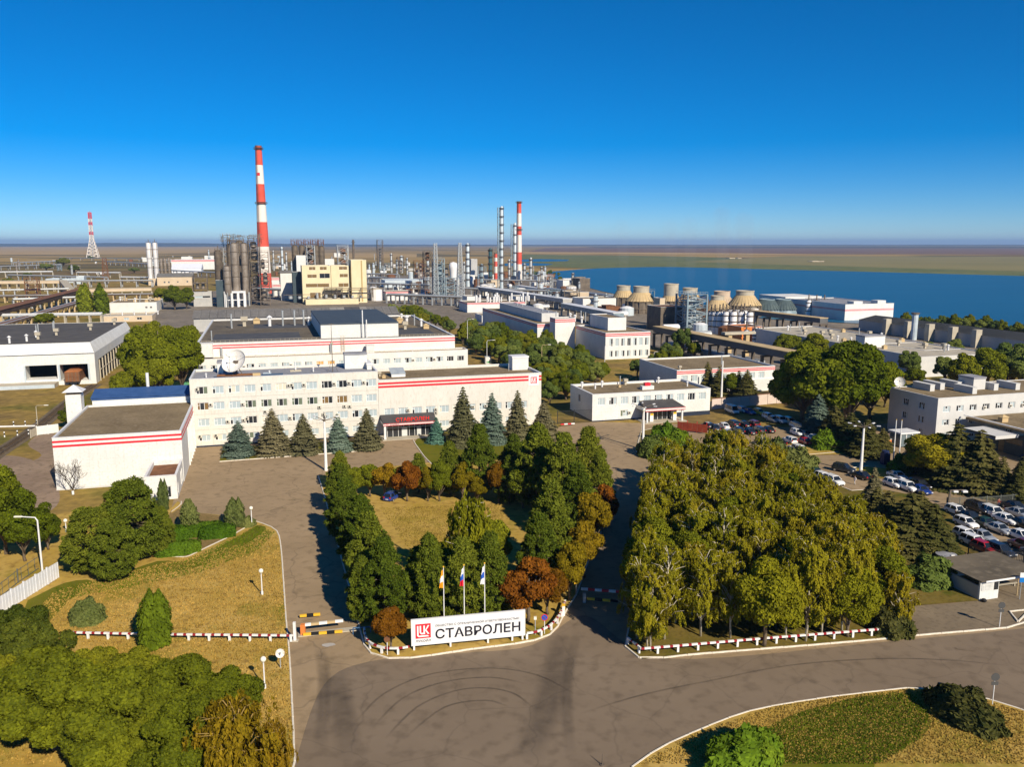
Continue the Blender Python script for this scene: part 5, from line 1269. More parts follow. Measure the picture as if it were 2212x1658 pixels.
tower('lattice_tower', 'dark lattice stair tower standing alone right of the yellow tower', 817, 829, 580, 519, M_steel_dark, 10, 14, .7, ((.5, .2, .7, .25),))
tower('process_tower', 'dark brown process tower left of the lattice mast', 919, 934, 630, 545, M_steel_dark, 9, 10, .6, ((.5, .8, .98, .3), (.5, .4, .6, .3)), [M_rust, M_silo])
tower('process_tower', 'blue grey process tower right of the lattice mast', 940, 962, 648, 560, M_steel_blue, 8, 10, .6, ((.4, .1, .5, .25), (.6, .6, .85, .25)), M_steel_blue)
tower('process_tower', 'blue grey frame carrying the white sphere tank', 964, 991, 646, 601, M_steel_blue, 4, 14, .7)
tower('process_tower', 'rusty brown process frame at the left of the middle plant', 897, 917, 610, 565, M_rust, 5, 12, .5, ((.3, .3, .6, .15), (.7, .5, .9, .15)))
tower('process_tower', 'small scaffold with vessel before the far left columns', 860, 874, 596, 556, M_steel_dark, 5, 10, .5, ((.5, .2, .8, .3),))
tower('process_tower', 'frame tower behind the white sphere', 955, 978, 640, 566, M_steel_dark, 6, 10, .5, ((.5, .4, .8, .25),))
P = G(979, 646); r = 9.5 * MPP(P); z = ZAT(P, 577)
sp = thing('sphere_tank', 'white bulb shaped tank on a blue grey frame', 'tank', (P[0], P[1] + 6, 0), TH)
b = MB().lathe(0, 0, [(r * .75, ZAT(P, 601)), (r * .8, z - r * 1.2), (r, z - r * .3), (r, z + r * .4), (r * .7, z + r * .9), (.1, z + r * 1.1)], 20).build('shell', M_tank_white, sp); smooth_by_angle(b.data, 50)
simple('blue_white_hall', 'white process hall with blue panels behind the columns', 999, 1079, 615, 595, 30, M_white, M_steel_pale, front=((.05, .12, .05, .9, 'd'), (.35, .45, .05, .9, 'd')))
for x in (1000, 1040): pass
simple('grey_tank_house', 'grey tank house with orange corner pipes', 1018, 1032, 612, 560, 16, M_grey_wall, M_roof)
simple('long_plant_hall', 'long white plant hall with red stripe and many roof flues', 1009.6, 1141, 676, 655, 24, M_white, M_roof, stripes=True)
P = G(1009.6, 676); zz = ZAT(P, 655)
for i in range(22):
 k_ = thing('roof_flue', 'pale flue on the roof of the long white plant hall', 'flue', W(rnd.uniform(6, 50), rnd.uniform(3, 20), P) + (zz - .3,), TH, 'flues on the long white plant hall')
 MB().cyl(0, 0, 0, rnd.uniform(3, 6), rnd.uniform(.35, .8), n=8).build('pipe', M_cope, k_)
simple('roof_block', 'white block at the left end of the long plant hall', 1009, 1033, 668, 641, 14, M_white, M_roof)
simple('roof_block', 'white block at the right end of the long plant hall', 1115, 1138, 668, 641, 14, M_white, M_roof)
simple('front_annex', 'low white annex in front of the long plant hall', 1041, 1154, 697, 682, 16, M_white, M_roof, front=((.5, .56, .2, .5, 'b'), (.7, .76, .2, .5, 'b')))
simple('striped_block', 'white block with red stripe right of the yellow building', 834, 893, 650, 631, 20, M_white, M_roof, stripes=True)
simple('grey_shed', 'long pale grey shed roof behind the striped block', 832, 915, 622, 606, 30, M_steel_pale, M_steel_pale)
simple('white_block', 'white block with black opening at the lake edge', 1216, 1250, 628, 606, 18, M_white, M_roof, front=((.3, .5, .1, .5, 'd'),))
simple('brown_box', 'dark brown tall box by the lake shore', 1252, 1276, 636, 602, 18, M_steel_dark, M_rust)
simple('beige_box', 'beige box building below the short columns', 1185, 1210, 642, 626, 16, M_beige, M_conc)
simple('beige_box', 'larger beige box building left of the white block', 1232, 1275, 662, 632, 22, M_beige, M_conc)
simple('white_block', 'plain white block with two small windows left of the cooling towers', 1259, 1337, 676, 646, 20, M_white, M_roof, front=((.38, .45, .25, .45, 'd'), (.55, .72, .3, .45, 'b')))
gallery('conveyor_gallery', 'long pale roofed gallery descending through the middle plant', G(1036, 640), G(1226, 672), 5.5, 7, 2.5, (M_grey_wall, M_cope), 12, M_conc)
gallery('conveyor_gallery', 'second pale roofed gallery before the white block', G(1221, 684), G(1336, 710), 5.5, 6, 2.6, (M_steel_blue, M_cope), 7, M_conc)
gallery('conveyor_gallery', 'third pale roofed gallery further back', G(1120, 630), G(1290, 655), 4, 5, 1.6, (M_steel_pale, M_cope), 9, M_conc)
# small sheds, tanks and vessels that fill the yards
rr = random.Random(99)
def inside_free(x, y): return True
n_sh = 0
TONES = [('white', M_white, M_cope), ('beige', M_beige, M_conc), ('grey', M_grey_wall, M_roof), ('pale blue', M_steel_pale, M_cope), ('rusty', M_rust, M_rust)]
yards = [(560, 640, 566, 640, 'between the chimney and the yellow building', 14), (590, 655, 556, 585, 'behind the reactor silos', 8), (700, 830, 560, 600, 'behind the yellow building', 16), (800, 930, 572, 612, 'right of the yellow tower', 30), (800, 930, 612, 650, 'between yellow tower and lattice mast', 18),
         (930, 1060, 598, 640, 'below the lattice masts', 20), (1030, 1180, 600, 640, 'around the foot of the striped chimney', 30), (1150, 1260, 605, 650, 'beside the lake shore', 18), (1140, 1270, 650, 680, 'between plant hall and lab wing', 12),
         (0, 300, 562, 620, 'among the left pipe racks', 12), (300, 470, 556, 580, 'on the far left plant', 14), (1270, 1400, 660, 700, 'before the cooling towers', 14), (1420, 1640, 690, 745, 'below the long conveyor', 14)]
for xa, xb, ya, yb, where, cnt in yards:
 for i in range(cnt):
  x, y = rr.uniform(xa, xb), rr.uniform(ya, yb); P = G(x, y); s_ = MPP(P)
  kind = rr.choice('bbtvhp')
  nm, mw, mr = rr.choice(TONES)
  if kind == 'b':
   w, d, h = rr.uniform(5, 16), rr.uniform(5, 12), rr.uniform(3, 8)
   t_ = thing('small_shed', f'{nm} flat roofed shed {where}', 'shed', P + (0,), TH, f'sheds {where}')
   MB().box(0, w, 0, d, 0, h).build('wall', mw, t_); MB().box(-.2, w + .2, -.2, d + .2, h + .01, h + .35).build('roof', mr, t_)
   if rr.random() < .6: MB().box(w * .2, w * .4, -.08, -.01, h * .3, h * .7).build('door', M_pane_dark, t_)
  elif kind == 't':
   r, h = rr.uniform(2, 5), rr.uniform(4, 10)
   t_ = thing('storage_tank', f'{nm} upright storage tank {where}', 'tank', P + (0,), TH, f'tanks {where}')
   MB().cyl(0, 0, 0, h, r, n=14).build('shell', mw if nm != 'beige' else M_tank_white, t_); MB().lathe(0, 0, [(r, h + .01), (r * .5, h + r * .2), (.05, h + r * .28)], 14).build('roof', mr, t_)
  elif kind == 'v':
   h, r = rr.uniform(8, 20), rr.uniform(.8, 1.8)
   t_ = thing('process_vessel', f'slim upright process vessel {where}', 'vessel', P + (0,), TH, f'vessels {where}')
   MB().lathe(0, 0, [(r, 0), (r, h - r), (.05, h)], 10).build('shell', rr.choice((M_steel, M_steel_pale, M_silo)), t_); MB().cyl(0, 0, h * .6, h * .62, r + .8, n=10).cyl(0, 0, h * .9, h * .92, r + .8, n=10).build('platform', M_steel_dark, t_)
  elif kind == 'h':
   t_ = thing('horizontal_tank', f'lying drum tank on saddles {where}', 'tank', P + (0,), TH + rr.choice((0, 1.57)), f'drum tanks {where}')
   MB().tube([(0, 0, 3), (9, 0, 3)], 1.6, 12).build('drum', rr.choice((M_tank_white, M_steel)), t_); MB().box(1, 1.6, -1.2, 1.2, 0, 2).box(7, 7.6, -1.2, 1.2, 0, 2).build('saddle', M_conc, t_)
  else:
   t_ = thing('pipe_scaffold', f'open steel frame with pipes {where}', 'pipe frame', P + (0,), TH, f'pipe frames {where}')
   k = MB(); frame_tower(k, rr.uniform(6, 12), rr.uniform(5, 8), rr.uniform(7, 16), rr.choice((2, 3)), .4); k.build('frame', rr.choice((M_steel_dark, M_steel, M_steel_blue, M_rust)), t_)
   MB().cyl(2, 2, 1, 6, 1.2, n=10).cyl(5, 3, 1, 5, .9, n=10).build('vessel', M_steel, t_)
# cooling towers
def cooling(label, x, ytop, ycyl, ycone, yb, rt, rc, m=M_conc, mc=M_conc_y, ring=True, group='round cooling towers by the lake'):
 P = G(x, yb); s_ = MPP(P)
 root = thing('cooling_tower', label, 'cooling tower', P + (0,), 0, group)
 z1, z2, z3 = ZAT(P, ytop), ZAT(P, ycyl), ZAT(P, ycone); a, b = rt * s_, rc * s_
 k = MB(); k.lathe(0, 0, [(a * 1.0, z2), (a * 1.0, z1 - .6), (a * 1.04, z1 - .59), (a * 1.04, z1), (a * .93, z1), (a * .9, z2)], 28); o = k.build('throat', m, root); smooth_by_angle(o.data, 35)
 k = MB(); n = 28
 for i in range(n):
  t0, t1 = 2 * math.pi * i / n, 2 * math.pi * (i + .82) / n; t2 = 2 * math.pi * (i + 1) / n
  for u, v, dr in ((t0, t1, 0), (t1, t2, -.35)):
   k.quad((a * 1.02 * math.cos(u), a * 1.02 * math.sin(u), z2), ((b + dr) * math.cos(u), (b + dr) * math.sin(u), z3), ((b + dr) * math.cos(v), (b + dr) * math.sin(v), z3), (a * 1.02 * math.cos(v), a * 1.02 * math.sin(v), z2))
 k.build('skirt', mc, root)
 k = MB(); k.lathe(0, 0, [(b * .97, 0), (b * .97, z3 * .35), (b, z3 * .36), (b * .9, z3 - .05)], 28); k.build('base', M_steel_dark if m is M_conc else m, root)
 if ring:
  k = MB()
  for i in range(14): t0 = 2 * math.pi * i / 14; k.bar((b * .98 * math.cos(t0), b * .98 * math.sin(t0), 0), (b * .98 * math.cos(t0), b * .98 * math.sin(t0), z3), .7)
  k.build('column', M_steel_dark, root)
 return root, P, z1, a
CT = []
CT.append(cooling('cooling tower with grey throat, leftmost and half hidden', 1346, 617, 628, 642, 668, 14.5, 23))
CT.append(cooling('cooling tower with flared ochre skirt right of the white block', 1384, 618.5, 632, 650, 676, 17, 34))
CT.append(cooling('cooling tower with two grey drums stacked one on the other', 1448, 613, 639, 650, 680, 15.5, 22))
CT.append(cooling('cooling tower behind the blue scaffold with pale rim', 1489, 622, 634, 650, 680, 15.5, 26))
CT.append(cooling('pinkish cooling tower at the back of the right pair', 1558, 629, 641, 655, 676, 17, 28, mat('pinkish_concrete_throat', (0.46, 0.36, 0.27), (0.54, 0.43, 0.33), scale=.2, rough=.9), mat('pinkish_skirt', (0.42, 0.32, 0.22), (0.50, 0.39, 0.28), scale=.2, rough=.9)))
CT.append(cooling('ochre skirted cooling tower above the white silos', 1548, 639, 648, 669, 690, 14, 32))
CT.append(cooling('rightmost brown skirted cooling tower against the lake', 1607, 628, 638, 659, 684, 19, 36))
for i, x in enumerate((1655, 1690)):
 cooling(('left', 'right')[i] + ' low dark netted cooling tower base near the lake', x, 646, 648, 668, 682, 16, 34 - 4 * i, M_steel_blue, mat('dark_netting', (0.05, 0.075, 0.085), (0.09, 0.12, 0.12), scale=.3, rough=.9), False, 'dark netted tower bases')
simple('green_fence', 'pale green panel strip below the dark netted bases', 1662, 1712, 687, 681, 3, mat('pale_green_panel', (0.20, 0.36, 0.24), (0.26, 0.42, 0.3), scale=.3, rough=.8), M_steel_pale)
# vapour over the towers
def plume(P, z, r, h, dens, seed, lean):
 k = MB(); r_ = random.Random(seed); prof = []
 n = 14
 vs, fs = [], []
 for i in range(n + 1):
  f = i / n; rad = r * (0.75 + .7 * f) * (1 if 0 < i < n else .15)
  for j in range(12):
   a = 2 * math.pi * j / 12; q = rad * r_.uniform(.85, 1.15)
   vs.append((q * math.cos(a) + lean * h * f * f, q * math.sin(a), h * f))
 for i in range(n):
  for j in range(12): fs.append((i * 12 + j, i * 12 + (j + 1) % 12, (i + 1) * 12 + (j + 1) % 12, (i + 1) * 12 + j))
 k.add(vs, fs + [tuple(range(12))[::-1], tuple(n * 12 + j for j in range(12))])
 m = bpy.data.materials.new('vapour'); m.use_nodes = True; nn, ll = m.node_tree.nodes, m.node_tree.links; nn.clear()
 v = nn.new('ShaderNodeVolumePrincipled'); v.inputs['Color'].default_value = (.92, .92, .95, 1); v.inputs['Density'].default_value = dens; v.inputs['Anisotropy'].default_value = 0.2
 o = nn.new('ShaderNodeOutputMaterial'); ll.new(v.outputs[0], o.inputs['Volume'])
 return tag(k.build('vapour_plume', m, None, (P[0], P[1], z + .5), smooth=True), 'faint water vapour rising from a cooling tower', kind='stuff')
for i, (q, h, d) in enumerate(((0, 45, .006), (2, 40, .006), (3, 45, .006), (4, 55, .009), (6, 48, .008))):
 plume(CT[q][1], CT[q][2], CT[q][3] * .8, h, d, i, -.06)
# blue scaffold tower, dark block, white silos, brown tank box
tower('process_tower', 'big blue grey scaffold block left of the white silos', 1483, 1531, 722, 637, M_steel_blue, 6, 12, .8, ((.7, .68, .82, .14), (.3, .2, .5, .1)), M_steel_pale)
tower('stair_tower', 'blue stair lattice inside the scaffold block', 1484, 1503, 721, 637, M_steel_pale, 14, 5, .3)
simple('dark_block', 'dark open structure left of the blue scaffold block', 1426, 1482, 716, 664, 16, M_steel_dark, M_rust)
simple('pink_kiosk', 'pinkish kiosk with white door on top of the dark block', 1424, 1436, 664 + 40, 645, 8, M_beige, M_conc)
P = G(1600, 722); s_ = MPP(P)
for i, (x, yb, yt) in enumerate(((1535, 720, 673), (1543, 721, 673), (1553, 722, 673), (1567, 724, 673), (1583, 725, 673), (1599, 725, 673), (1618, 727, 674), (1560, 714, 670), (1575, 715, 669), (1590, 716, 669), (1606, 717, 670))):
 wd = ['leftmost', 'second from left', 'third from left', 'fourth from left', 'fifth from left', 'sixth from left', 'rightmost'][i] + ' in the front row' if i < 7 else ['first from left', 'second from left', 'third from left', 'last'][i - 7] + ' in the back row'
 silo_thing('tall plain white silo, ' + wd, x, yb, yt, 7.4, M_tank_white, False, None, 'white silos beside the blue scaffold', 'white_silo', 18, 'dome')
bx = simple('tank_house', 'rust orange open fronted box around three white tanks', 1600, 1652, 741, 707, 12, M_orange, M_rust)
for i, x in enumerate((1611, 1629, 1647)):
 silo_thing(('left', 'middle', 'right')[i] + ' small white tank before the rust orange box', x, 743, 713, 5.2, M_tank_white, False, None, 'tanks before the orange box', 'storage_tank', 14, 'dome')
gallery('conveyor_gallery', 'long dark conveyor with ochre roof running below the white silos', G(1421, 751), G(1745, 828), 7, 5, 2.2, (mat('dark_grey_gallery', (0.09, 0.095, 0.10), (0.13, 0.13, 0.135), scale=.1, rough=.8), M_conc_y), 9, M_steel_dark)
gallery('conveyor_gallery', 'far dark conveyor with ochre roof right of the white silos', G(1602, 700), G(1778, 724), 6, 5, 2.2, (MATS['dark_grey_gallery'], M_conc_y), 6, M_steel_dark)
gallery('pipe_rack', 'pipe rack below the long dark conveyor', G(1440, 755), G(1640, 800), 2.5, 5, 0, (M_steel_blue, M_steel), 8, M_conc, 6)
k = thing('pipe_portal', 'pale concrete pipe portal with pink cap among the yards', 'portal', G(1572, 772) + (0,), TH)
MB().box(0, 1.6, 0, 1.6, 0, 9).box(8, 9.6, 0, 1.6, 0, 9).build('post', M_conc_y, k); MB().box(-2, 12, -.6, 2.4, 9.01, 10).build('cap_beam', M_conc, k)
# laboratory wings with shaded blue sides
l2 = G(1308.4, 720, 10.5)
w2 = ST(G(1405.8, 717, 10.5), l2)[0]; d2 = ST(G(1234.5, 703.4, 10.5), l2)[1]
lab = building('laboratory_wing', 'white laboratory wing with a row of tall windows and red roof stripes', 'building', l2, w2, d2, 10.5, M_white, M_roof, .4, stripes=[(9.8, 10.15), (9.15, 9.5)], stripe_faces='fl',
               front=row(1.6, 2.55, int(w2 / 2.6), 1.5, 5.2, 8.2, 'two', ['bd', 'bb', 'db', 'dd']) + row(1.6, 2.55, int(w2 / 2.6), 1.5, 1.0, 3.4, 'two', ['bd', 'db']))
building('roof_cabin', 'white roof cabin with shaded side on the laboratory wing', 'cabin', W(6, 12, l2), w2 * .42, d2 * .6, 15.2, M_white, M_roof, .2, z0=10.1)
for i in range(11): vent(lab, 7 + rnd.uniform(0, 8), d2 * .55 + i * 4.5, 10.1, rnd.choice(('cap', 'pipe')), 1.6)
l1 = G(1306 - 78, 720, 12.5)
st = building('stair_block', 'white stair block with red cap joining the two laboratory wings', 'building', G(1329 - 2, 762), 1, 1, 1, M_white, M_roof, 0) if False else None
P = G(1331.5 - 0, 740, 0)
q = W(-.5, d2 - 4, l2)
building('stair_block', 'white stair block with red cap joining the two laboratory wings', 'building', W(-9, d2 + 1, l2), 9, 7, 13.5, M_white, M_roof, .3, stripes=[(12.7, 13.1), (11.9, 12.3)])
lab1 = building('laboratory_wing', 'rear laboratory wing with blue shaded wall and pale roof', 'building', W(-14, d2 + 10, l2), 16, 95, 10.5, M_white, M_roof, .4, stripes=[(9.8, 10.15), (9.15, 9.5)], stripe_faces='fl')
building('roof_cabin', 'long roof cabin on the rear laboratory wing', 'cabin', W(-8, d2 + 22, l2), 8, 70, 14.0, M_pale_wall, M_roof_grey, .1, z0=10.1)
for i in range(9): vent(lab1, 10 + rnd.uniform(0, 4), 12 + i * 6.5, 10.1, rnd.choice(('cap', 'pipe')), 1.7)
# right side: long low building, buttressed hall and white hall by the lake
r0 = G(1990, 772, 7.0); dR = ST(G(1653, 708, 7.0), r0)[1]
lowb = building('long_workshop', 'very long low workshop with beige roof and blue shaded side wall', 'building', r0, 32, dR, 7.0, M_pale_wall, M_conc, .25)
rr = random.Random(5)
for i in range(26): vent(lowb, rr.uniform(2, 30), dR * (.1 + .85 * i / 26), 6.75, rr.choice(('cap', 'box', 'pipe', 'hood')), 1.15)
building('roof_cabin', 'white box cabin on the side of the long workshop roof', 'cabin', W(.5, dR * .28, r0), 9, 5, 11, M_white, M_roof_grey, 0, z0=6.7)
b0 = G(2240, 740, 5.5)
lh = thing('buttressed_hall', 'long dark roofed hall with pale concrete buttresses at the right', 'building', b0 + (0,), TH); dB = ST(G(1850, 691, 5.5), b0)[1]
MB().box(0, 20, 0, dB, 0, 5.5).build('wall', M_grey_wall, lh); MB().add([(-.5, -.5, 5.52), (-.5, dB, 5.52), (10, dB, 7.6), (10, -.5, 7.6), (20.5, dB, 5.52), (20.5, -.5, 5.52)], [(0, 3, 2, 1), (3, 5, 4, 2), (0, 1, 2, 4, 5, 3)]).build('roof', mat('slate_grey_hall_roof', (0.075, 0.08, 0.085), (0.105, 0.11, 0.115), scale=.1, rough=.8), lh)
for i, (x, y) in enumerate(((2120, 746), (2068, 737), (2017, 734), (1970, 731), (1923, 714))):
 t_ = ST(G(x, 526 + .127 * (x - 554), 5.5), b0)[1]
 MB().box(-3.2, -.05, t_, t_ + 2.6, 0, 7.9).build('buttress', M_conc, lh)
wh = G(1824, 694); hw_ = ZAT(wh, 658)
ww = ST(G(1947.5, 657, hw_), wh)[0]
wb = building('lakeside_hall', 'white lakeside hall with a thin red stripe and stepped roof line', 'building', wh, ww, 55, hw_, M_white, M_roof_grey, .3, stripes=[(hw_ * .66, hw_ * .69), (hw_ * .60, hw_ * .63)], stripe_faces='fl')
MB().box(ww * .17, ww * .35, .1, 6, hw_ + .1, hw_ + 1.6).box(ww * .66, ww * .83, .1, 6, hw_ + .1, hw_ + 1.8).build('roof_step', M_white, wb)
building('lakeside_annex', 'long white roof annex behind the lakeside hall', 'building', W(-2, 56, wh), ww * .8, 30, hw_ * 1.08, M_white, M_white, 0)
for i, (x, yt) in enumerate(((1745, 648), (1762, 649), (1779, 649))):
 silo_thing(('left', 'middle', 'right')[i] + ' white round topped tank beside the lakeside hall', x, 684 - i * 2, yt, 5.6, M_tank_white, False, None, 'tanks by the lakeside hall', 'storage_tank', 16, 'dome')
k = thing('stack', 'blue steel stack with collar on the buttressed hall', 'stack', G(1973, 735) + (0,), TH); MB().cyl(0, 0, 0, ZAT(G(1973, 735), 677), 1.4, n=12).build('shaft', M_steel_pale, k); MB().cyl(0, 0, ZAT(G(1973, 735), 679), ZAT(G(1973, 735), 676), 1.9, n=12).build('collar', M_steel_dark, k)
simple('white_gable_strip', 'white sloping roof edge piece over the buttressed hall', 1998, 2234, 726, 713, 10, M_white, M_white) if False else None
simple('dappled_building', 'pinkish white building showing through the trees at right', 1994, 2094, 798, 758, 22, mat('pinkish_white_wall', (0.60, 0.53, 0.48), (0.68, 0.61, 0.56), scale=.3, rough=.85), M_conc, front=((.12, .2, .5, .7, 'b'), (.4, .48, .5, .7, 'd')))
simple('far_farm', 'tiny pale farm building far beyond the lake', 1576, 1590, 559, 557.6, 20, M_beige, M_corrug); simple('far_farm', 'tiny second farm building far beyond the lake', 1594, 1603, 559, 557.8, 20, M_beige, M_corrug); simple('far_farm', 'tiny long pale farm shed far beyond the lake', 1755, 1785, 566, 565, 20, M_beige, M_corrug)
simple('plant_store', 'large white store with grey roof right of the flat white building', 590, 634, 640, 616, 14, M_white, M_roof, stripes=True); simple('plant_store', 'white gabled store left of the yellow building', 608, 632, 650, 590, 12, M_white, M_corrug, slope=True)
simple('plant_store', 'white block left of the tall silos behind', 569, 603, 628, 601, 14, M_white, M_roof, stripes=True)
simple('plant_store', 'far white building on the left plant', 308, 331, 566, 557, 25, M_white, M_cope); simple('plant_store', 'far white red roofed house near the striped warehouse', 392, 414, 566, 555, 25, M_white, M_rust)
simple('plant_store', 'white far block behind the reactor silos', 442, 478, 562, 553, 20, M_white, M_cope); simple('plant_store', 'white far block left of the yellow building top', 722, 735, 556, 547, 20, M_white, M_cope)
# ------------------------------------------------ the air over the plain
hz = MB().box(-30000, 30000, -300, 38000, -2.0, 175.0).build('haze', bpy.data.materials.new('haze_air'))
hm = hz.data.materials[0]; hm.use_nodes = True
hn, hl = hm.node_tree.nodes, hm.node_tree.links
hn.clear()
hv = hn.new('ShaderNodeVolumePrincipled'); hv.inputs['Color'].default_value = (0.36, 0.56, 0.92, 1); hv.inputs['Density'].default_value = 5.5e-5; hv.inputs['Anisotropy'].default_value = 0.0
ho = hn.new('ShaderNodeOutputMaterial'); hl.new(hv.outputs[0], ho.inputs['Volume'])
tag(hz, kind='stuff')
# ================================================================ trees and shrubs
L_birch = leaf_mat('birch_leaf', (0.19, 0.18, 0.012), (0.38, 0.34, 0.018), (0.45, 0.36, 0.025), 0.3, 0.3)
L_broad = leaf_mat('broadleaf_green', (0.085, 0.105, 0.008), (0.19, 0.22, 0.013), (0.28, 0.27, 0.022), 0.25, 0.25)
L_olive = leaf_mat('olive_leaf', (0.098, 0.134, 0.027), (0.201, 0.250, 0.055), (0.268, 0.293, 0.073), 0.25, 0.25)
L_bushy = leaf_mat('big_broadleaf', (0.091, 0.107, 0.010), (0.232, 0.244, 0.015), (0.439, 0.390, 0.022), 0.25, 0.3)
L_pine = leaf_mat('pine_needle', (0.068, 0.095, 0.01), (0.155, 0.185, 0.018), (0.22, 0.225, 0.03), 0.15, 0.4)
L_spruce = leaf_mat('blue_spruce_needle', (0.073, 0.112, 0.085), (0.171, 0.220, 0.165), (0.232, 0.281, 0.220), 0.1, 0.4)
L_spruce_b = leaf_mat('brownish_spruce_needle', (0.085, 0.083, 0.039), (0.183, 0.171, 0.085), (0.244, 0.220, 0.122), 0.1, 0.4)
L_teal = leaf_mat('teal_spruce_needle', (0.049, 0.116, 0.091), (0.104, 0.201, 0.159), (0.146, 0.256, 0.207), 0.1, 0.4)
L_dark = leaf_mat('dark_conifer_needle', (0.049, 0.054, 0.015), (0.140, 0.128, 0.037), (0.220, 0.189, 0.073), 0.12, 0.4)
L_maple = leaf_mat('rust_orange_leaf', (0.12, 0.055, 0.006), (0.25, 0.125, 0.01), (0.3, 0.19, 0.015), 0.3, 0.4)
L_gold = leaf_mat('golden_leaf', (0.15, 0.115, 0.007), (0.31, 0.22, 0.013), (0.38, 0.29, 0.02), 0.3, 0.4)
L_poplar = leaf_mat('poplar_leaf', (0.098, 0.128, 0.010), (0.213, 0.262, 0.017), (0.293, 0.317, 0.024), 0.2, 0.5)
L_hedge = leaf_mat('hedge_leaf', (0.061, 0.116, 0.009), (0.134, 0.226, 0.016), (0.195, 0.268, 0.024), 0.2, 0.6)
L_thuja = leaf_mat('thuja_leaf', (0.079, 0.104, 0.027), (0.165, 0.189, 0.055), (0.220, 0.238, 0.073), 0.15, 0.6)
rng = np.random.default_rng(11)
def unit(v): return v / (np.linalg.norm(v, axis=1, keepdims=True) + 1e-9)
def cards(name, C, N, S, m, long=1.6, axis=None, jitter=0.55, extra=None):
 """one kite shaped leaf spray per centre C; N outward normals, S sizes, axis = direction of the long side"""
 n = len(C)
 N = unit(N + rng.normal(0, jitter, (n, 3)))
 A = rng.normal(0, 1, (n, 3)) if axis is None else axis + rng.normal(0, .25, (n, 3))
 A = unit(A - N * np.sum(A * N, 1, keepdims=True))
 B = np.cross(N, A)
 a = (S * long * .5)[:, None]; b = (S * .5)[:, None]
 fold = N * (S * .16)[:, None]
 V = np.empty((n, 4, 3))
 V[:, 0] = C - A * a; V[:, 1] = C + B * b - fold + A * a * .1; V[:, 2] = C + A * a; V[:, 3] = C - B * b - fold + A * a * .1
 me = bpy.data.meshes.new(name)
 me.vertices.add(n * 4); me.vertices.foreach_set('co', V.reshape(-1).astype(np.float32))
 me.loops.add(n * 4); me.loops.foreach_set('vertex_index', np.arange(n * 4, dtype=np.int32))
 me.polygons.add(n); me.polygons.foreach_set('loop_start', np.arange(0, n * 4, 4, dtype=np.int32)); me.polygons.foreach_set('loop_total', np.full(n, 4, dtype=np.int32))
 me.materials.append(m); me.update(calc_edges=True)
 return me
def sph(n):
 return unit(rng.normal(0, 1, (n, 3)))
def limbs(name, paths, m, n=6):
 k = MB()
 for pts, rs in paths: k.tube(pts, rs, n)
 me = k.mesh(name, m, True)
 return me
def broad(seed, h, r, ncards, m, size=.32, base=.18, lobes=34, squash=1.0, top=1.0, bark=None):
 """crown of leaf sprays gathered in lobes at the ends of limbs"""
 rr_ = np.random.default_rng(seed)
 zc = h * (base + 1) / 2; rz_ = h * (1 - base) / 2
 d = unit(rr_.normal(0, 1, (lobes, 3))); d[:, 2] = np.abs(d[:, 2]) * 1.25 - .55; d = unit(d)
 rad = rr_.uniform(.55, .98, lobes)[:, None]
 LC = d * rad * np.array([r, r, rz_]) * .78 + np.array([0, 0, zc]); LR = rr_.uniform(.24, .40, lobes) * r * squash
 w = LR ** 2; idx = rr_.choice(lobes, ncards, p=w / w.sum())
 u = unit(rr_.normal(0, 1, (ncards, 3)) + d[idx] * .55 + np.array([0, 0, .25]))
 C = LC[idx] + u * (LR[idx] * rr_.uniform(.72, 1.06, ncards))[:, None] * np.array([1, 1, .85])
 C[:, 2] = np.maximum(C[:, 2], h * base * .6)
 crown = cards('crown', C, u, rr_.uniform(.65, 1.3, ncards) * size, m)
 paths = [([(0, 0, 0), (.05 * r, 0, h * base), (-.04 * r, .03 * r, h * .55), (0, 0, h * .85)], [r * .075, r * .06, r * .035, r * .01])]
 for i in range(min(lobes, 14)):
  q = LC[i]; z0 = h * (base + rr_.uniform(0, .25)); paths.append(([(0, 0, z0), tuple(np.array([q[0] * .5, q[1] * .5, (z0 + q[2]) / 2])), tuple(q)], [r * .035, r * .022, r * .008]))
 return crown, limbs('trunk', paths, bark or M_bark)
def spruce(seed, h, r, ncards, m, size=.34, droop=.35, levels=17, dense=1.0):
 rr_ = np.random.default_rng(seed)
 br = []
 for l in range(levels):
  f = (l + .3) / levels; z = h * (.04 + .94 * f)
  L = r * (1 - f) ** .82 * rr_.uniform(.86, 1.1) + .12
  nb = max(5, int(15 * (1 - f) + 4))
  for b in range(nb):
   a = 2 * math.pi * (b + rr_.uniform(-.3, .3)) / nb + l
   br.append((z, a, L * rr_.uniform(.72, 1.12)))
 br = np.array(br); w = br[:, 2] ** 1.15; idx = rr_.choice(len(br), ncards, p=w / w.sum())
 t = rr_.uniform(.18, 1, ncards) ** .75; L = br[idx, 2] * t; a = br[idx, 1] + rr_.normal(0, .12, ncards) / (t + .2)
 side = rr_.normal(0, .10, ncards) * br[idx, 2]
 C = np.stack([L * np.cos(a) - side * np.sin(a), L * np.sin(a) + side * np.cos(a), br[idx, 0] - droop * L * t + rr_.normal(0, .05, ncards) * h / levels + .10 * t * L], 1)
 ax = np.stack([np.cos(a), np.sin(a), np.full(ncards, -.25)], 1)
 N = np.stack([np.cos(a) * .5, np.sin(a) * .5, np.full(ncards, .9)], 1)
 C[:, 2] = np.maximum(C[:, 2], .12)
 crown = cards('crown', C, N, rr_.uniform(.7, 1.3, ncards) * size, m, 2.0, ax, .3)
 return crown, limbs('trunk', [([(0, 0, 0), (0, 0, h * .5), (0, 0, h * .97)], [r * .07, r * .045, .03])], M_bark)
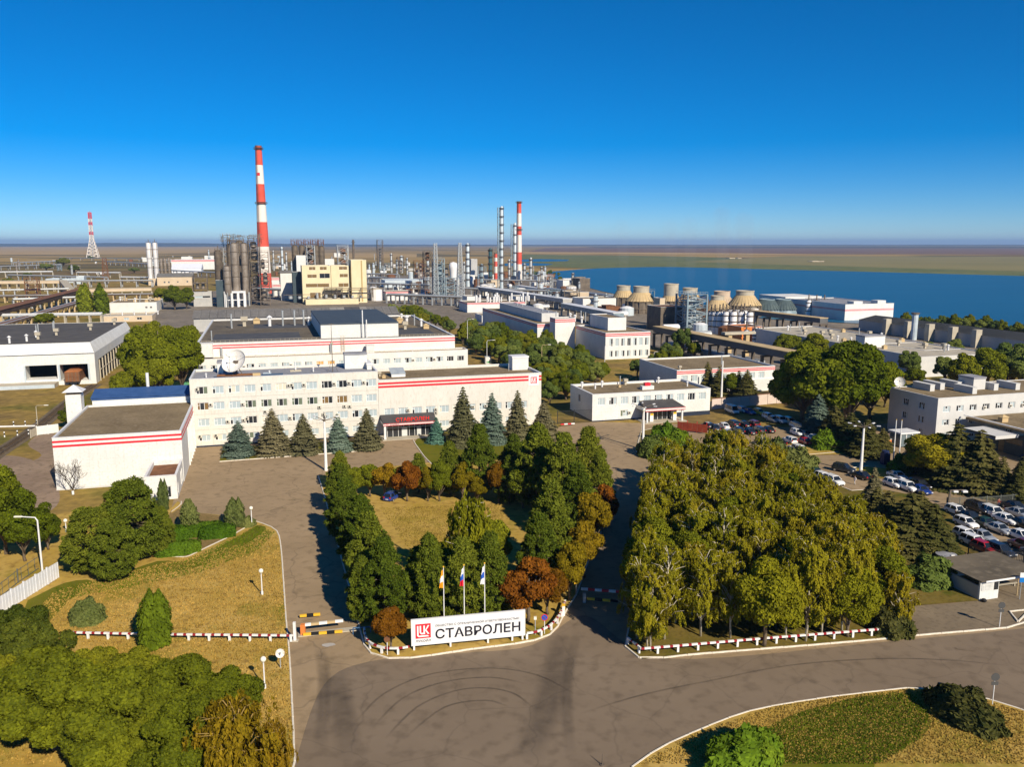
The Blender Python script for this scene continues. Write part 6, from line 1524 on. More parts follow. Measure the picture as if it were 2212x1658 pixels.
def pine(seed, h, r, ncards, m, size=.36, tufts=150, base=.12, conic=.75):
 rr_ = np.random.default_rng(seed)
 f = rr_.uniform(0, 1, tufts) ** 1.1; z = h * (base + (1 - base) * f)
 prof = r * np.minimum(1, (1 - f) * 1.5 + .12) ** conic * np.minimum(1, .65 + f * 2.2)
 a = rr_.uniform(0, 2 * math.pi, tufts); q = prof * np.sqrt(rr_.uniform(.30, 1.05, tufts))
 T = np.stack([q * np.cos(a), q * np.sin(a), z + .12 * q], 1)
 TR = rr_.uniform(.45, .85, tufts) * r * .30
 idx = rr_.integers(0, tufts, ncards)
 u = unit(rr_.normal(0, 1, (ncards, 3)) + np.stack([np.cos(a) * .5, np.sin(a) * .5, np.full(tufts, .55)], 1)[idx])
 C = T[idx] + u * (TR[idx] * rr_.uniform(.45, 1, ncards))[:, None] * np.array([1, 1, .72])
 crown = cards('crown', C, u * .4 + rr_.normal(0, .6, (ncards, 3)) + np.array([0, 0, .5]), rr_.uniform(.6, 1.2, ncards) * size * .62, m, 3.0, u, .25)
 paths = [([(0, 0, 0), (.02 * r, 0, h * .5), (0, 0, h * .96)], [r * .075, r * .05, .04])]
 for i in range(26): paths.append(([(0, 0, T[i, 2] * .93), tuple(T[i])], [r * .022, r * .008]))
 return crown, limbs('trunk', paths, M_bark)
def birch(seed, h, r, ncards, m, size=.2, sparse=False, lean=0.0, bark=None):
 rr_ = np.random.default_rng(seed)
 paths = [([(0, 0, 0), (lean * .2 * h, .02 * h, h * .35), (lean * .6 * h, 0, h * .7), (lean * h, .01 * h, h * .97)], [.17, .13, .085, .02])]
 ends = []
 nb = 40
 for b in range(nb):
  f = rr_.uniform(.16, .95); a = rr_.uniform(0, 2 * math.pi); L = r * (1.06 - .62 * f) * rr_.uniform(.6, 1.1); z0 = h * f
  p0 = np.array([lean * h * f * .9, 0, z0]); p1 = p0 + np.array([math.cos(a) * L * .5, math.sin(a) * L * .5, L * .75]); p2 = p0 + np.array([math.cos(a) * L, math.sin(a) * L, L * .95])
  if p2[2] > h * 1.02: p2[2] = h * 1.02
  paths.append(([tuple(p0), tuple(p1), tuple(p2)], [.07 * (1.1 - f) + .028, .042, .014]))
  for q in range(14 if not sparse else 7):
   t = rr_.uniform(.25, 1.0); s_ = p0 + (p1 - p0) * min(1, t * 2) + (p2 - p1) * max(0, t * 2 - 1)
   ends.append((*(s_ + rr_.normal(0, .28, 3)), rr_.uniform(.5, 1.0) * (.75 + 1.3 * (1 - f))))
 E_ = np.array(ends); w = E_[:, 3]; idx = rr_.choice(len(E_), ncards, p=w / w.sum())
 t = rr_.uniform(0, 1, ncards); dr = E_[idx, 3] * t
 out = unit(np.stack([E_[idx, 0], E_[idx, 1], np.full(ncards, .01)], 1))
 C = E_[idx, :3] - np.array([0, 0, 1]) * dr[:, None] + out * (.22 * np.sin(t * 2))[:, None] + rr_.normal(0, .10, (ncards, 3))
 C[:, 2] = np.maximum(C[:, 2], .5)
 crown = cards('crown', C, out + np.array([0, 0, .35]), rr_.uniform(.7, 1.3, ncards) * size, m, 2.4, np.tile(np.array([[0, 0, -1.0]]), (ncards, 1)), .6)
 return crown, limbs('trunk', paths, bark or M_bark_birch)
def poplar(seed, h, r, ncards, m, size=.28, spires=4):
 rr_ = np.random.default_rng(seed)
 sp_ = [(rr_.uniform(-.5, .5) * r, rr_.uniform(-.4, .4) * r, h * rr_.uniform(.72, 1.0), r * rr_.uniform(.45, .6)) for _ in range(spires)]
 sp_[0] = (0, 0, h, r * .6)
 S_ = np.array(sp_); idx = rr_.integers(0, spires, ncards)
 f = rr_.uniform(0, 1, ncards); a = rr_.uniform(0, 2 * math.pi, ncards)
 rad = S_[idx, 3] * np.minimum(1, (1 - f) * 3.0 + .05) * np.minimum(1, .75 + f) * (1 + .16 * np.sin(a * 5 + f * 21)) * rr_.uniform(.82, 1.04, ncards)
 C = np.stack([S_[idx, 0] + rad * np.cos(a), S_[idx, 1] + rad * np.sin(a), .25 + S_[idx, 2] * f], 1)
 N = np.stack([np.cos(a), np.sin(a), np.full(ncards, .4)], 1)
 crown = cards('crown', C, N, rr_.uniform(.7, 1.3, ncards) * size, m, 1.9, np.tile(np.array([[0, 0, 1.0]]), (ncards, 1)), .45)
 return crown, limbs('trunk', [([(0, 0, 0), (0, 0, h * .8)], [.14, .04])], M_bark)
def mound(seed, rx, ry, h, ncards, m, size=.24, lump=.18, boxy=2.0):
 rr_ = np.random.default_rng(seed)
 d = unit(rr_.normal(0, 1, (ncards, 3))); d[:, 2] = np.abs(d[:, 2])
 p = np.abs(d) ** (boxy); nrm = (p.sum(1)) ** (1 / boxy)
 s_ = (1 / nrm) * (1 + lump * (np.sin(d[:, 0] * 7 + seed) * np.cos(d[:, 1] * 6) + .6 * np.sin(d[:, 2] * 9 + d[:, 0] * 5))) * rr_.uniform(.86, 1.03, ncards)
 C = d * s_[:, None] * np.array([rx, ry, h]); C[:, 2] = np.maximum(C[:, 2], .05)
 crown = cards('crown', C, d + np.array([0, 0, .3]), rr_.uniform(.7, 1.3, ncards) * size, m, 1.8, d * .4 + np.array([0, 0, .6]), .5)
 return crown, limbs('trunk', [([(0, 0, 0), (0, 0, h * .6)], [.1, .03])], M_bark)
def plant(meshes, name, label, cat, P, scale=1.0, rot=None, group=None, z=0.12):
 root = thing(name, label, cat, (P[0], P[1], z), rnd.uniform(0, 6.28) if rot is None else rot, group)
 root.scale = (scale,) * 3 if not hasattr(scale, '__len__') else scale
 link('crown', meshes[0], root); link('trunk', meshes[1], root)
 return root
# ---- blue spruces in front of the office
SPR = [spruce(s, 10, 3.1, 15000, L_spruce, .27, .3, 22) for s in (1, 2)]
SPB = [spruce(s, 10, 3.0, 15000, L_spruce_b, .27, .3, 22) for s in (3, 4)]
SPT = spruce(5, 7, 2.8, 13000, L_teal, .23, .22, 20)
SPD = [spruce(s, 10, 3.4, 13000, L_dark, .32, .28, 17) for s in (6, 7)]
def by_px(x, yb, yt, meshes, hmesh, name, label, cat='spruce', group=None, wide=1.0, rot=None, z=0.12):
 P = G(x, yb); h = ZAT(P, yt); s_ = h / hmesh
 return plant(meshes, name, label, cat, P, (s_ * wide, s_ * wide, s_), rot, group, z)
gs = 'spruces in front of the office'
for x, yb, yt, ms, hm, lab, wd in ((517, 985, 908, SPR[0], 10, 'blue spruce nearest the left end of the office, shortest of the left five', 1.5), (591, 982, 881, SPB[0], 10, 'tall brownish green spruce, second from the left before the office', 1.3), (657, 978, 893, SPB[1], 10, 'brownish spruce just left of the white lamp mast', 1.35),
                               (731, 975, 893, SPR[1], 10, 'dense green blue spruce right of the white lamp mast', 1.2), (794, 970, 881, SPB[0], 10, 'ragged topped spruce beside the entrance canopy', 1.3), (943, 958, 901, SPT, 7, 'small bright teal spruce right of the entrance', 1.0),
                               (1001, 962, 833, SPB[1], 10, 'tallest dark spruce before the office wing', .95), (1063, 958, 847, SPR[0], 10, 'blue green spruce behind the globe lamp post', 1.0), (1118, 950, 841, SPB[0], 10, 'dark brown pointed spruce before the right end of the wing', .95), (1174, 945, 866, SPB[1], 10, 'broad grey green spruce at the far right of the office wing', 1.45)):
 by_px(x, yb, yt, ms, hm, 'spruce', lab, 'spruce', gs, wd)
# ---- pines and autumn trees on the island
PN = [pine(s, 10, 3.1, 22000, L_pine, .30, 240, .08, .95) for s in (21, 22, 23)]
MP_ = [broad(s, 6, 2.3, 13000, L_maple, .19, .08, 34) for s in (31, 32)]
GD = [broad(s, 6, 2.2, 11000, L_gold, .2, .12, 30) for s in (33, 34)]
GR = [broad(s, 8, 2.9, 15000, L_broad, .22, .1, 38) for s in (35, 36)]
WB = birch(41, 9, 3.8, 15000, L_birch, .2)
gi = 'pines on the fan shaped island'
isl_trees = [  # x, ybase, ytop, mesh, hmesh, name, label, wide
 (735, 1058, 980, PN[0], 10, 'pine', 'pine at the far left corner of the island, before the lamp mast', 1.0), (738, 1110, 1008, PN[1], 10, 'pine', 'dark pine second along the left edge of the island', 1.0), (748, 1170, 1042, PN[2], 10, 'pine', 'pine third along the left edge of the island', .95),
 (782, 1230, 1078, PN[0], 10, 'pine', 'tall pine in the middle of the left edge of the island', .92), (800, 1295, 1118, PN[1], 10, 'pine', 'broad dark pine fifth along the left edge of the island', .85), (832, 1350, 1170, PN[2], 10, 'pine', 'nearest big pine at the left of the sign', .85),
 (786, 1345, 1210, PN[0], 10, 'pine', 'shorter pine leaning to the left drive near the barrier', .8), (930, 1346, 1165, PN[1], 10, 'pine', 'pine behind the left flagpole', .75), (1000, 1350, 1172, PN[2], 10, 'pine', 'bright green pine behind the middle flagpole', .85), (1060, 1342, 1160, PN[0], 10, 'pine', 'pine behind the right flagpole', .75),
 (1190, 1235, 1050, PN[1], 10, 'pine', 'tall pine in the middle of the right side of the island', .85), (1165, 1285, 1120, PN[2], 10, 'pine', 'pine just above the rust orange tree', .85), (1160, 1100, 925, PN[0], 10, 'pine', 'biggest pine at the back right of the island', .95),
 (1215, 1130, 945, PN[1], 10, 'pine', 'second big pine at the back right of the island', .85), (1270, 1090, 932, PN[2], 10, 'pine', 'pointed pine at the rear right corner of the island', .85), (1292, 1120, 985, PN[0], 10, 'pine', 'slim pine at the right edge towards the gatehouse drive', .75), (1245, 1180, 1010, PN[2], 10, 'pine', 'pine in the middle of the right row of the island', .8),
 (1036, 1075, 925, PN[1], 10, 'pine', 'pine standing in front of the globe lamp at the back of the island', .8), (972, 1070, 960, PN[0], 10, 'pine', 'thin pine with bare lower trunk at the back of the island', .85), (905, 1065, 985, PN[2], 10, 'pine', 'small pine at the back left of the island', .9),
 (1110, 1060, 945, PN[1], 10, 'pine', 'pine at the back of the island right of the globe lamp', .9), (1100, 1090, 990, PN[0], 10, 'pine', 'shaded pine inside the right back corner of the island', .9),
 (1140, 1345, 1195, MP_[0], 6, 'autumn_tree', 'large rust orange autumn tree right of the flagpoles', 1.0), (1183, 1330, 1215, MP_[1], 6, 'autumn_tree', 'rust orange autumn tree at the right tip of the island', 1.0), (845, 1405, 1305, MP_[1], 6, 'autumn_tree', 'small rust orange tree left of the white sign', 1.0),
 (1262, 1250, 1130, GD[0], 6, 'autumn_tree', 'golden orange tree along the right drive', .95), (1282, 1195, 1060, GD[1], 6, 'autumn_tree', 'golden tree on the right edge of the island', .85), (1230, 1300, 1170, GD[1], 6, 'autumn_tree', 'golden green tree above the right tip of the island', .8), (1300, 1150, 1040, MP_[0], 6, 'autumn_tree', 'orange brown tree on the right edge of the island', .8),
 (830, 1080, 1000, GD[0], 6, 'autumn_tree', 'yellow green tree in the back row of the island, leftmost', 1.0), (880, 1085, 990, MP_[0], 6, 'autumn_tree', 'brown orange tree in the back row of the island', .9), (855, 1078, 1005, GR[0], 8, 'leafy_tree', 'green leafy tree between yellow and brown in the back row', .9),
 (925, 1085, 1010, GD[1], 6, 'autumn_tree', 'orange gold tree in the back row of the island', .9), (950, 1085, 990, GR[1], 8, 'leafy_tree', 'olive leafy tree in the back row of the island', .8), (1000, 1085, 1000, GD[0], 6, 'autumn_tree', 'bright yellow tree in the back row near the middle', .9), (1078, 1090, 985, MP_[1], 6, 'autumn_tree', 'narrow golden brown tree below the globe lamp', .65), (1030, 1088, 1030, GD[1], 6, 'autumn_tree', 'low golden tree in the back row of the island', 1.1),
 (800, 1075, 1000, GR[0], 8, 'leafy_tree', 'green leafy tree at the left end of the back row', 1.0), (770, 1075, 1005, GR[1], 8, 'leafy_tree', 'dark leafy tree behind the left pines', 1.0), (1130, 1100, 1000, GR[0], 8, 'leafy_tree', 'green leafy tree in the shaded right back corner', 1.0),
 (1015, 1300, 1095, WB, 9, 'birch', 'weeping birch in the middle of the island clearing', .75), (965, 1310, 1160, GR[1], 8, 'leafy_tree', 'rounded green tree left of the weeping birch', 1.0), (1060, 1250, 1115, GR[0], 8, 'leafy_tree', 'leafy tree with bare white branches right of the weeping birch', .9), (905, 1330, 1190, PN[0], 10, 'pine', 'pine between the left row and the weeping birch', .85)]
for x, yb, yt, ms, hm, nm, lab, wd in isl_trees:
 by_px(x, yb, yt, ms, hm, nm, lab, {'pine': 'pine', 'autumn_tree': 'tree', 'leafy_tree': 'tree', 'birch': 'birch'}[nm], gi if nm == 'pine' else 'mixed trees on the fan shaped island', wd)
# ---- the birch grove
BR = [birch(s, 12, 4.1, 27000, L_birch, .145, False, ln) for s, ln in ((51, .02), (52, -.04), (53, .05), (54, -.02), (55, .03), (56, -.06))]
BS = [birch(s, 12, 3.6, 10000, L_birch, .14, True, ln) for s, ln in ((57, .03), (58, -.03))]
GB = [broad(s, 10, 3.6, 20000, L_birch if s == 61 else L_broad, .21, .06, 44) for s in (61, 62)]
poly = [Vector(p) for p in px((1372, 1392), (1393, 1414), (1614, 1394), (1936, 1368), (1945, 1330), (1925, 1275), (1880, 1195), (1800, 1130), (1700, 1075), (1600, 1045), (1500, 1035), (1440, 1045), (1415, 1130), (1390, 1270))]
def in_poly(p, pl):
 c = False; j = len(pl) - 1
 for i in range(len(pl)):
  if (pl[i].y > p[1]) != (pl[j].y > p[1]) and p[0] < (pl[j].x - pl[i].x) * (p[1] - pl[i].y) / (pl[j].y - pl[i].y) + pl[i].x: c = not c
  j = i
 return c
r_ = random.Random(77); pts = []
tries = 0
while tries < 16000 and len(pts) < 165:
 tries += 1
 p = (r_.uniform(10, 60), r_.uniform(85, 185))
 if in_poly(p, poly) and all(math.dist(p, q) > 3.1 for q in pts): pts.append(p)
glim = [(1200, 1400), (1330, 1250), (1370, 1040), (1400, 990), (1450, 943), (1560, 936), (1660, 952), (1700, 1000), (1760, 1040), (1850, 1088), (1900, 1140), (1930, 1230), (1970, 1340), (2300, 1400)]
def hmax(p):
 sx = CX + FPX * p[0] / (p[1] * CP + CAM_H * SP)
 for (a, ya), (b_, yb_) in zip(glim, glim[1:]):
  if a <= sx <= b_: return ZAT(p, ya + (yb_ - ya) * (sx - a) / (b_ - a))
 return 12
pts.sort(key=lambda p: p[1])
for i, p in enumerate(pts):
 t = r_.random()
 sx, sy = CX + FPX * p[0] / (p[1] * CP + CAM_H * SP), p[1]
 zn = ('near the front railing' if sy < 100 else 'in the middle' if sy < 125 else 'towards the rear') + ', ' + ('left side' if sx < 1520 else 'centre' if sx < 1690 else 'right side')
 sc = min(r_.uniform(.70, .92), hmax(p) / 12.2)
 if sc < .42: continue
 if t < .70: plant(BR[i % 6], 'birch', 'yellow green drooping birch of the grove, ' + zn, 'birch', p, sc, None, 'birches of the grove')
 elif t < .84: plant(BS[i % 2], 'bare_birch', 'thinly leaved pale branched birch of the grove, ' + zn, 'birch', p, sc * 1.05, None, 'half bare birches of the grove')
 else: plant(GB[i % 2], 'leafy_tree', 'darker leafy tree among the grove birches, ' + zn, 'tree', p, sc * 1.12, None, 'leafy trees of the grove')
for x, yb, yt, ms, hm, lab, wd in ((1398, 1408, 1265, BR[1], 12, 'birch leaning out at the left front corner of the grove', 1.0), (1650, 1398, 1180, GB[0], 10, 'dark leafy tree at the middle of the grove front by the railing', .9), (1740, 1388, 1175, BR[3], 12, 'broad birch in the right half of the grove front', 1.0), (1830, 1378, 1200, GB[0], 10, 'leafy tree at the right part of the grove front', .9)):
 by_px(x, yb, yt, ms, hm, 'birch' if hm == 12 else 'leafy_tree', lab, 'birch' if hm == 12 else 'tree', None, wd)
# ---- conifers and shrubs around the car parks
def conifer(x, yb, yt, lab, wd=1.0, ms=None, hm=10, nm='conifer', cat='conifer', z=.12): return by_px(x, yb, yt, ms or SPD[int(x) % 2], hm, nm, lab, cat, None, wd, None, z)
conifer(1884, 1105, 1008, 'pointed golden green spruce between grove and middle car park', 1.0, SPB[1], 10, 'spruce', 'spruce')
conifer(1960, 1190, 1062, 'very broad dark conifer left of the lower car park', 1.75); conifer(1915, 1165, 1058, 'dark conifer behind the broad one at the lower car park', 1.4); conifer(2010, 1200, 1085, 'olive tipped conifer next to the round kiosk', 1.5)
conifer(1985, 1150, 1060, 'dark conifer behind the olive tipped one', 1.4); conifer(1890, 1140, 1050, 'dark conifer left of the broad conifer by the lot', 1.3)
BU = [mound(s, 1.6, 1.5, 1.7, 3500, m, .22, .14) for s, m in ((71, L_hedge), (72, L_thuja), (73, L_olive), (74, L_dark))]
def bush(x, yb, s_, k, lab, nm='bush', cat='bush', z=.12, wide=1.0): return plant(BU[k], nm, lab, cat, G(x, yb), (s_ * wide, s_, s_), None, None, z)
bush(2010, 1258, 1.9, 2, 'olive rounded bush before the bus shelter', wide=1.3); bush(1672, 1002, 2.6, 1, 'round dark shrub at the back edge of the grove, left one'); bush(1722, 1020, 2.5, 1, 'round dark shrub at the back edge of the grove, right one'); bush(1925, 1365, 1.6, 3, 'dark bush at the right end of the striped railing')
bush(1785, 966, 2.0, 0, 'clipped green mound on the car park lawn', wide=1.3); bush(1838, 972, 1.6, 0, 'low green juniper on the car park lawn', wide=1.6); bush(1950, 1018, 1.7, 0, 'spreading low juniper below the two flagpoles', wide=2.4); bush(2010, 1020, 1.5, 0, 'spreading low juniper right of the two flagpoles', wide=2.4)
bush(1412, 985, 2.3, 2, 'olive round shrub on the lawn by the lamp mast'); bush(1438, 955, 2.2, 0, 'pale green shrub on the lawn before the gatehouse'); bush(1465, 962, 1.8, 0, 'second pale green shrub on the lawn before the gatehouse')
conifer(1870, 985, 905, 'dense conifer clump behind the tall white lamp mast', 1.6); conifer(1835, 970, 890, 'dark conifer left of the clump behind the lamp mast', 1.6); conifer(1800, 955, 875, 'dark conifer at the left of the fire station trees', 1.6); conifer(1765, 940, 850, 'grey green conifer beside the upper car park', 1.4, SPR[0]); conifer(1905, 975, 925, 'small dark conifer before the fire station side', 1.5)
conifer(1965, 1020, 950, 'blue spruce between the two flagpoles and the glass kiosk', 1.2, SPR[1], 10, 'spruce', 'spruce')
for i, (x, yb, yt, w_) in enumerate(((2015, 1040, 920, 1.5), (2060, 1050, 912, 1.5), (2110, 1060, 925, 1.4), (2160, 1075, 985, 1.1), (2195, 1085, 1005, 1.1), (2128, 1062, 955, 1.2), (2035, 1030, 925, 1.5), (2205, 1060, 985, 1.3))):
 plant(GB[i % 2] if i in (0, 6) else pine_dark if False else SPD[i % 2], 'roadside_tree', ('leftmost dark tree', 'largest dark tree', 'third dark tree', 'sunlit dark tree', 'dark tree at the picture edge', 'dark tree behind the third', 'green topped tree', 'rear dark tree at the edge')[i] + ' in the row before the fire garage', 'tree', G(x, yb), (ZAT(G(x, yb), yt) / 10 * w_,) * 2 + (ZAT(G(x, yb), yt) / 10,), None, 'dark trees before the fire garage')
bush(2082, 1553, 1.55, 3, 'low dark juniper mound at the right of the roundabout lawn', wide=1.5); bush(1600, 1650, 1.5, 0, 'spreading dark green juniper at the bottom of the roundabout lawn', wide=1.7)
bush(1640, 1640, 1.2, 0, 'small arm of the spreading juniper on the roundabout', wide=1.2)
# ---- left lawn: pines, junipers, hedges, columnar trees and the big leafy trees at the corner
LP = [pine(s, 11, 4.0, 34000, L_pine, .30, 300, .08, .55) for s in (81, 82)]
by_px(290, 1210, 1045, LP[0], 11, 'pine', 'big layered pine before the white striped hall', 'pine', None, 1.0); by_px(205, 1235, 1105, LP[1], 11, 'pine', 'lower spreading pine left of the big layered pine', 'pine', None, 1.15); by_px(345, 1200, 1100, LP[1], 11, 'pine', 'right half of the pine clump before the annex', 'pine', None, .8)
by_px(250, 1255, 1130, LP[0], 11, 'pine', 'front pine of the clump with open brown trunk', 'pine', None, .9)
TJ = [poplar(s, 5, 1.9, 6000, L_thuja, .22, 5) for s in (85, 86)]
by_px(352, 1105, 1040, TJ[0], 5, 'thuja', 'slim pointed thuja by the annex door', 'thuja', None, .5); by_px(410, 1150, 1085, TJ[1], 5, 'thuja', 'pointed grey green thuja behind the clipped hedges, left one', 'thuja', None, .95); by_px(505, 1140, 1080, TJ[0], 5, 'thuja', 'pointed grey green thuja at the right end of the hedges', 'thuja', None, .95)
HG = [mound(s, 2.0, 1.1, 1.25, 4500, L_hedge, .16, .04, 4.5) for s in (87, 88)]
for i, (x, yb, s_, w_, lab) in enumerate(((372, 1165, 1.2, 1.0, 'clipped hedge block at the left of the hedge bed'), (390, 1160, 1.0, .7, 'small clipped hedge cube behind the stone edging'), (425, 1158, 1.0, 1.0, 'clipped hedge block left of the rear hedge'), (445, 1152, 1.05, 1.2, 'long rear clipped hedge between the thujas'), (470, 1160, 1.15, 1.15, 'front right clipped hedge block'), (375, 1198, 1.15, 1.1, 'front left rounded hedge block'), (408, 1192, 1.0, .85, 'dark round clipped bush in the hedge bed'))):
 plant(HG[i % 2], 'hedge', lab, 'hedge', G(x, yb), (s_ * w_, s_ * 1.2, s_ * 1.15), .3, 'clipped hedges of the bed')
bush(535, 1138, .8, 1, 'tiny dark shrub next to the globe lamp at the hedge end')
by_px(332, 1404, 1283, poplar(91, 5.5, 1.7, 9000, L_poplar, .2, 5), 5.5, 'columnar_tree', 'multi spired bright green columnar tree by the striped railing', 'tree', None, 1.0)
plant(mound(92, 1.9, 1.8, 2.6, 6500, L_thuja, .2, .1, 2.2), 'bush', 'round dark bush alone on the dry lawn', 'bush', G(189, 1344))
FG = [broad(s, 7, 4.0, 60000, L_bushy, .15, .06, 52, .66) for s in (93, 94)]
FD = broad(95, 7, 4.0, 44000, leaf_mat('dark_broadleaf', (0.049, 0.067, 0.010), (0.134, 0.152, 0.018), (0.195, 0.207, 0.030), .2, .3), .16, .08, 50, .68)  # leaf colour darker than the other corner trees
fg = 'big leafy trees at the lower left corner'
for x, yb, yt, ms, lab, wd in ((120, 1620, 1395, FG[0], 'bright yellow green leafy tree nearest the lower left corner', 1.05), (240, 1660, 1440, FG[1], 'broad olive leafy tree in the lower left group', 1.15), (380, 1620, 1430, FG[0], 'brownish olive tree in the middle of the lower left group', 1.1),
                           (478, 1600, 1448, FG[1], 'rounded green tree at the right end of the lower left group', 1.1), (0, 1580, 1420, FG[1], 'olive tree cut by the lower left edge', .9), (280, 1560, 1405, FG[1], 'flat topped tree behind the olive one', 1.1), (30, 1480, 1300, FD, 'dark leafy tree at the left edge below the white fence', .85), (70, 1520, 1320, FD, 'second dark leafy tree beside the white fence', .8),
                           (310, 1690, 1540, FG[1], 'leafy tree at the bottom edge centre left', 1.0), (400, 1700, 1510, FG[0], 'dark olive tree at the bottom of the group', 1.1), (190, 1540, 1400, FG[0], 'yellow leaved tree at the back of the lower left group', .95)):
 by_px(x, yb, yt, ms, 7, 'leafy_tree', lab, 'tree', fg, wd)
YB = birch(96, 6, 3.2, 9000, L_gold, .15, True, 0, mat('yellow_brown_twig', (0.22, 0.15, 0.04), (0.3, 0.2, 0.06), scale=3))
by_px(520, 1720, 1540, YB, 6, 'yellow_tree', 'thin yellow leaved young tree at the bottom edge', 'tree', None, 1.05); by_px(600, 1700, 1580, YB, 6, 'yellow_tree', 'small yellow shrub tree beside the road kerb', 'tree', None, .7); by_px(460, 1720, 1570, YB, 6, 'yellow_tree', 'twiggy yellow tree left of the young one', 'tree', None, .8)
# trees by the left fence
TL = [broad(s, 8, 3.0, 16000, L_broad, .2, .06, 40) for s in (97, 98)]
for x, yb, yt, lab, wd in ((15, 1200, 1010, 'dark green tree at the left edge by the dirt yard', .85), (55, 1215, 1060, 'leafy tree beside the street lamp', .8), (-25, 1220, 1020, 'tree cut by the left edge', 1.0), (105, 1190, 1090, 'small leafy tree in front of the dirt yard', .9)):
 by_px(x, yb, yt, TL[int(x) % 2], 8, 'leafy_tree', lab, 'tree', 'trees by the left fence', wd)
# bare tree at the white hall
def bare(seed, h, r):
 r_ = random.Random(seed); paths = []
 def grow(p, d, L, rad, lv):
  q = p + d * L; paths.append(([tuple(p), tuple((p + q) / 2 + Vector((r_.uniform(-.05, .05), r_.uniform(-.05, .05), 0)) * L), tuple(q)], [rad, rad * .8, rad * .6]))
  if lv == 0: return
  for _ in range(3 if lv > 1 else 3):
   e = Vector((r_.uniform(-1, 1), r_.uniform(-1, 1), r_.uniform(-.1, .75))) * .75
   grow(q, (d + e).normalized(), L * r_.uniform(.62, .85), rad * .62, lv - 1)
 for k_ in range(4):
  a = k_ * 1.6; grow(Vector((0, 0, .9)), Vector((math.cos(a) * .6, math.sin(a) * .6, 1)).normalized(), h * .26, .10, 4)
 k = MB(); k.tube([(0, 0, 0), (0, 0, 1.0)], [.2, .17], 8); k.cyl(0, 0, .0, .7, .21, n=8, m=1)
 tr = k.mesh('trunk', [M_bark, M_white_paint])
 return limbs('branch', paths, mat('dark_twig_bark', (0.06, 0.045, 0.035), (0.10, 0.08, 0.06), scale=3), 4), tr
bt = bare(3, 7, 3)
t_ = thing('bare_tree', 'leafless tree with whitewashed foot before the white hall', 'tree', G(158, 1070) + (.1,), 0); link('branch', bt[0], t_); link('trunk', bt[1], t_)
# ---- trees by the wagon shed and behind
TB = [broad(s, 12, 4.6, 22000, L_broad, .32, .05, 54, .85) for s in (101, 102, 103)]
OV = [broad(s, 10, 4.2, 15000, L_olive, .30, .05, 42, .85) for s in (104, 105)]
gw = 'big green trees between shed and office'
for i, (x, yb, yt, wd, lab) in enumerate(((310, 835, 700, 1.0, 'big green tree touching the wagon shed'), (350, 850, 692, 1.05, 'tallest big green tree between shed and office'), (395, 850, 705, .95, 'big green tree close to the office roofs'), (335, 800, 690, 1.0, 'green tree behind the tallest by the shed'), (410, 790, 690, .9, 'yellowish tree next to the great hall'),
                                      (300, 862, 770, 1.0, 'low tree beside the railway track'), (265, 868, 800, 1.0, 'shrubby tree at the shed corner'), (340, 868, 760, 1.0, 'low broad tree beside the parked van'), (375, 820, 700, 1.0, 'green tree in the middle of the shed group'))):
 by_px(x, yb, yt, TB[i % 3], 12, 'leafy_tree', lab, 'tree', gw, wd)
by_px(165, 905, 855, TL[0], 8, 'leafy_tree', 'small tree left of the ventilation shaft by the rails', 'tree', None, 1.2); by_px(148, 925, 880, TL[1], 8, 'leafy_tree', 'low tree below the ventilation shaft by the rails', 'tree', None, 1.2)
PO = [poplar(s, 14, 2.4, 5000, L_poplar, .6, 3) for s in (111, 112)]
by_px(188, 682, 615, PO[0], 14, 'poplar', 'left of two dark poplars among the left pipe racks', 'poplar', None, 1.6); by_px(220, 682, 615, PO[1], 14, 'poplar', 'right of two dark poplars among the left pipe racks', 'poplar', None, 1.7)
by_px(378, 670, 614, TB[0], 12, 'leafy_tree', 'dark round tree before the beige hall', 'tree', None, 1.15); by_px(350, 660, 616, TB[1], 12, 'leafy_tree', 'smaller round tree left of the dark round tree', 'tree', None, 1.0); by_px(404, 668, 620, TB[2], 12, 'leafy_tree', 'round tree right of the dark round tree', 'tree', None, 1.0)
by_px(99, 708, 672, TB[1], 12, 'leafy_tree', 'round green bush tree above the shed roof', 'tree', None, 1.6)
for i, (x, yb, yt, lab) in enumerate(((137, 575, 556, 'single dark tree on the far left plain'), (100, 585, 568, 'rounded scrub on the far left plain'), (160, 590, 572, 'long scrub clump left of the pylon'), (195, 560, 553, 'dark bush at the foot of the flare mast'), (60, 600, 588, 'scrub by the left pipe line'), (290, 590, 577, 'scrub right of the pylon'), (20, 618, 600, 'scrub at the far left edge'))):
 by_px(x, yb, yt, OV[i % 2] if i % 2 else TB[i % 3], 10 if i % 2 else 12, 'scrub_tree', lab, 'tree', 'scrub on the left plain', 2.2)
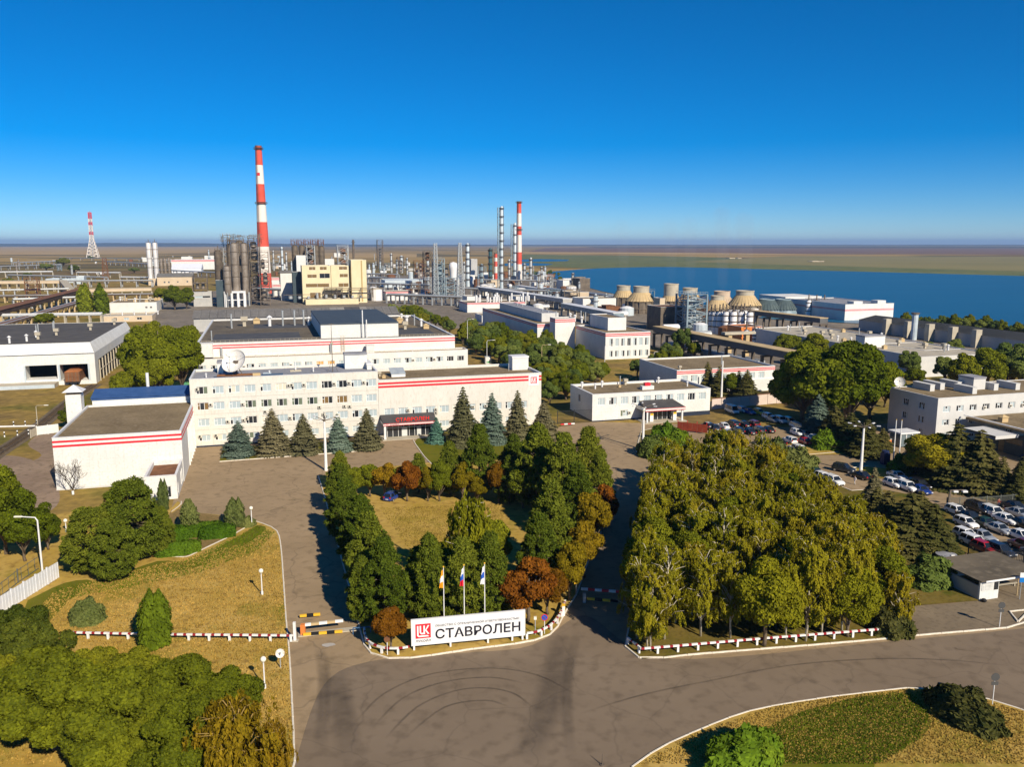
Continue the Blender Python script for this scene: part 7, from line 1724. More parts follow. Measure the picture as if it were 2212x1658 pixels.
# ---- belt of trees between office, laboratory and gatehouse
belt = [Vector(p) for p in px((1185, 880), (1240, 858), (1290, 838), (1400, 812), (1450, 800), (1475, 770), (1440, 748), (1400, 778), (1310, 775), (1260, 745), (1150, 715), (1060, 700), (960, 690), (870, 678), (835, 688), (890, 700), (985, 730), (1020, 770), (1090, 800), (1160, 850))]
r_ = random.Random(5); pts = []; tries = 0
while tries < 20000 and len(pts) < 170:
 tries += 1
 y = r_.uniform(678, 880); p = G(r_.uniform(840, 1480), y)
 if in_poly(p, belt) and all(math.dist(p, q) > 6.2 for q in pts): pts.append(p)
lim = [(840, 655), (880, 652), (930, 662), (990, 692), (1060, 692), (1145, 702), (1230, 738), (1300, 766), (1400, 764), (1415, 745), (1500, 722)]
def too_tall(p, h):
 sx = CX + FPX * p[0] / (p[1] * CP + CAM_H * SP); f = p[1] * CP - (h - CAM_H) * SP; sy = CY + FPX * (-p[1] * SP - (h - CAM_H) * CP) / f
 for (a, ya), (b_, yb_) in zip(lim, lim[1:]):
  if a <= sx <= b_: return sy < ya + (yb_ - ya) * (sx - a) / (b_ - a)
 return False
pts = [p for p in pts if not too_tall(p, 8.2)]
for i, p in enumerate(pts):
 t = r_.random()
 zn = ('beside the office wing' if p[0] / p[1] < .03 else 'behind the gatehouse' if p[1] < 300 else 'before the laboratory' if p[0] > 15 else 'behind the production hall')
 if t < .45: plant(TB[i % 3], 'leafy_tree', 'dense green tree in the tree belt ' + zn, 'tree', p, r_.uniform(.62, .85), None, 'green trees of the belt')
 elif t < .8: plant(OV[i % 2], 'olive_tree', 'olive grey leaved tree in the tree belt ' + zn, 'tree', p, r_.uniform(.7, 1.0), None, 'olive trees of the belt')
 else: plant(FG[i % 2], 'leafy_tree', 'yellow green rounded tree in the tree belt ' + zn, 'tree', p, r_.uniform(.95, 1.3), None, 'yellow green trees of the belt')
# trees beside the canteen, fire station and right workshops
for i, (x, yb, yt, wd, lab, ms, hm) in enumerate(((1527, 850, 780, 1.0, 'pointed dark spruce before the canteen, left', SPD[0], 10), (1552, 855, 790, 1.1, 'dark spruce before the canteen, middle', SPD[1], 10), (1578, 858, 805, 1.2, 'bushy tree before the canteen', TB[0], 12), (1612, 862, 797, 1.3, 'broad spruce before the canteen, right', SPD[0], 10), (1594, 858, 800, 1.2, 'dark spruce before the canteen, second from right', SPD[1], 10),
  (1735, 912, 738, 1.15, 'big green tree right of the canteen', TB[0], 12), (1780, 925, 728, 1.15, 'tallest big green tree above the upper car park', TB[1], 12), (1830, 930, 730, 1.15, 'big sunlit tree left of the fire station', TB[2], 12), (1880, 905, 755, 1.1, 'yellowish tree behind the fire station corner', TB[0], 12), (1755, 870, 760, 1.0, 'dark tree behind the big green trees', TB[1], 12), (1800, 880, 740, .9, 'green tree behind the tallest one', TB[0], 12), (1850, 880, 755, .9, 'green tree in the second line by the fire station', TB[1], 12), (1910, 880, 790, .9, 'tree at the back corner of the fire station', OV[0], 10),
  (1705, 765, 716, 1.3, 'round bright green tree behind the long conveyor', TB[1], 12), (1690, 770, 720, 1.2, 'round green tree left of the bright one behind the conveyor', TB[0], 12), (1760, 780, 718, 1.2, 'round green tree before the long workshop', TB[2], 12), (1735, 790, 735, 1.2, 'shaded tree before the long workshop', TB[0], 12),
  (2080, 850, 760, 1.1, 'large dark tree behind the fire station roof', TB[0], 12), (2040, 830, 765, 1.1, 'tree with pale trunk before the pinkish wall', OV[1], 10), (2130, 850, 750, 1.1, 'yellow green tree behind the fire station', TB[2], 12), (2180, 840, 735, 1.1, 'brownish tree at the right edge behind the fire station', OV[0], 10), (2210, 850, 745, 1.1, 'brownish tree cut by the right edge', OV[1], 10), (1975, 840, 790, 1.2, 'bright low shrub tree by the fire station dish', TB[1], 12), (1960, 815, 755, 1.0, 'thin tree beside the pinkish wall', OV[0], 10), (2000, 770, 735, 1.3, 'olive tree above the long workshop end', OV[1], 10), (2060, 770, 730, 1.2, 'tree between workshop and buttressed hall', OV[0], 10), (2120, 800, 745, 1.1, 'olive tree right of the pinkish wall', OV[1], 10),
  (1475, 770, 705, .9, 'brown green tree at the conveyor head', OV[0], 10), (1455, 790, 748, 1.1, 'grey green willow right of the laboratory', OV[1], 10), (1500, 775, 735, 1.0, 'low tree under the long conveyor', TB[1], 12), (1412, 795, 764, 1.1, 'grey green tree before the laboratory windows', OV[0], 10), (1440, 778, 738, .9, 'tree beside the laboratory corner', OV[1], 10),
  (1940, 722, 703, 1.6, 'low green tree before the lakeside hall', OV[0], 10), (1900, 718, 704, 1.6, 'low scrub right of the long workshop roof', OV[1], 10), (2075, 735, 718, 1.5, 'dark scrub between buttresses', OV[0], 10), (1200, 655, 640, 1.3, 'dark bush left of the laboratory roof', TB[0], 12), (1210, 610, 596, 1.0, 'dark tree on the lake shore', TB[1], 12))):
 by_px(x, yb, yt, ms, hm, 'pine' if False else ('spruce' if hm == 10 and ms in SPD else 'leafy_tree'), lab, 'spruce' if ms in SPD else 'tree', None, wd)
for i in range(26):
 x = 1955 + i * 11.5; yb = 706 + i * .95 + rnd.uniform(-2, 2)
 plant(OV[i % 2] if i % 3 else TB[0], 'shore_bush', 'lakeside bush in the strip behind the buttressed hall', 'bush', G(x, yb), rnd.uniform(.5, .8), None, 'bushes along the lake shore')
for i in range(9):
 plant(OV[i % 2], 'shore_bush', 'dark bush on the reedy spit by the lake', 'bush', G(1135 + i * 9, rnd.uniform(594, 600)), rnd.uniform(.5, .9), None, 'bushes on the reedy spit')
# ---- grass tufts
def tufts(name, polyg, n, size, m, z=.12, label=None):
 pl = [Vector(p) for p in polyg]; x0, x1 = min(p.x for p in pl), max(p.x for p in pl); y0, y1 = min(p.y for p in pl), max(p.y for p in pl)
 Q = rng.uniform((x0, y0), (x1, y1), (n * 2, 2)); Q = np.array([q for q in Q if in_poly(q, pl)][:n])
 C = np.column_stack([Q, np.full(len(Q), z + size * .35)])
 N = rng.normal(0, 1, (len(C), 3)); N[:, 2] = 0
 me = cards(name, C, N, rng.uniform(.6, 1.3, len(C)) * size, m, 1.3, np.tile(np.array([[0, 0, 1.0]]), (len(C), 1)), .1)
 return tag(link(name, me), label, kind='stuff')
L_dry = leaf_mat('dry_grass_blade', (0.26, 0.19, 0.035), (0.48, 0.34, 0.085), (0.2, 0.19, 0.025), .2, .15)
L_grn = leaf_mat('green_grass_blade', (0.06, 0.105, 0.008), (0.13, 0.18, 0.012), (0.22, 0.21, 0.02), .2, .2)
tufts('dry_grass', px((636, 1655), (622, 1400), (610, 1250), (600, 1160), (430, 1200), (120, 1280), (-20, 1420), (-20, 1655)), 30000, .16, L_dry)
tufts('green_grass', px((552, 1140), (500, 1168), (404, 1212), (300, 1240), (120, 1275), (130, 1300), (330, 1262), (440, 1238), (560, 1190), (594, 1152)), 9000, .15, L_grn)
tufts('green_grass', px((1640, 1655), (1640, 1590), (1720, 1545), (1850, 1512), (1960, 1502), (2008, 1545), (1988, 1600), (1900, 1655)), 14000, .14, L_grn)
tufts('dry_grass', px((1380, 1655), (1500, 1590), (1665, 1532), (1790, 1512), (1968, 1492), (2120, 1515), (2212, 1542), (2212, 1655)), 15000, .14, L_dry)
tufts('dry_grass', px((820, 1100), (1090, 1090), (1085, 1180), (880, 1185)), 6000, .15, L_dry)
# ================================================================ street furniture
# ---- the big white sign
Bl, Br = (-11.1, 86.0), (1.4, 88.7)
Bl, Br = G(889, 1409), G(1134.5, 1385)
ang = math.atan2(Br[1] - Bl[1], Br[0] - Bl[0]); BL = math.dist(Bl, Br)
sign = thing('sign_board', 'long white sign board with red emblem and big dark Cyrillic letters on short white legs', 'sign', (Bl[0], Bl[1], 0.1), ang)
z0, z1 = .55, 3.65
MB().box(0, BL, 0, .24, z0, z1).build('board', mat('white_sign_face', (0.74, 0.74, 0.75), (0.69, 0.69, 0.71), scale=.6, rough=.5), sign)
k = MB()
for a in (0, BL - .09): k.box(a, a + .09, -.02, -.003, z0, z1)
k.box(.09, BL - .09, -.02, -.003, z1 - .09, z1); k.box(.09, BL - .09, -.02, -.003, z0, z0 + .09)
k.build('edge_trim', M_cope, sign)
for x in (.2, BL * .33, BL * .66, BL - 1.6, BL - .4): MB().box(x, x + .2, .02, .22, 0, z0 - .002).build('leg', M_white_paint, sign)
for x in (1.0, BL * .5, BL - 1.2): MB().bar((x, .26, z1 - .4), (x, 2.0, 0), .12).build('rear_brace', M_steel, sign)
zh = z1 - z0
emblem(sign, .037 * BL, z1 - .73 * zh, .131 * BL, -.005)
M_ink = mat('dark_navy_lettering', (0.012, 0.012, 0.022), rough=.5); M_ink2 = mat('grey_lettering', (0.09, 0.09, 0.10), rough=.5)
put_text('ЛУКОЙЛ', sign, .037 * BL, .168 * BL, z1 - .875 * zh, z1 - .765 * zh, -.02, M_ink2, 'lettering', .012)
put_text('СТАВРОЛЕН', sign, .208 * BL, .956 * BL, z1 - .81 * zh, z1 - .43 * zh, -.02, M_ink, 'lettering', .018)
put_text('ОБЩЕСТВО С ОГРАНИЧЕННОЙ ОТВЕТСТВЕННОСТЬЮ', sign, .206 * BL, .945 * BL, z1 - .35 * zh, z1 - .235 * zh, -.02, M_ink2, 'lettering', .006)
# ---- flagpoles
M_or = mat('orange_flag', (0.75, 0.32, 0.01), rough=.8); M_wf = mat('white_flag', (0.78, 0.78, 0.80), rough=.8); M_bf = mat('blue_flag', (0.02, 0.10, 0.50), rough=.8); M_rf = mat('red_flag', (0.60, 0.01, 0.03), rough=.8)
def flagpole(x, yb, yt, cols, label, fl=2.3, side=-1, z=.12, rad=.075, cloth=True):
 P = G(x, yb); h = ZAT(P, yt) - z
 root = thing('flagpole', label, 'flagpole', P + (z,), 0)
 MB().cyl(0, 0, 0, h, rad, rad * .55, 10).build('pole', M_white_paint, root); MB().sphere((0, 0, h + .08), .11, 8).build('finial', M_yel_paint, root)
 MB().cyl(0, 0, 0, .25, .22, n=10).build('base', M_conc, root)
 if cloth:
  f = thing('flag', label.replace('flagpole', 'flag cloth').split(' with ')[0] + ', hanging limp in ' + ' and '.join(cols), 'flag', P + (z + h - .15,), 0)
  r_ = random.Random(int(x)); nz, nx_ = 12, 8; vs = []
  for i in range(nz + 1):
   u = i / nz
   for j in range(nx_ + 1):
    v = j / nx_
    drop = fl * u * (1 - .18 * v) + .55 * v * (1 - .3 * u); wx = side * (.06 + v * (.34 + .28 * u) * (1 - .35 * v))
    vs.append((wx + .05 * math.sin(9 * v + 3 * u), .16 * math.sin(v * 11 + u * 2.0) * v ** .5, -drop))
  fs = [(i * (nx_ + 1) + j, i * (nx_ + 1) + j + 1, (i + 1) * (nx_ + 1) + j + 1, (i + 1) * (nx_ + 1) + j) for i in range(nz) for j in range(nx_)]
  k = MB(); md = {'orange': M_or, 'white': M_wf, 'blue': M_bf, 'red': M_rf}
  n_ = len(cols)
  for q, fc in enumerate(fs): k.add([vs[w] for w in fc], [(0, 1, 2, 3)], min(n_ - 1, int(n_ * (q // nx_) / nz)))
  k.build('cloth', [md[c] for c in cols], f)
flagpole(960, 1386, 1227, ('orange', 'white', 'orange'), 'left flagpole behind the sign with an orange and white flag')
flagpole(1003.5, 1383, 1223, ('white', 'blue', 'red'), 'middle flagpole behind the sign with a white blue red flag')
flagpole(1047.5, 1380, 1219, ('white', 'blue', 'white'), 'right flagpole behind the sign with a white and pale blue flag')
flagpole(1929, 1003, 908, ('white',), 'left bare flagpole by the car park lawn', cloth=False, rad=.13); flagpole(1941, 1001, 909, ('white',), 'right bare flagpole by the car park lawn', cloth=False, rad=.13)
# ---- striped railings
def railing(pts, label, spacing=2.35, z=.12):
 root = thing('striped_railing', label, 'railing', (pts[0][0], pts[0][1], z), 0)
 o = pts[0]; k = MB(); acc = 0; band = 0; step = .36
 ps = MB().box(-.12, .12, -.10, .10, 0, .66).mesh('post', M_white_paint)
 d_next = 0.0
 for i in range(len(pts) - 1):
  a, b = Vector(pts[i]) - Vector(o), Vector(pts[i + 1]) - Vector(o); L = (b - a).length; t = 0
  ns = max(1, round(L / step))
  for j in range(ns):
   p, q = a.lerp(b, j / ns), a.lerp(b, (j + 1) / ns)
   k.bar((p.x, p.y, .74), (q.x, q.y, .74), .2, .2, 1 if band % 3 == 2 else 0); band += 1
  acc += L
  while d_next <= acc - 1e-6:
   f = 1 - (acc - d_next) / L; p = a.lerp(b, f)
   link('post', ps, root, (p.x, p.y, 0), math.atan2(b.y - a.y, b.x - a.x)); d_next += spacing
 k.build('rail', [M_white_paint, mat('dark_red_band', (0.30, 0.02, 0.03), rough=.6)], root)
 return root
railing(px((148, 1382), (330, 1386), (633, 1389)), 'red and white striped railing across the dry lawn on the left')
railing(px((1356, 1394), (1384.8, 1418), (1480, 1410), (1655, 1394.6), (1790, 1384), (1911, 1374), (1969, 1369)), 'long red and white striped railing along the front of the birch grove')
railing(spline(px((787, 1372), (790, 1389), (797, 1402), (815, 1412), (842, 1417), (870, 1416), (884, 1413)), 3), 'short curved striped railing left of the white sign', 1.9)
railing(spline(px((1138, 1384), (1160, 1380), (1186, 1368), (1205, 1349), (1216, 1328), (1221, 1312)), 3), 'short curved striped railing right of the white sign', 1.9)
# ---- barriers
def boom(xa, ya, xb, yb, z, mats, w=.28, step=.8):
 A, B = G(xa, ya), G(xb, yb); L = math.dist(A, B); n = max(1, int(L / step)); k = MB()
 for i in range(n): k.box(L * i / n, L * (i + 1) / n, -w / 2, w / 2, z, z + w, i % len(mats))
 return k, A, math.atan2(B[1] - A[1], B[0] - A[0])
M_by = [M_yel_paint, M_black]
bar_l = thing('road_barrier', 'yellow and black road barrier with orange post across the left drive', 'barrier', G(655, 1373) + (0,), 0)
def part_boom(root, name, args, mats):
 k, A, a = boom(*args, mats); o = k.build(name, mats, root, (A[0] - root.location.x, A[1] - root.location.y, 0), a); return o
part_boom(bar_l, 'striped_beam', (655, 1376, 740, 1369, .12), M_by); part_boom(bar_l, 'boom', (655, 1372, 742, 1362, 1.05), [M_white_paint, M_conc_y])
MB().box(-.25, .25, -.25, .25, 0, 1.35).build('post', M_orange, bar_l)
MB().box(-.6, 8.2, -.5, .5, .02, .11).build('base_slab', M_conc, bar_l, None, .25)
bl2 = thing('striped_beam', 'low black and yellow beam lying behind the left barrier', 'beam', G(648, 1338) + (0,), 0); part_boom(bl2, 'beam', (648, 1338, 692, 1334, .25), M_by)
k = thing('marker_post', 'white tilted marker post at the left drive by the railing end', 'post', G(637.5, 1386) + (.02,), 0); MB().box(-.14, .14, -.14, .14, 0, 2.3).build('post', M_white_paint, k); MB().box(-.4, .4, -.3, .3, 0, .1).build('foot', M_conc, k)
k = thing('blue_railing', 'low blue tube railing at the left side of the island', 'railing', G(763, 1372) + (.02,), 0); q = MB(); q.bar((0, 0, .8), (2, .3, .8), .1)
for x in (0, 2): q.bar((x, .15 * x, 0), (x, .15 * x, .8), .1)
q.build('rail', mat('blue_tube', (0.05, 0.12, 0.24), rough=.5), k)
bar_r = thing('road_barrier', 'shaded yellow and black road barrier across the right drive', 'barrier', G(1262, 1302) + (0,), 0)
part_boom(bar_r, 'striped_beam', (1268, 1304, 1335, 1310, .5), M_by); part_boom(bar_r, 'boom', (1255, 1290, 1345, 1297, .95), [M_white_paint, M_red]); MB().box(-.2, .2, -.2, .2, 0, 1.2).build('post', M_steel, bar_r)
k = thing('signal_post', 'grey post with yellow head at the right drive barrier', 'post', G(1245, 1287) + (.1,), 0); MB().cyl(0, 0, 0, 1.5, .12, n=8).build('post', M_steel, k); MB().box(-.3, .3, -.2, .2, 1.5, 2.0).build('head', M_yel_paint, k)
# ---- lamps
def globe_lamp(x, yb, yt, label, z=.12):
 P = G(x, yb); h = ZAT(P, yt) - z
 r = thing('globe_lamp', label, 'street lamp', P + (z,), 0, 'globe lamps on the lawns')
 MB().cyl(0, 0, 0, h - .5, .085, .065, 10).cyl(0, 0, 0, .4, .16, .16, 10).build('post', M_cope, r); b = MB().sphere((0, 0, h - .26), .3, 16).build('globe', M_globe, r, smooth=True); MB().cyl(0, 0, h - .58, h - .48, .13, n=10).build('collar', M_steel, r)
globe_lamp(544.5, 1140, 1095, 'globe lamp at the corner of the forecourt by the hedge bed'); globe_lamp(566.5, 1287, 1230, 'globe lamp in the middle of the dry lawn beside the road'); globe_lamp(572, 1490, 1420, 'nearest globe lamp on the lawn, above its long shadow'); globe_lamp(143.5, 1152, 1122, 'small globe lamp among the pines by the white hall')
def mast_lamp(x, yb, yt, label, arms=True, z=.02, thick=.30, bare=False):
 P = G(x, yb); h = ZAT(P, yt) - z
 r = thing('mast_lamp', label, 'lamp mast', P + (z,), TH)
 MB().cyl(0, 0, 0, h * .18, thick * 1.15, thick, 12).cyl(0, 0, h * .18 + .002, h * .93, thick, thick * .62, 12).build('mast', M_white_paint, r)
 if arms:
  k = MB(); k.cyl(0, 0, h * .93 + .002, h * .97, thick * .8, n=8)
  for i in range(6):
   a = i * math.pi / 3 + .2; k.bar((0, 0, h * .95), (2.4 * math.cos(a), 2.4 * math.sin(a), h * 1.0), .09)
  k.cyl(0, 0, h * .97 + .002, h * 1.04, .06, n=6); k.build('arm', M_steel_dark, r)
  for i in range(6):
   a = i * math.pi / 3 + .2; MB().bar((2.3 * math.cos(a), 2.3 * math.sin(a), h * 1.0), (3.0 * math.cos(a), 3.0 * math.sin(a), h * 1.005), .3, .16).build('lamp_head', M_cope, r)
 elif not bare: MB().sphere((0, 0, h * .97), .42, 12).build('globe', M_globe, r, smooth=True)
mast_lamp(704.5, 1017.5, 903, 'tall white lamp mast with spider arms before the office'); mast_lamp(1388.5, 972, 876, 'tall white lamp mast with spider arms before the gatehouse'); mast_lamp(1859, 1024, 918, 'tall white lamp mast with spider arms at the middle car park')
mast_lamp(1048.5, 952, 890, 'white globe topped lamp post before the dark spruces', False); mast_lamp(1558, 862, 774, 'plain white mast behind the pinkish wall', False, bare=True)
k = thing('leaning_pole', 'thin pale pole propped against the gatehouse lamp mast', 'pole', G(1379, 976) + (.02,), 0); MB().tube([(0, 0, 0), (.9, .3, 9)], .09, 8).build('pole', M_conc, k); MB().sphere((.9, .3, 9.3), .45, 10).build('globe', M_globe, k)
def street_lamp(x, yb, yt, dx, label, m=M_cope, z=.05, arm=2.2, rad=.11):
 P = G(x, yb); h = ZAT(P, yt) - z; s_ = 1 if dx > 0 else -1
 r = thing('street_lamp', label, 'street lamp', P + (z,), 0, 'arm street lamps')
 MB().tube([(0, 0, 0), (0, 0, h * .93), (s_ * .3, 0, h * .985), (s_ * arm, 0, h)], [rad, rad * .75, rad * .6, rad * .5], 8).build('post', m, r); MB().box(*sorted((s_ * (arm - .1), s_ * (arm + .9))), -.16, .16, h - .06, h + .1).build('lamp_head', M_globe, r)
street_lamp(92, 1238, 1117, -1, 'white street lamp with arm to the left beside the white fence', rad=.14); street_lamp(287.5, 1046, 997, -1, 'slender street lamp against the white hall wall'); street_lamp(81.5, 920, 876, 1, 'short street lamp beside the railway crossing', M_conc)
street_lamp(1052, 790, 735, 1, 'grey street lamp behind the office wing, left'); street_lamp(1010, 745, 690, 1, 'grey street lamp behind the production hall'); street_lamp(1170, 815, 745, 1, 'yellowish street lamp in the tree belt', M_conc_y); street_lamp(892, 688, 661, 1, 'grey street lamp at the back corner of the hall roof')
street_lamp(1306, 800, 745, 1, 'street lamp rising from the tree belt, left'); street_lamp(1412, 800, 760, 1, 'street lamp rising from the tree belt, right')
k = thing('floodlight_post', 'black post with two white floodlights at the lower car park', 'street lamp', G(2047, 1100) + (.02,), 0)
hq = ZAT(G(2047, 1100), 1060); MB().bar((0, 0, 0), (.2, 0, hq), .28).bar((.2, 0, hq), (2.6, .2, hq), .12).build('post', M_steel_dark, k)
for x in (1.0, 2.6): MB().box(x - .35, x + .45, -.3, .3, hq - .35, hq - .05).build('floodlight', M_cope, k)
# ---- round road signs seen from behind and in front
M_back = mat('grey_sign_back', (0.07, 0.07, 0.07), rough=.6)
def road_sign(x, yb, yt, label, m, r=.38, plate=True, z=.12, front=False):
 P = G(x, yb); h = ZAT(P, yt) - z; root = thing('road_sign', label, 'road sign', P + (z,), 0)
 MB().cyl(0, 0, 0, h, .05, n=8).build('post', M_cope, root)
 MB().tube([(0, -.08, h - r * .6), (0, -.055, h - r * .6)], r, 20).build('disc', m, root)
 if front:
  MB().tube([(0, -.095, h - r * .6), (0, -.081, h - r * .6)], r * .8, 20).build('blue_field', mat('sign_blue', (0.01, 0.10, 0.48), rough=.4), root)
  k = MB()
  for s_ in (1, -1): k.bar((-r * .55, -.1, h - r * .6 - s_ * r * .55), (r * .55, -.1, h - r * .6 + s_ * r * .55), .1 * r / .38, .012)
  k.build('red_cross', M_red, root)
 elif plate: MB().box(-r * .8, r * .8, -.08, -.055, h - r * 2.6, h - r * 1.75).build('plate', m, root)
road_sign(1176, 1372, 1330, 'round blue no stopping sign with red cross right of the white sign', M_red, .42, False, front=True)
road_sign(837, 1418, 1378, 'thin post with a small brown round sign at the left tip of the island', M_rust, .34, False); road_sign(2158.5, 1357, 1304, 'dark back of a round sign with plate on the pavement edge', M_back, .42); road_sign(2143, 1527, 1458, 'dark back of a round sign with plate on the roundabout lawn', M_back, .42)
k = thing('bollard_lamp', 'short grey bollard lamp left of the blue round sign', 'lamp', G(1156, 1374) + (.12,), 0); MB().cyl(0, 0, 0, 1.9, .06, n=8).build('post', M_steel, k); MB().box(-.16, .16, -.16, .16, 1.9, 2.2).build('lamp_head', M_globe, k)
k = thing('white_post', 'thick white post with yellow cap at the right end of the island railing', 'post', G(1217, 1333) + (.12,), 0); MB().box(-.16, .16, -.16, .16, 0, 1.3).build('post', M_white_paint, k); MB().box(-.2, .2, -.2, .2, 1.302, 1.5).build('cap', M_yel_paint, k)
P = G(606.5, 1448); k = dish('satellite_dish', 'small white satellite dish on a thin pole on the roadside lawn', P, .12, .48, .35, .35, M_dish, ZAT(P, 1412) - .12)
# ---- fences
def panel_fence(pts, h, label, m, width=2.4, name='panel_fence', cat='fence'):
 o = pts[0]; root = thing(name, label, cat, (o[0], o[1], .05), 0)
 for i in range(len(pts) - 1):
  a, b = Vector(pts[i]) - Vector(o), Vector(pts[i + 1]) - Vector(o); L = (b - a).length; n = max(1, round(L / width)); w = L / n; an = math.atan2(b.y - a.y, b.x - a.x)
  k = MB(); k.box(.1, w - .1, -.03, .03, .1, h)
  for j in range(5): k.box(.1 + (w - .2) * j / 4 - .03, .1 + (w - .2) * j / 4 + .03, -.07, -.031, .1, h)
  pm_ = k.mesh('fence_panel', m); po = MB().box(-.1, .1, -.1, .1, 0, h + .15).mesh('post', m)
  for j in range(n):
   p = a.lerp(b, j / n); link('fence_panel', pm_, root, (p.x, p.y, 0), an); link('post', po, root, (p.x, p.y, 0), an)
panel_fence(px((-60, 1370), (0, 1331), (128, 1250)), 2.3, 'white panel fence at the left edge of the lawn', mat('pale_fence_paint', (0.58, 0.60, 0.64), (0.66, 0.67, 0.70), scale=1, rough=.6))
panel_fence(px((80, 942), (128, 936)), 2.2, 'white wall panel beside the railway crossing', M_white); panel_fence(px((67, 948), (80, 942)), 2.0, 'short grey gate leaf beside the railway crossing', M_conc)
def bar_fence(pts, h, label, m, span=2.5, n_bars=14, z=.02):
 o = pts[0]; root = thing('bar_fence', label, 'fence', (o[0], o[1], z), 0)
 for i in range(len(pts) - 1):
  a, b = Vector(pts[i]) - Vector(o), Vector(pts[i + 1]) - Vector(o); L = (b - a).length; n = max(1, round(L / span)); w = L / n; an = math.atan2(b.y - a.y, b.x - a.x)
  k = MB(); k.bar((0, 0, .25), (w, 0, .25), .06); k.bar((0, 0, h - .15), (w, 0, h - .15), .06)
  for j in range(n_bars): k.bar((w * (j + .5) / n_bars, 0, .1), (w * (j + .5) / n_bars, 0, h), .045)
  pm_ = k.mesh('bar_panel', m); po = MB().box(-.06, .06, -.06, .06, 0, h + .1).mesh('post', m)
  for j in range(n):
   p = a.lerp(b, j / n); link('bar_panel', pm_, root, (p.x, p.y, 0), an); link('post', po, root, (p.x, p.y, 0), an)
M_fence = mat('grey_green_fence_steel', (0.09, 0.10, 0.09), (0.15, 0.16, 0.14), scale=1, rough=.6)
bar_fence(px((2044, 1099), (2100, 1098), (2160, 1094), (2260, 1084)), 1.9, 'grey bar fence behind the lower car park', M_fence); bar_fence(px((2091, 1199), (2127, 1212), (2161, 1219), (2260, 1226)), 2.0, 'dark bar fence in front of the lower car park by the shelter', mat('dark_fence_steel', (0.03, 0.03, 0.03), rough=.5))
bar_fence(px((1204, 917), (1240, 915), (1278, 913)), 3.4, 'tall dark bar gate left of the gatehouse', mat('dark_gate_steel', (0.025, 0.028, 0.03), rough=.5), 3.4, 18)
k = thing('gate_barrier', 'low red and white barrier beam before the tall dark gate', 'barrier', G(1211, 922) + (0,), 0); part_boom(k, 'beam', (1211, 922, 1241, 920, .4), [M_red, M_white_paint])
bar_fence(px((0, 1295), (40, 1262), (84, 1232)), 2.0, 'thin dark wire fence behind the white panel fence', M_fence, 4.0, 3)
k = thing('red_hoarding', 'dark red board hoarding beside the upper car park lawn', 'hoarding', G(1463, 931) + (.1,), -.55)
for i in range(6): MB().box(i * 1.25, i * 1.25 + 1.2, -.04, .04, .2, 2.2).build('board', mat('dark_red_board', (0.20, 0.03, 0.015), (0.28, 0.05, 0.02), scale=1, rough=.8), k)
for i in range(4): MB().box(i * 2.4, i * 2.4 + .12, .05, .15, 0, 2.7).build('post', M_red, k)
# ---- railway
rail_pts = spline(px((-60, 1020), (0, 978), (80, 925), (160, 861), (205, 832)), 6)
M_ball = mat('ballast', (0.10, 0.075, 0.045), (0.17, 0.13, 0.08), scale=.8, rough=1, bump=.6)
def band(pts, w, z, m, name):
 L, R_ = [], []
 for i, p in enumerate(pts):
  a = pts[max(i - 1, 0)]; c = pts[min(i + 1, len(pts) - 1)]; d = Vector((c[0] - a[0], c[1] - a[1])).normalized()
  L.append((p[0] - d.y * w / 2, p[1] + d.x * w / 2)); R_.append((p[0] + d.y * w / 2, p[1] - d.x * w / 2))
 return sheet(name, L + R_[::-1], z, m)
def railway(pts, label):
 band(pts, 4.4, .07, M_ball, 'track_bed')
 o = pts[0]; root = thing('railway_track', label, 'railway track', (o[0], o[1], .08), 0)
 sm = MB().box(-1.3, 1.3, -.12, .12, 0, .14).mesh('sleeper', mat('dark_timber_sleeper', (0.05, 0.035, 0.022), (0.08, 0.055, 0.035), scale=2, rough=.9))
 rl = [MB(), MB()]
 for i in range(len(pts) - 1):
  a, b = Vector(pts[i]) - Vector(o), Vector(pts[i + 1]) - Vector(o); d = (b - a).normalized(); L = (b - a).length
  for s_, q in ((-.76, rl[0]), (.76, rl[1])): q.bar((a.x - d.y * s_, a.y + d.x * s_, .22), (b.x - d.y * s_, b.y + d.x * s_, .22), .08, .16)
  for j in range(int(L / .9)): p = a.lerp(b, (j + .5) * .9 / L); link('sleeper', sm, root, (p.x, p.y, 0), math.atan2(d.y, d.x) + math.pi / 2)
 for q in rl: q.build('rail', M_steel_dark, root)
railway(rail_pts, 'railway track curving from the left edge to the wagon shed')
for i, (x, y) in enumerate(((30, 922), (55, 921), (80, 918), (10, 945), (38, 942), (62, 940))):
 k = thing('crossing_post', ('far left', 'far middle', 'far right', 'near left', 'near middle', 'near right')[i] + ' black and white post at the railway crossing', 'post', G(x, y) + (0,), 0, 'posts at the railway crossing'); MB().cyl(0, 0, 0, .5, .14, n=8).cyl(0, 0, 1.0, 1.3, .14, n=8).build('post', M_white_paint, k); MB().cyl(0, 0, .502, .998, .14, n=8).build('band', M_black, k)
k = thing('crossing_boom', 'white crossing barrier boom at the left edge', 'barrier', G(-5, 934) + (0,), .1); MB().box(0, 9, -.12, .12, 1.2, 1.5).build('boom', M_white_paint, k); MB().box(8.8, 9.2, -.2, .2, 0, 1.9).build('post', M_steel_dark, k)
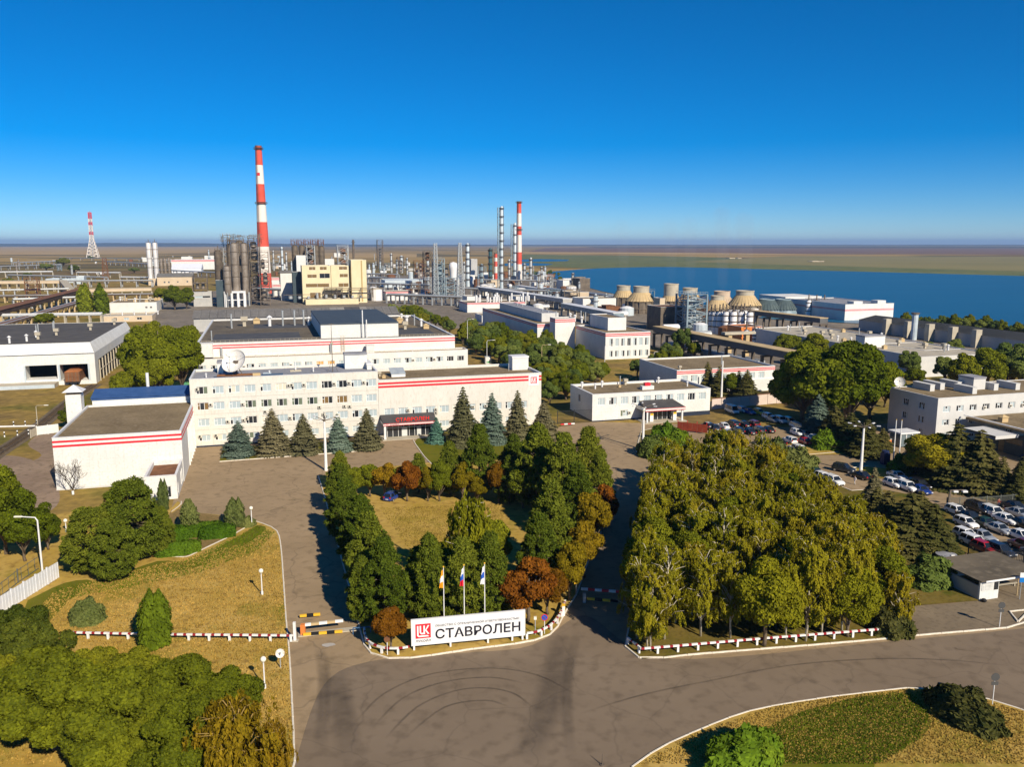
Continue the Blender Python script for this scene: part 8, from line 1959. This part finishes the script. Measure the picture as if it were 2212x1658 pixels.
# ---- hoarding with green picture and small booths
P = G(357, 846); k = thing('picture_hoarding', 'green picture hoarding with a red emblem left of the office', 'hoarding', P + (.05,), .12)
MB().box(0, 8.6, 0, .15, 1.0, 3.0).build('board', M_white, k); MB().box(2.4, 8.5, -.03, -.004, 1.06, 2.94).build('picture', mat('green_blue_print', (0.03, 0.24, 0.22), (0.16, 0.34, 0.07), scale=.5, rough=.5), k); emblem(k, .5, 1.4, 1.2, -.005)
for x in (.6, 4.2, 7.8): MB().box(x, x + .15, .02, .14, 0, .998).build('leg', M_steel, k)
k = thing('road_ramp', 'second small hoarding edge behind the green picture', 'hoarding', G(395, 838) + (.05,), .12); MB().box(0, 4, 0, .12, 1.2, 3.4).build('board', mat('teal_print', (0.03, 0.20, 0.20), rough=.5), k); MB().box(.5, .65, .02, .1, 0, 1.198).box(3.2, 3.35, .02, .1, 0, 1.198).build('leg', M_steel, k)
k = thing('booth', 'tiny pale booth with green sign behind the office wing', 'booth', G(1049, 787) + (0,), TH); MB().box(0, 2.2, 0, 1.6, 0, 2.6).build('wall', M_white, k); MB().box(-.1, 2.3, -.1, 1.7, 2.61, 2.8).build('roof', M_steel_pale, k); MB().box(.3, 1.9, -.04, -.005, .4, 1.0).build('sign', mat('green_sign', (0.05, 0.3, 0.1), rough=.5), k)
# glass kiosk by the flagpoles, blue and orange cabinet
P = G(1944, 968); k = thing('glass_kiosk', 'white framed glass kiosk behind the two bare flagpoles', 'kiosk', P + (.1,), TH); MB().box(0, 4.6, 0, 3.4, .1, 2.9).build('glazing', glass('pale_kiosk_glass', (0.12, 0.16, 0.18)), k); q = MB()
for x in (0, 1.5, 3.05, 4.55):
 for y in (0, 3.35): q.box(x - .06, x + .1, y - .06, y + .1, 0, 2.95)
q.build('frame', M_white_paint, k); MB().box(-.3, 4.9, -.3, 3.7, 2.96, 3.3).build('roof', M_cope, k)
P = G(1909, 1006); k = thing('blue_cabinet', 'dark blue round topped cabinet left of the bare flagpoles', 'cabinet', P + (.1,), TH); MB().box(0, 1.5, 0, 1.2, 0, 2.3).build('case', mat('dark_blue_cabinet', (0.012, 0.02, 0.07), (0.02, 0.03, 0.09), scale=1, rough=.4), k); MB().cyl(.75, .6, 2.301, 2.8, .7, n=14).build('top', MATS['dark_blue_cabinet'], k)
P = G(1917, 974); k = thing('orange_cabinet', 'orange upright cabinet behind the dark blue one', 'cabinet', P + (.1,), TH); MB().box(0, .9, 0, .8, 0, 2.3).build('case', M_orange, k); MB().box(-.05, .95, -.05, .85, 2.301, 2.5).build('cap', M_steel, k)
# ---- round kiosk, bus shelter, sack
P = G(2042, 1222); k = thing('round_kiosk', 'round white ticket kiosk with flat grey roof under the conifers', 'kiosk', P + (.03,), 0)
hk = ZAT(P, 1200); q = MB(); q.cyl(0, 0, 0, hk, 1.05, n=20).build('wall', M_pale_wall, k); MB().lathe(0, 0, [(1.4, hk + .01), (1.4, hk + .14), (.05, hk + .34)], 20).build('roof', M_roof_grey, k)
MB().box(-.75, -.15, -1.02, -.86, .9, 1.7).build('window', M_pane_dark, k); MB().box(.15, .65, -1.08, -.9, .05, 1.9).build('door', M_cope, k)
P = G(2116, 1299); hb = ZAT(P, 1256)
sh = thing('bus_shelter', 'low bus shelter with dark flat roof and whitewashed front wall', 'bus shelter', P + (.03,), TH)
dS = 7.2
MB().box(-.1, 2.9, 0, .25, 0, hb - .1).build('front_wall', M_white, sh); MB().box(-.12, .12, .252, dS, 0, hb - .8).build('side_wall', M_grey_wall, sh); MB().box(.121, 9.5, dS - .2, dS, 0, hb - .2).build('back_wall', M_grey_wall, sh)
MB().box(-.5, 10, -.5, dS + .4, hb, hb + .12).build('roof', M_roof_dark, sh); MB().box(.2, 10, -.56, -.505, hb - .1, hb + .13).build('fascia', M_white_paint, sh)
MB().box(.1, 1.9, -.05, -.004, 1.3, hb - .2).build('notice_board', mat('paper_notices', (0.42, 0.43, 0.42), (0.62, 0.62, 0.6), scale=2.5, rough=.6), sh); MB().box(2.1, 2.8, -.03, -.004, 1.2, hb - .15).build('opening', M_pane_dark, sh)
for x in (5.9, 9.6): MB().cyl(x, -.1, 0, hb - .002, .06, n=8).build('post', M_conc_y, sh)
q = MB(); q.box(3.4, 8.6, 2.2, 2.6, .42, .5); q.build('bench', M_conc, sh)
for x in (3.8, 8.1): MB().box(x, x + .15, 2.3, 2.5, 0, .418).build('bench_leg', M_conc, sh)
P = W(9.4, -1.0, G(2116, 1299)); k = thing('stop_sign', 'blue and white bus stop plate at the right edge of the shelter', 'sign', (2203 and G(2202, 1296)) + (.03,), 0); MB().cyl(0, 0, 0, 3.6, .05, n=8).build('post', M_steel, k); MB().box(-.25, .8, -.06, -.02, 2.3, 2.95).build('plate', mat('sign_blue_2', (0.01, 0.16, 0.50), rough=.4), k); MB().box(-.25, .8, -.06, -.02, 2.952, 3.6).build('white_plate', M_white_paint, k)
P = G(2124, 1301); k = thing('bin_bag', 'black bag lying at the foot of the shelter wall', 'bag', P + (.05,), 0); MB().sphere((0, -.1, .2), .35, 10, 0, .7).build('bag', M_black, k)
P = G(1929, 1246); k = thing('white_sack', 'crumpled white sack lying on the grass by the grove', 'sack', P + (.12,), .4); bmx = MB(); rs_ = random.Random(2)
bmx.sphere((0, 0, .3), .75, 12, 0, .5); bmx.v = [(a * rs_.uniform(.75, 1.2), b * .6 * rs_.uniform(.8, 1.2), max(0, c * rs_.uniform(.7, 1.2))) for a, b, c in bmx.v]; bmx.build('sack', M_white_paint, k)
kerb(px((2181, 1323), (2199, 1346), (2230, 1314)), 1.5); kerb(px((2181, 1323), (2230, 1318)), 1.5)
P = G(1301, 1655); k = thing('traffic_post', 'thin dark post tip at the bottom edge of the road', 'post', P + (.02,), 0); MB().cyl(0, 0, 0, 1.1, .06, .02, 8).build('post', M_steel_dark, k); MB().cyl(0, 0, 0, .08, .2, n=10).build('foot', M_steel_dark, k)
# ================================================================ cars
M_cglass = glass('car_glass', (0.012, 0.016, 0.022), .04); M_tyre = M_black
M_hl = mat('headlight_lens', (0.75, 0.77, 0.80), rough=.15); M_tl = mat('tail_light_lens', (0.45, 0.01, 0.012), rough=.25); M_trim = mat('dark_trim', (0.02, 0.02, 0.022), rough=.5); M_rim = mat('alloy_rim', (0.45, 0.46, 0.47), rough=.35, metal=.6)
PAINT = {}
for n_, c in dict(white=(.76, .76, .75), silver=(.42, .44, .46), black=(.010, .010, .013), dark=(.018, .022, .03), blue=(.012, .04, .22), red=(.36, .01, .015), maroon=(.10, .008, .012), grey=(.14, .15, .16), tan=(.28, .22, .15), yellow=(.75, .48, .02), teal=(.03, .11, .12), green=(.015, .05, .04), beige=(.50, .44, .33)).items():
 m = mat('car_paint_' + n_, c, None, rough=.28, spec=.6, metal=.35 if n_ in ('silver', 'grey') else 0.0)
 m.node_tree.nodes['Principled BSDF'].inputs['Coat Weight'].default_value = .6; PAINT[n_] = m
def car_proto(kind):
 """body, greenhouse glass, roof, wheels, lights; front towards +x"""
 if kind == 'sedan':   st_ = [(-2.25, .40, .74, .72), (-2.18, .32, .92, .80), (-1.5, .26, .99, .87), (-.5, .24, .98, .89), (.85, .24, .98, .89), (1.55, .26, .90, .87), (2.08, .32, .78, .80), (2.26, .38, .64, .70)]; gh = (-1.62, 1.02, -.88, .32, .95, 1.46, .82, .60)
 elif kind == 'suv':   st_ = [(-2.2, .45, .98, .76), (-2.14, .36, 1.08, .84), (-1.4, .30, 1.10, .92), (-.4, .28, 1.10, .93), (.85, .28, 1.09, .93), (1.6, .30, 1.03, .91), (2.08, .36, .92, .84), (2.22, .42, .74, .74)]; gh = (-2.1, 1.05, -1.82, .40, 1.05, 1.68, .86, .66)
 elif kind == 'hatch': st_ = [(-1.98, .40, .84, .72), (-1.93, .32, .96, .80), (-1.3, .26, 1.0, .86), (-.4, .24, 1.0, .87), (.75, .24, 1.0, .87), (1.4, .26, .93, .85), (1.85, .32, .82, .78), (2.0, .38, .66, .68)]; gh = (-1.9, .98, -1.55, .30, .97, 1.52, .80, .60)
 else:                 st_ = [(-2.5, .45, 1.05, .86), (-2.46, .36, 1.12, .94), (-1.5, .32, 1.14, .97), (-.3, .30, 1.14, .97), (1.2, .30, 1.14, .97), (1.9, .32, 1.08, .95), (2.4, .36, .92, .88), (2.5, .42, .72, .80)]; gh = (-2.44, 1.85, -2.38, 1.25, 1.12, 2.15, .93, .80)
 root = thing('parked_car', 'car', 'car', (0, 0, 0), 0)
 k = MB(); vs = []
 for x, zb, zt, hw in st_:
  zm = zb + (zt - zb) * .55
  vs += [(x, -hw * .86, zb), (x, -hw, zb + .12), (x, -hw, zm), (x, -hw * .93, zt - .05), (x, -hw * .8, zt), (x, hw * .8, zt), (x, hw * .93, zt - .05), (x, hw, zm), (x, hw, zb + .12), (x, hw * .86, zb)]
 n = 10; fs = [(i * n + j, i * n + (j + 1) % n, (i + 1) * n + (j + 1) % n, (i + 1) * n + j) for i in range(len(st_) - 1) for j in range(n)] + [tuple(range(n)), tuple((len(st_) - 1) * n + j for j in range(n))[::-1]]
 k.add(vs, fs)
 x0, x1, xr0, xr1, zb, zt, wb, wt = gh
 # pillars belong to the body
 for s_ in (-1, 1):
  for a, b in ((x0, xr0), (x1, xr1)): k.bar((a + (.06 if a < 0 else -.06), s_ * (wb - .03), zb - .02), (b, s_ * (wt - .02), zt), .09, m=0)
  xm = (xr0 + xr1) / 2 - .05; k.bar((xm, s_ * (wb + .004), zb), (xm, s_ * (wt + .01), zt), .09, m=0)
 for s_ in (-1, 1): k.box(x1 - .38, x1 - .2, *sorted((s_ * (wb + .02), s_ * (wb + .2))), zb, zb + .14)
 b = k.build('body', PAINT['white'], root); bpy_fix(b.data); smooth_by_angle(b.data, 42)
 g_ = MB(); g_.add([(x0, -wb, zb), (x1, -wb, zb), (x1, wb, zb), (x0, wb, zb), (xr0, -wt, zt), (xr1, -wt, zt), (xr1, wt, zt), (xr0, wt, zt)], [(0, 1, 5, 4), (1, 2, 6, 5), (2, 3, 7, 6), (3, 0, 4, 7)])
 g_.build('window_glass', M_cglass, root)
 r = MB(); xm = (xr0 + xr1) / 2; r.add([(xr0 - .05, -wt - .02, zt - .02), (xr1 + .06, -wt - .02, zt - .02), (xr1 + .06, wt + .02, zt - .02), (xr0 - .05, wt + .02, zt - .02), (xr0 + .08, -wt + .08, zt + .055), (xr1 - .1, -wt + .08, zt + .055), (xr1 - .1, wt - .08, zt + .055), (xr0 + .08, wt - .08, zt + .055)],
                      [(0, 1, 5, 4), (1, 2, 6, 5), (2, 3, 7, 6), (3, 0, 4, 7), (4, 5, 6, 7), (3, 2, 1, 0)])
 r.build('roof', PAINT['white'], root)
 L0, L1 = st_[0], st_[-1]; wr = .31 if kind in ('sedan', 'hatch') else .35
 wm = MB().tube([(0, -.1, 0), (0, .1, 0)], wr, 16, 0).tube([(0, -.108, 0), (0, .108, 0)], wr * .62, 12, 1).mesh('wheel', [M_tyre, M_rim])
 for x in (L0[0] + .78, L1[0] - .82):
  for s_ in (-1, 1): link('wheel', wm, root, (x, s_ * (st_[3][3] - .09), wr))
 hl = MB().box(-.06, .10, -.18, .18, -.07, .09).mesh('headlight', M_hl); tl = MB().box(-.08, .06, -.13, .13, -.10, .12).mesh('tail_light', M_tl)
 for s_ in (-1, 1):
  link('headlight', hl, root, (L1[0] - .10, s_ * (L1[3] - .16), L1[2] - .02)); link('tail_light', tl, root, (L0[0] + .07, s_ * (L0[3] - .10), L0[2] + .03))
 MB().box(L1[0] - .05, L1[0] + .03, -.45, .45, L1[1] + .02, L1[1] + .14).build('grille', M_trim, root); MB().box(L0[0] - .02, L0[0] + .01, -.26, .26, L0[1] + .12, L0[1] + .24).build('number_plate', M_white_paint, root)
 return root
def bpy_fix(me):
 b_ = bmesh.new(); b_.from_mesh(me); bmesh.ops.recalc_face_normals(b_, faces=b_.faces); b_.to_mesh(me); b_.free()
PROTO = {k_: car_proto(k_) for k_ in ('sedan', 'suv', 'hatch', 'van')}
USED = set()
NM = {'sedan': 'sedan', 'suv': 'SUV', 'hatch': 'hatchback', 'van': 'van'}
ORD = ['leftmost', 'second from left', 'third from left', 'fourth from left', 'fifth from left', 'sixth from left', 'seventh from left', 'eighth from left', 'ninth from left', 'tenth from left', 'eleventh from left', 'twelfth from left', 'rightmost']
def car(x, y, kind, colour, head, label, group):
 """x, y: survey position of the middle of the car on the ground"""
 P = G(x, y)
 if kind in USED: r = dup(PROTO[kind])
 else: r = PROTO[kind]; USED.add(kind)
 r.location = (P[0], P[1], .015); r.rotation_euler = (0, 0, head); r['label'] = label; r['category'] = 'van' if kind == 'van' else 'car'; r['group'] = group; r.name = 'parked_van' if kind == 'van' else 'parked_car'
 for c in r.children:
  if c.name.split('.')[0] in ('body', 'roof'):
   c.material_slots[0].link = 'OBJECT'; c.material_slots[0].material = PAINT[colour]
 return r
UP = TH + math.pi / 2; DN = TH - math.pi / 2
CN = {'dark': 'dark blue', 'green': 'dark green'}
def car_row(where, group, items, head):
 for i, (x, y, kd, c, *h) in enumerate(items):
  hd = h[0] if h else head
  car(x, y, kd, c, hd + rnd.uniform(-.05, .05), f"{CN.get(c, c)} {NM[kd]}, {ORD[i] if i < 12 else 'rightmost'} in the {where}", group)
gu = 'cars in the upper car park'; gm = 'cars in the middle car park'; gl_ = 'cars in the fenced lower car park'
car_row('rear row of the upper car park', gu, [(1581, 893, 'van', 'white'), (1604, 891, 'hatch', 'white'), (1618, 895, 'sedan', 'blue'), (1640, 896, 'hatch', 'yellow'), (1660, 906, 'hatch', 'white'), (1670, 912, 'sedan', 'silver'), (1686, 914, 'suv', 'white'), (1706, 917, 'suv', 'beige'), (1720, 926, 'hatch', 'white'), (1733, 932, 'suv', 'silver')], DN)
car_row('second row of the upper car park', gu, [(1528, 927, 'suv', 'black'), (1541, 930, 'sedan', 'dark'), (1562, 926, 'sedan', 'white'), (1582, 922, 'suv', 'black'), (1605, 922, 'sedan', 'black'), (1625, 922, 'suv', 'maroon')], UP)
car_row('front row of the upper car park', gu, [(1569, 941, 'sedan', 'silver'), (1592, 938, 'suv', 'black'), (1617, 938, 'sedan', 'dark'), (1637, 936, 'suv', 'dark'), (1658, 934, 'sedan', 'black')], UP)
car_row('rear row by the car park lawn', gm, [(1646, 962, 'suv', 'dark'), (1681, 961, 'sedan', 'black'), (1706, 957, 'hatch', 'white'), (1736, 959, 'sedan', 'red'), (1757, 954, 'suv', 'white'), (1775, 949, 'hatch', 'silver')], UP)
car_row('near row by the car park lawn', gm, [(1676, 977, 'hatch', 'silver'), (1696, 980, 'sedan', 'blue'), (1720, 976, 'suv', 'white')], UP)
car_row('shaded strip below the big trees', gm, [(1722, 941, 'hatch', 'white'), (1741, 944, 'sedan', 'tan'), (1764, 946, 'sedan', 'teal')], DN)
car_row('row beside the round shrubs', gm, [(1761, 1030, 'suv', 'green'), (1779, 1038, 'hatch', 'white'), (1801, 1047, 'suv', 'white')], DN)
car(1822, 1020, 'suv', 'dark', DN + .5, 'dark blue SUV driving alone across the middle car park', gm); car(1858, 1034, 'sedan', 'black', UP + .15, 'black sedan with bright windscreen beside the tall lamp mast', gm)
car_row('line behind the pointed spruce', gm, [(1938, 1035, 'sedan', 'white'), (1929, 1052, 'hatch', 'white'), (1960, 1060, 'suv', 'white'), (1986, 1055, 'suv', 'black'), (1988, 1066, 'sedan', 'blue')], DN)
car_row('line under the dark roadside trees', gm, [(2014, 1028, 'sedan', 'tan'), (2053, 1041, 'hatch', 'silver'), (2077, 1051, 'sedan', 'dark'), (2100, 1058, 'suv', 'grey'), (2141, 1066, 'suv', 'white'), (2180, 1076, 'suv', 'silver'), (2225, 1082, 'suv', 'grey')], DN)
car_row('rear row of the fenced lower car park', gl_, [(2066, 1112, 'hatch', 'white'), (2112, 1106, 'suv', 'black'), (2146, 1116, 'suv', 'white'), (2192, 1102, 'sedan', 'dark'), (2200, 1117, 'sedan', 'silver')], DN)
car_row('second row of the fenced lower car park', gl_, [(2094, 1124, 'sedan', 'dark'), (2086, 1138, 'hatch', 'white'), (2128, 1138, 'sedan', 'green'), (2172, 1130, 'sedan', 'white'), (2208, 1140, 'sedan', 'black')], DN)
car_row('third row of the fenced lower car park', gl_, [(2086, 1164, 'hatch', 'white'), (2122, 1167, 'sedan', 'silver'), (2157, 1151, 'sedan', 'silver'), (2198, 1163, 'sedan', 'white', UP)], DN)
car_row('front row of the fenced lower car park', gl_, [(2104, 1181, 'suv', 'white'), (2126, 1193, 'hatch', 'red'), (2160, 1200, 'suv', 'dark'), (2210, 1188, 'suv', 'maroon', UP), (2238, 1206, 'sedan', 'grey')], DN)
car(340, 848, 'van', 'white', TH - 1.35, 'white van parked beside the green picture hoarding', 'vehicles behind the hall'); car(485, 711, 'sedan', 'silver', TH, 'small silver car left of the production hall roof', 'vehicles behind the hall')
P = G(848, 1092); car(848, 1080, 'hatch', 'blue', TH + .9, 'blue and white car hidden behind the island trees', 'vehicles behind the hall')
# ================================================================ people
def person(label, P, top, legs, hair, heading, arms=.25, step=.12):
 sk = {'pel': (0, 0, .93, .15), 'bel': (0, .01, 1.08, .145), 'che': (0, 0, 1.30, .165), 'nk': (0, -.01, 1.47, .06), 'hd': (0, -.03, 1.60, .095), 'hd2': (0, -.02, 1.70, .085),
          'lh': (.09, 0, .88, .11), 'lk': (.10, -step, .50, .072), 'la': (.11, step * .3, .09, .048), 'lf': (.12, step * .3 - .17, .04, .04), 'rh': (-.09, 0, .88, .11), 'rk': (-.10, step * .2, .50, .072), 'ra': (-.11, step, .09, .048), 'rf': (-.12, step - .17, .04, .04),
          'ls': (.19, 0, 1.40, .068), 'le': (.19 + arms * .4, .03, 1.13, .05), 'lw': (.18 + arms * .4, -.10, .89, .036), 'ln': (.18 + arms * .4, -.13, .80, .038), 'rs': (-.19, 0, 1.40, .068), 're': (-.19 - arms * .4, .03, 1.13, .05), 'rw': (-.18 - arms * .4, -.10, .89, .036), 'rn': (-.18 - arms * .4, -.13, .80, .038)}
 ed = ['pel bel', 'bel che', 'che nk', 'nk hd', 'hd hd2', 'pel lh', 'lh lk', 'lk la', 'la lf', 'pel rh', 'rh rk', 'rk ra', 'ra rf', 'che ls', 'ls le', 'le lw', 'lw ln', 'che rs', 'rs re', 're rw', 'rw rn']
 nm = list(sk); me = bpy.data.meshes.new('person'); me.from_pydata([sk[n][:3] for n in nm], [tuple(nm.index(q) for q in e.split()) for e in ed], [])
 o = bpy.data.objects.new('person', me); COL.objects.link(o)
 md = o.modifiers.new('skin', 'SKIN'); sv = me.skin_vertices[0].data
 for i, n in enumerate(nm): sv[i].radius = (sk[n][3], sk[n][3] * (.78 if n in ('che', 'bel', 'pel') else 1)); sv[i].use_root = n == 'pel'
 s2 = o.modifiers.new('sub', 'SUBSURF'); s2.levels = 2; s2.render_levels = 2
 bpy.context.view_layer.update()
 m2 = bpy.data.meshes.new_from_object(o.evaluated_get(bpy.context.evaluated_depsgraph_get())); bpy.data.objects.remove(o)
 m2.materials.clear()
 for m in (mat('skin', (.42, .25, .17), rough=.6), top, legs, mat('dark_shoe', (.02, .018, .016), rough=.6)): m2.materials.append(m)
 for p in m2.polygons:
  c = p.center; p.use_smooth = True
  p.material_index = 3 if c.z < .10 else 2 if c.z < .98 and abs(c.x) < .17 else 0 if c.z > 1.45 or (c.z < .90 and abs(c.x) > .17) else 1
 r = thing('person', label, 'person', P + (.03,), heading); link('body', m2, r)
 k = MB(); k.sphere((0, .0, 1.70), .115, 12, 0, .85); k.v = [(a, b + .015, max(c, 1.63)) for a, b, c in k.v]; k.build('hair', hair, r, smooth=True)
 return r
M_hair = mat('dark_hair', (.03, .02, .015), rough=.8)
M_vest = mat('orange_work_vest', (.62, .16, .02), (.70, .22, .03), scale=4, rough=.8); M_jean = mat('dark_blue_trousers', (.02, .03, .07), rough=.9); M_light = mat('light_shirt', (.62, .60, .60), rough=.9); M_redj = mat('dull_red_jacket', (.22, .06, .04), rough=.9)
person('person in an orange vest and dark trousers standing by the round kiosk', G(2084, 1221), M_vest, M_jean, M_hair, 2.6, .3, .05)
person('person in a dull red jacket and blue trousers standing at the bar fence', G(2156, 1098), M_redj, M_jean, M_hair, .3, .2, .05)
person('person in light clothing walking between parked cars near the lamp mast', G(1846, 1048), M_light, M_light, M_hair, -1.2, .3, .14)
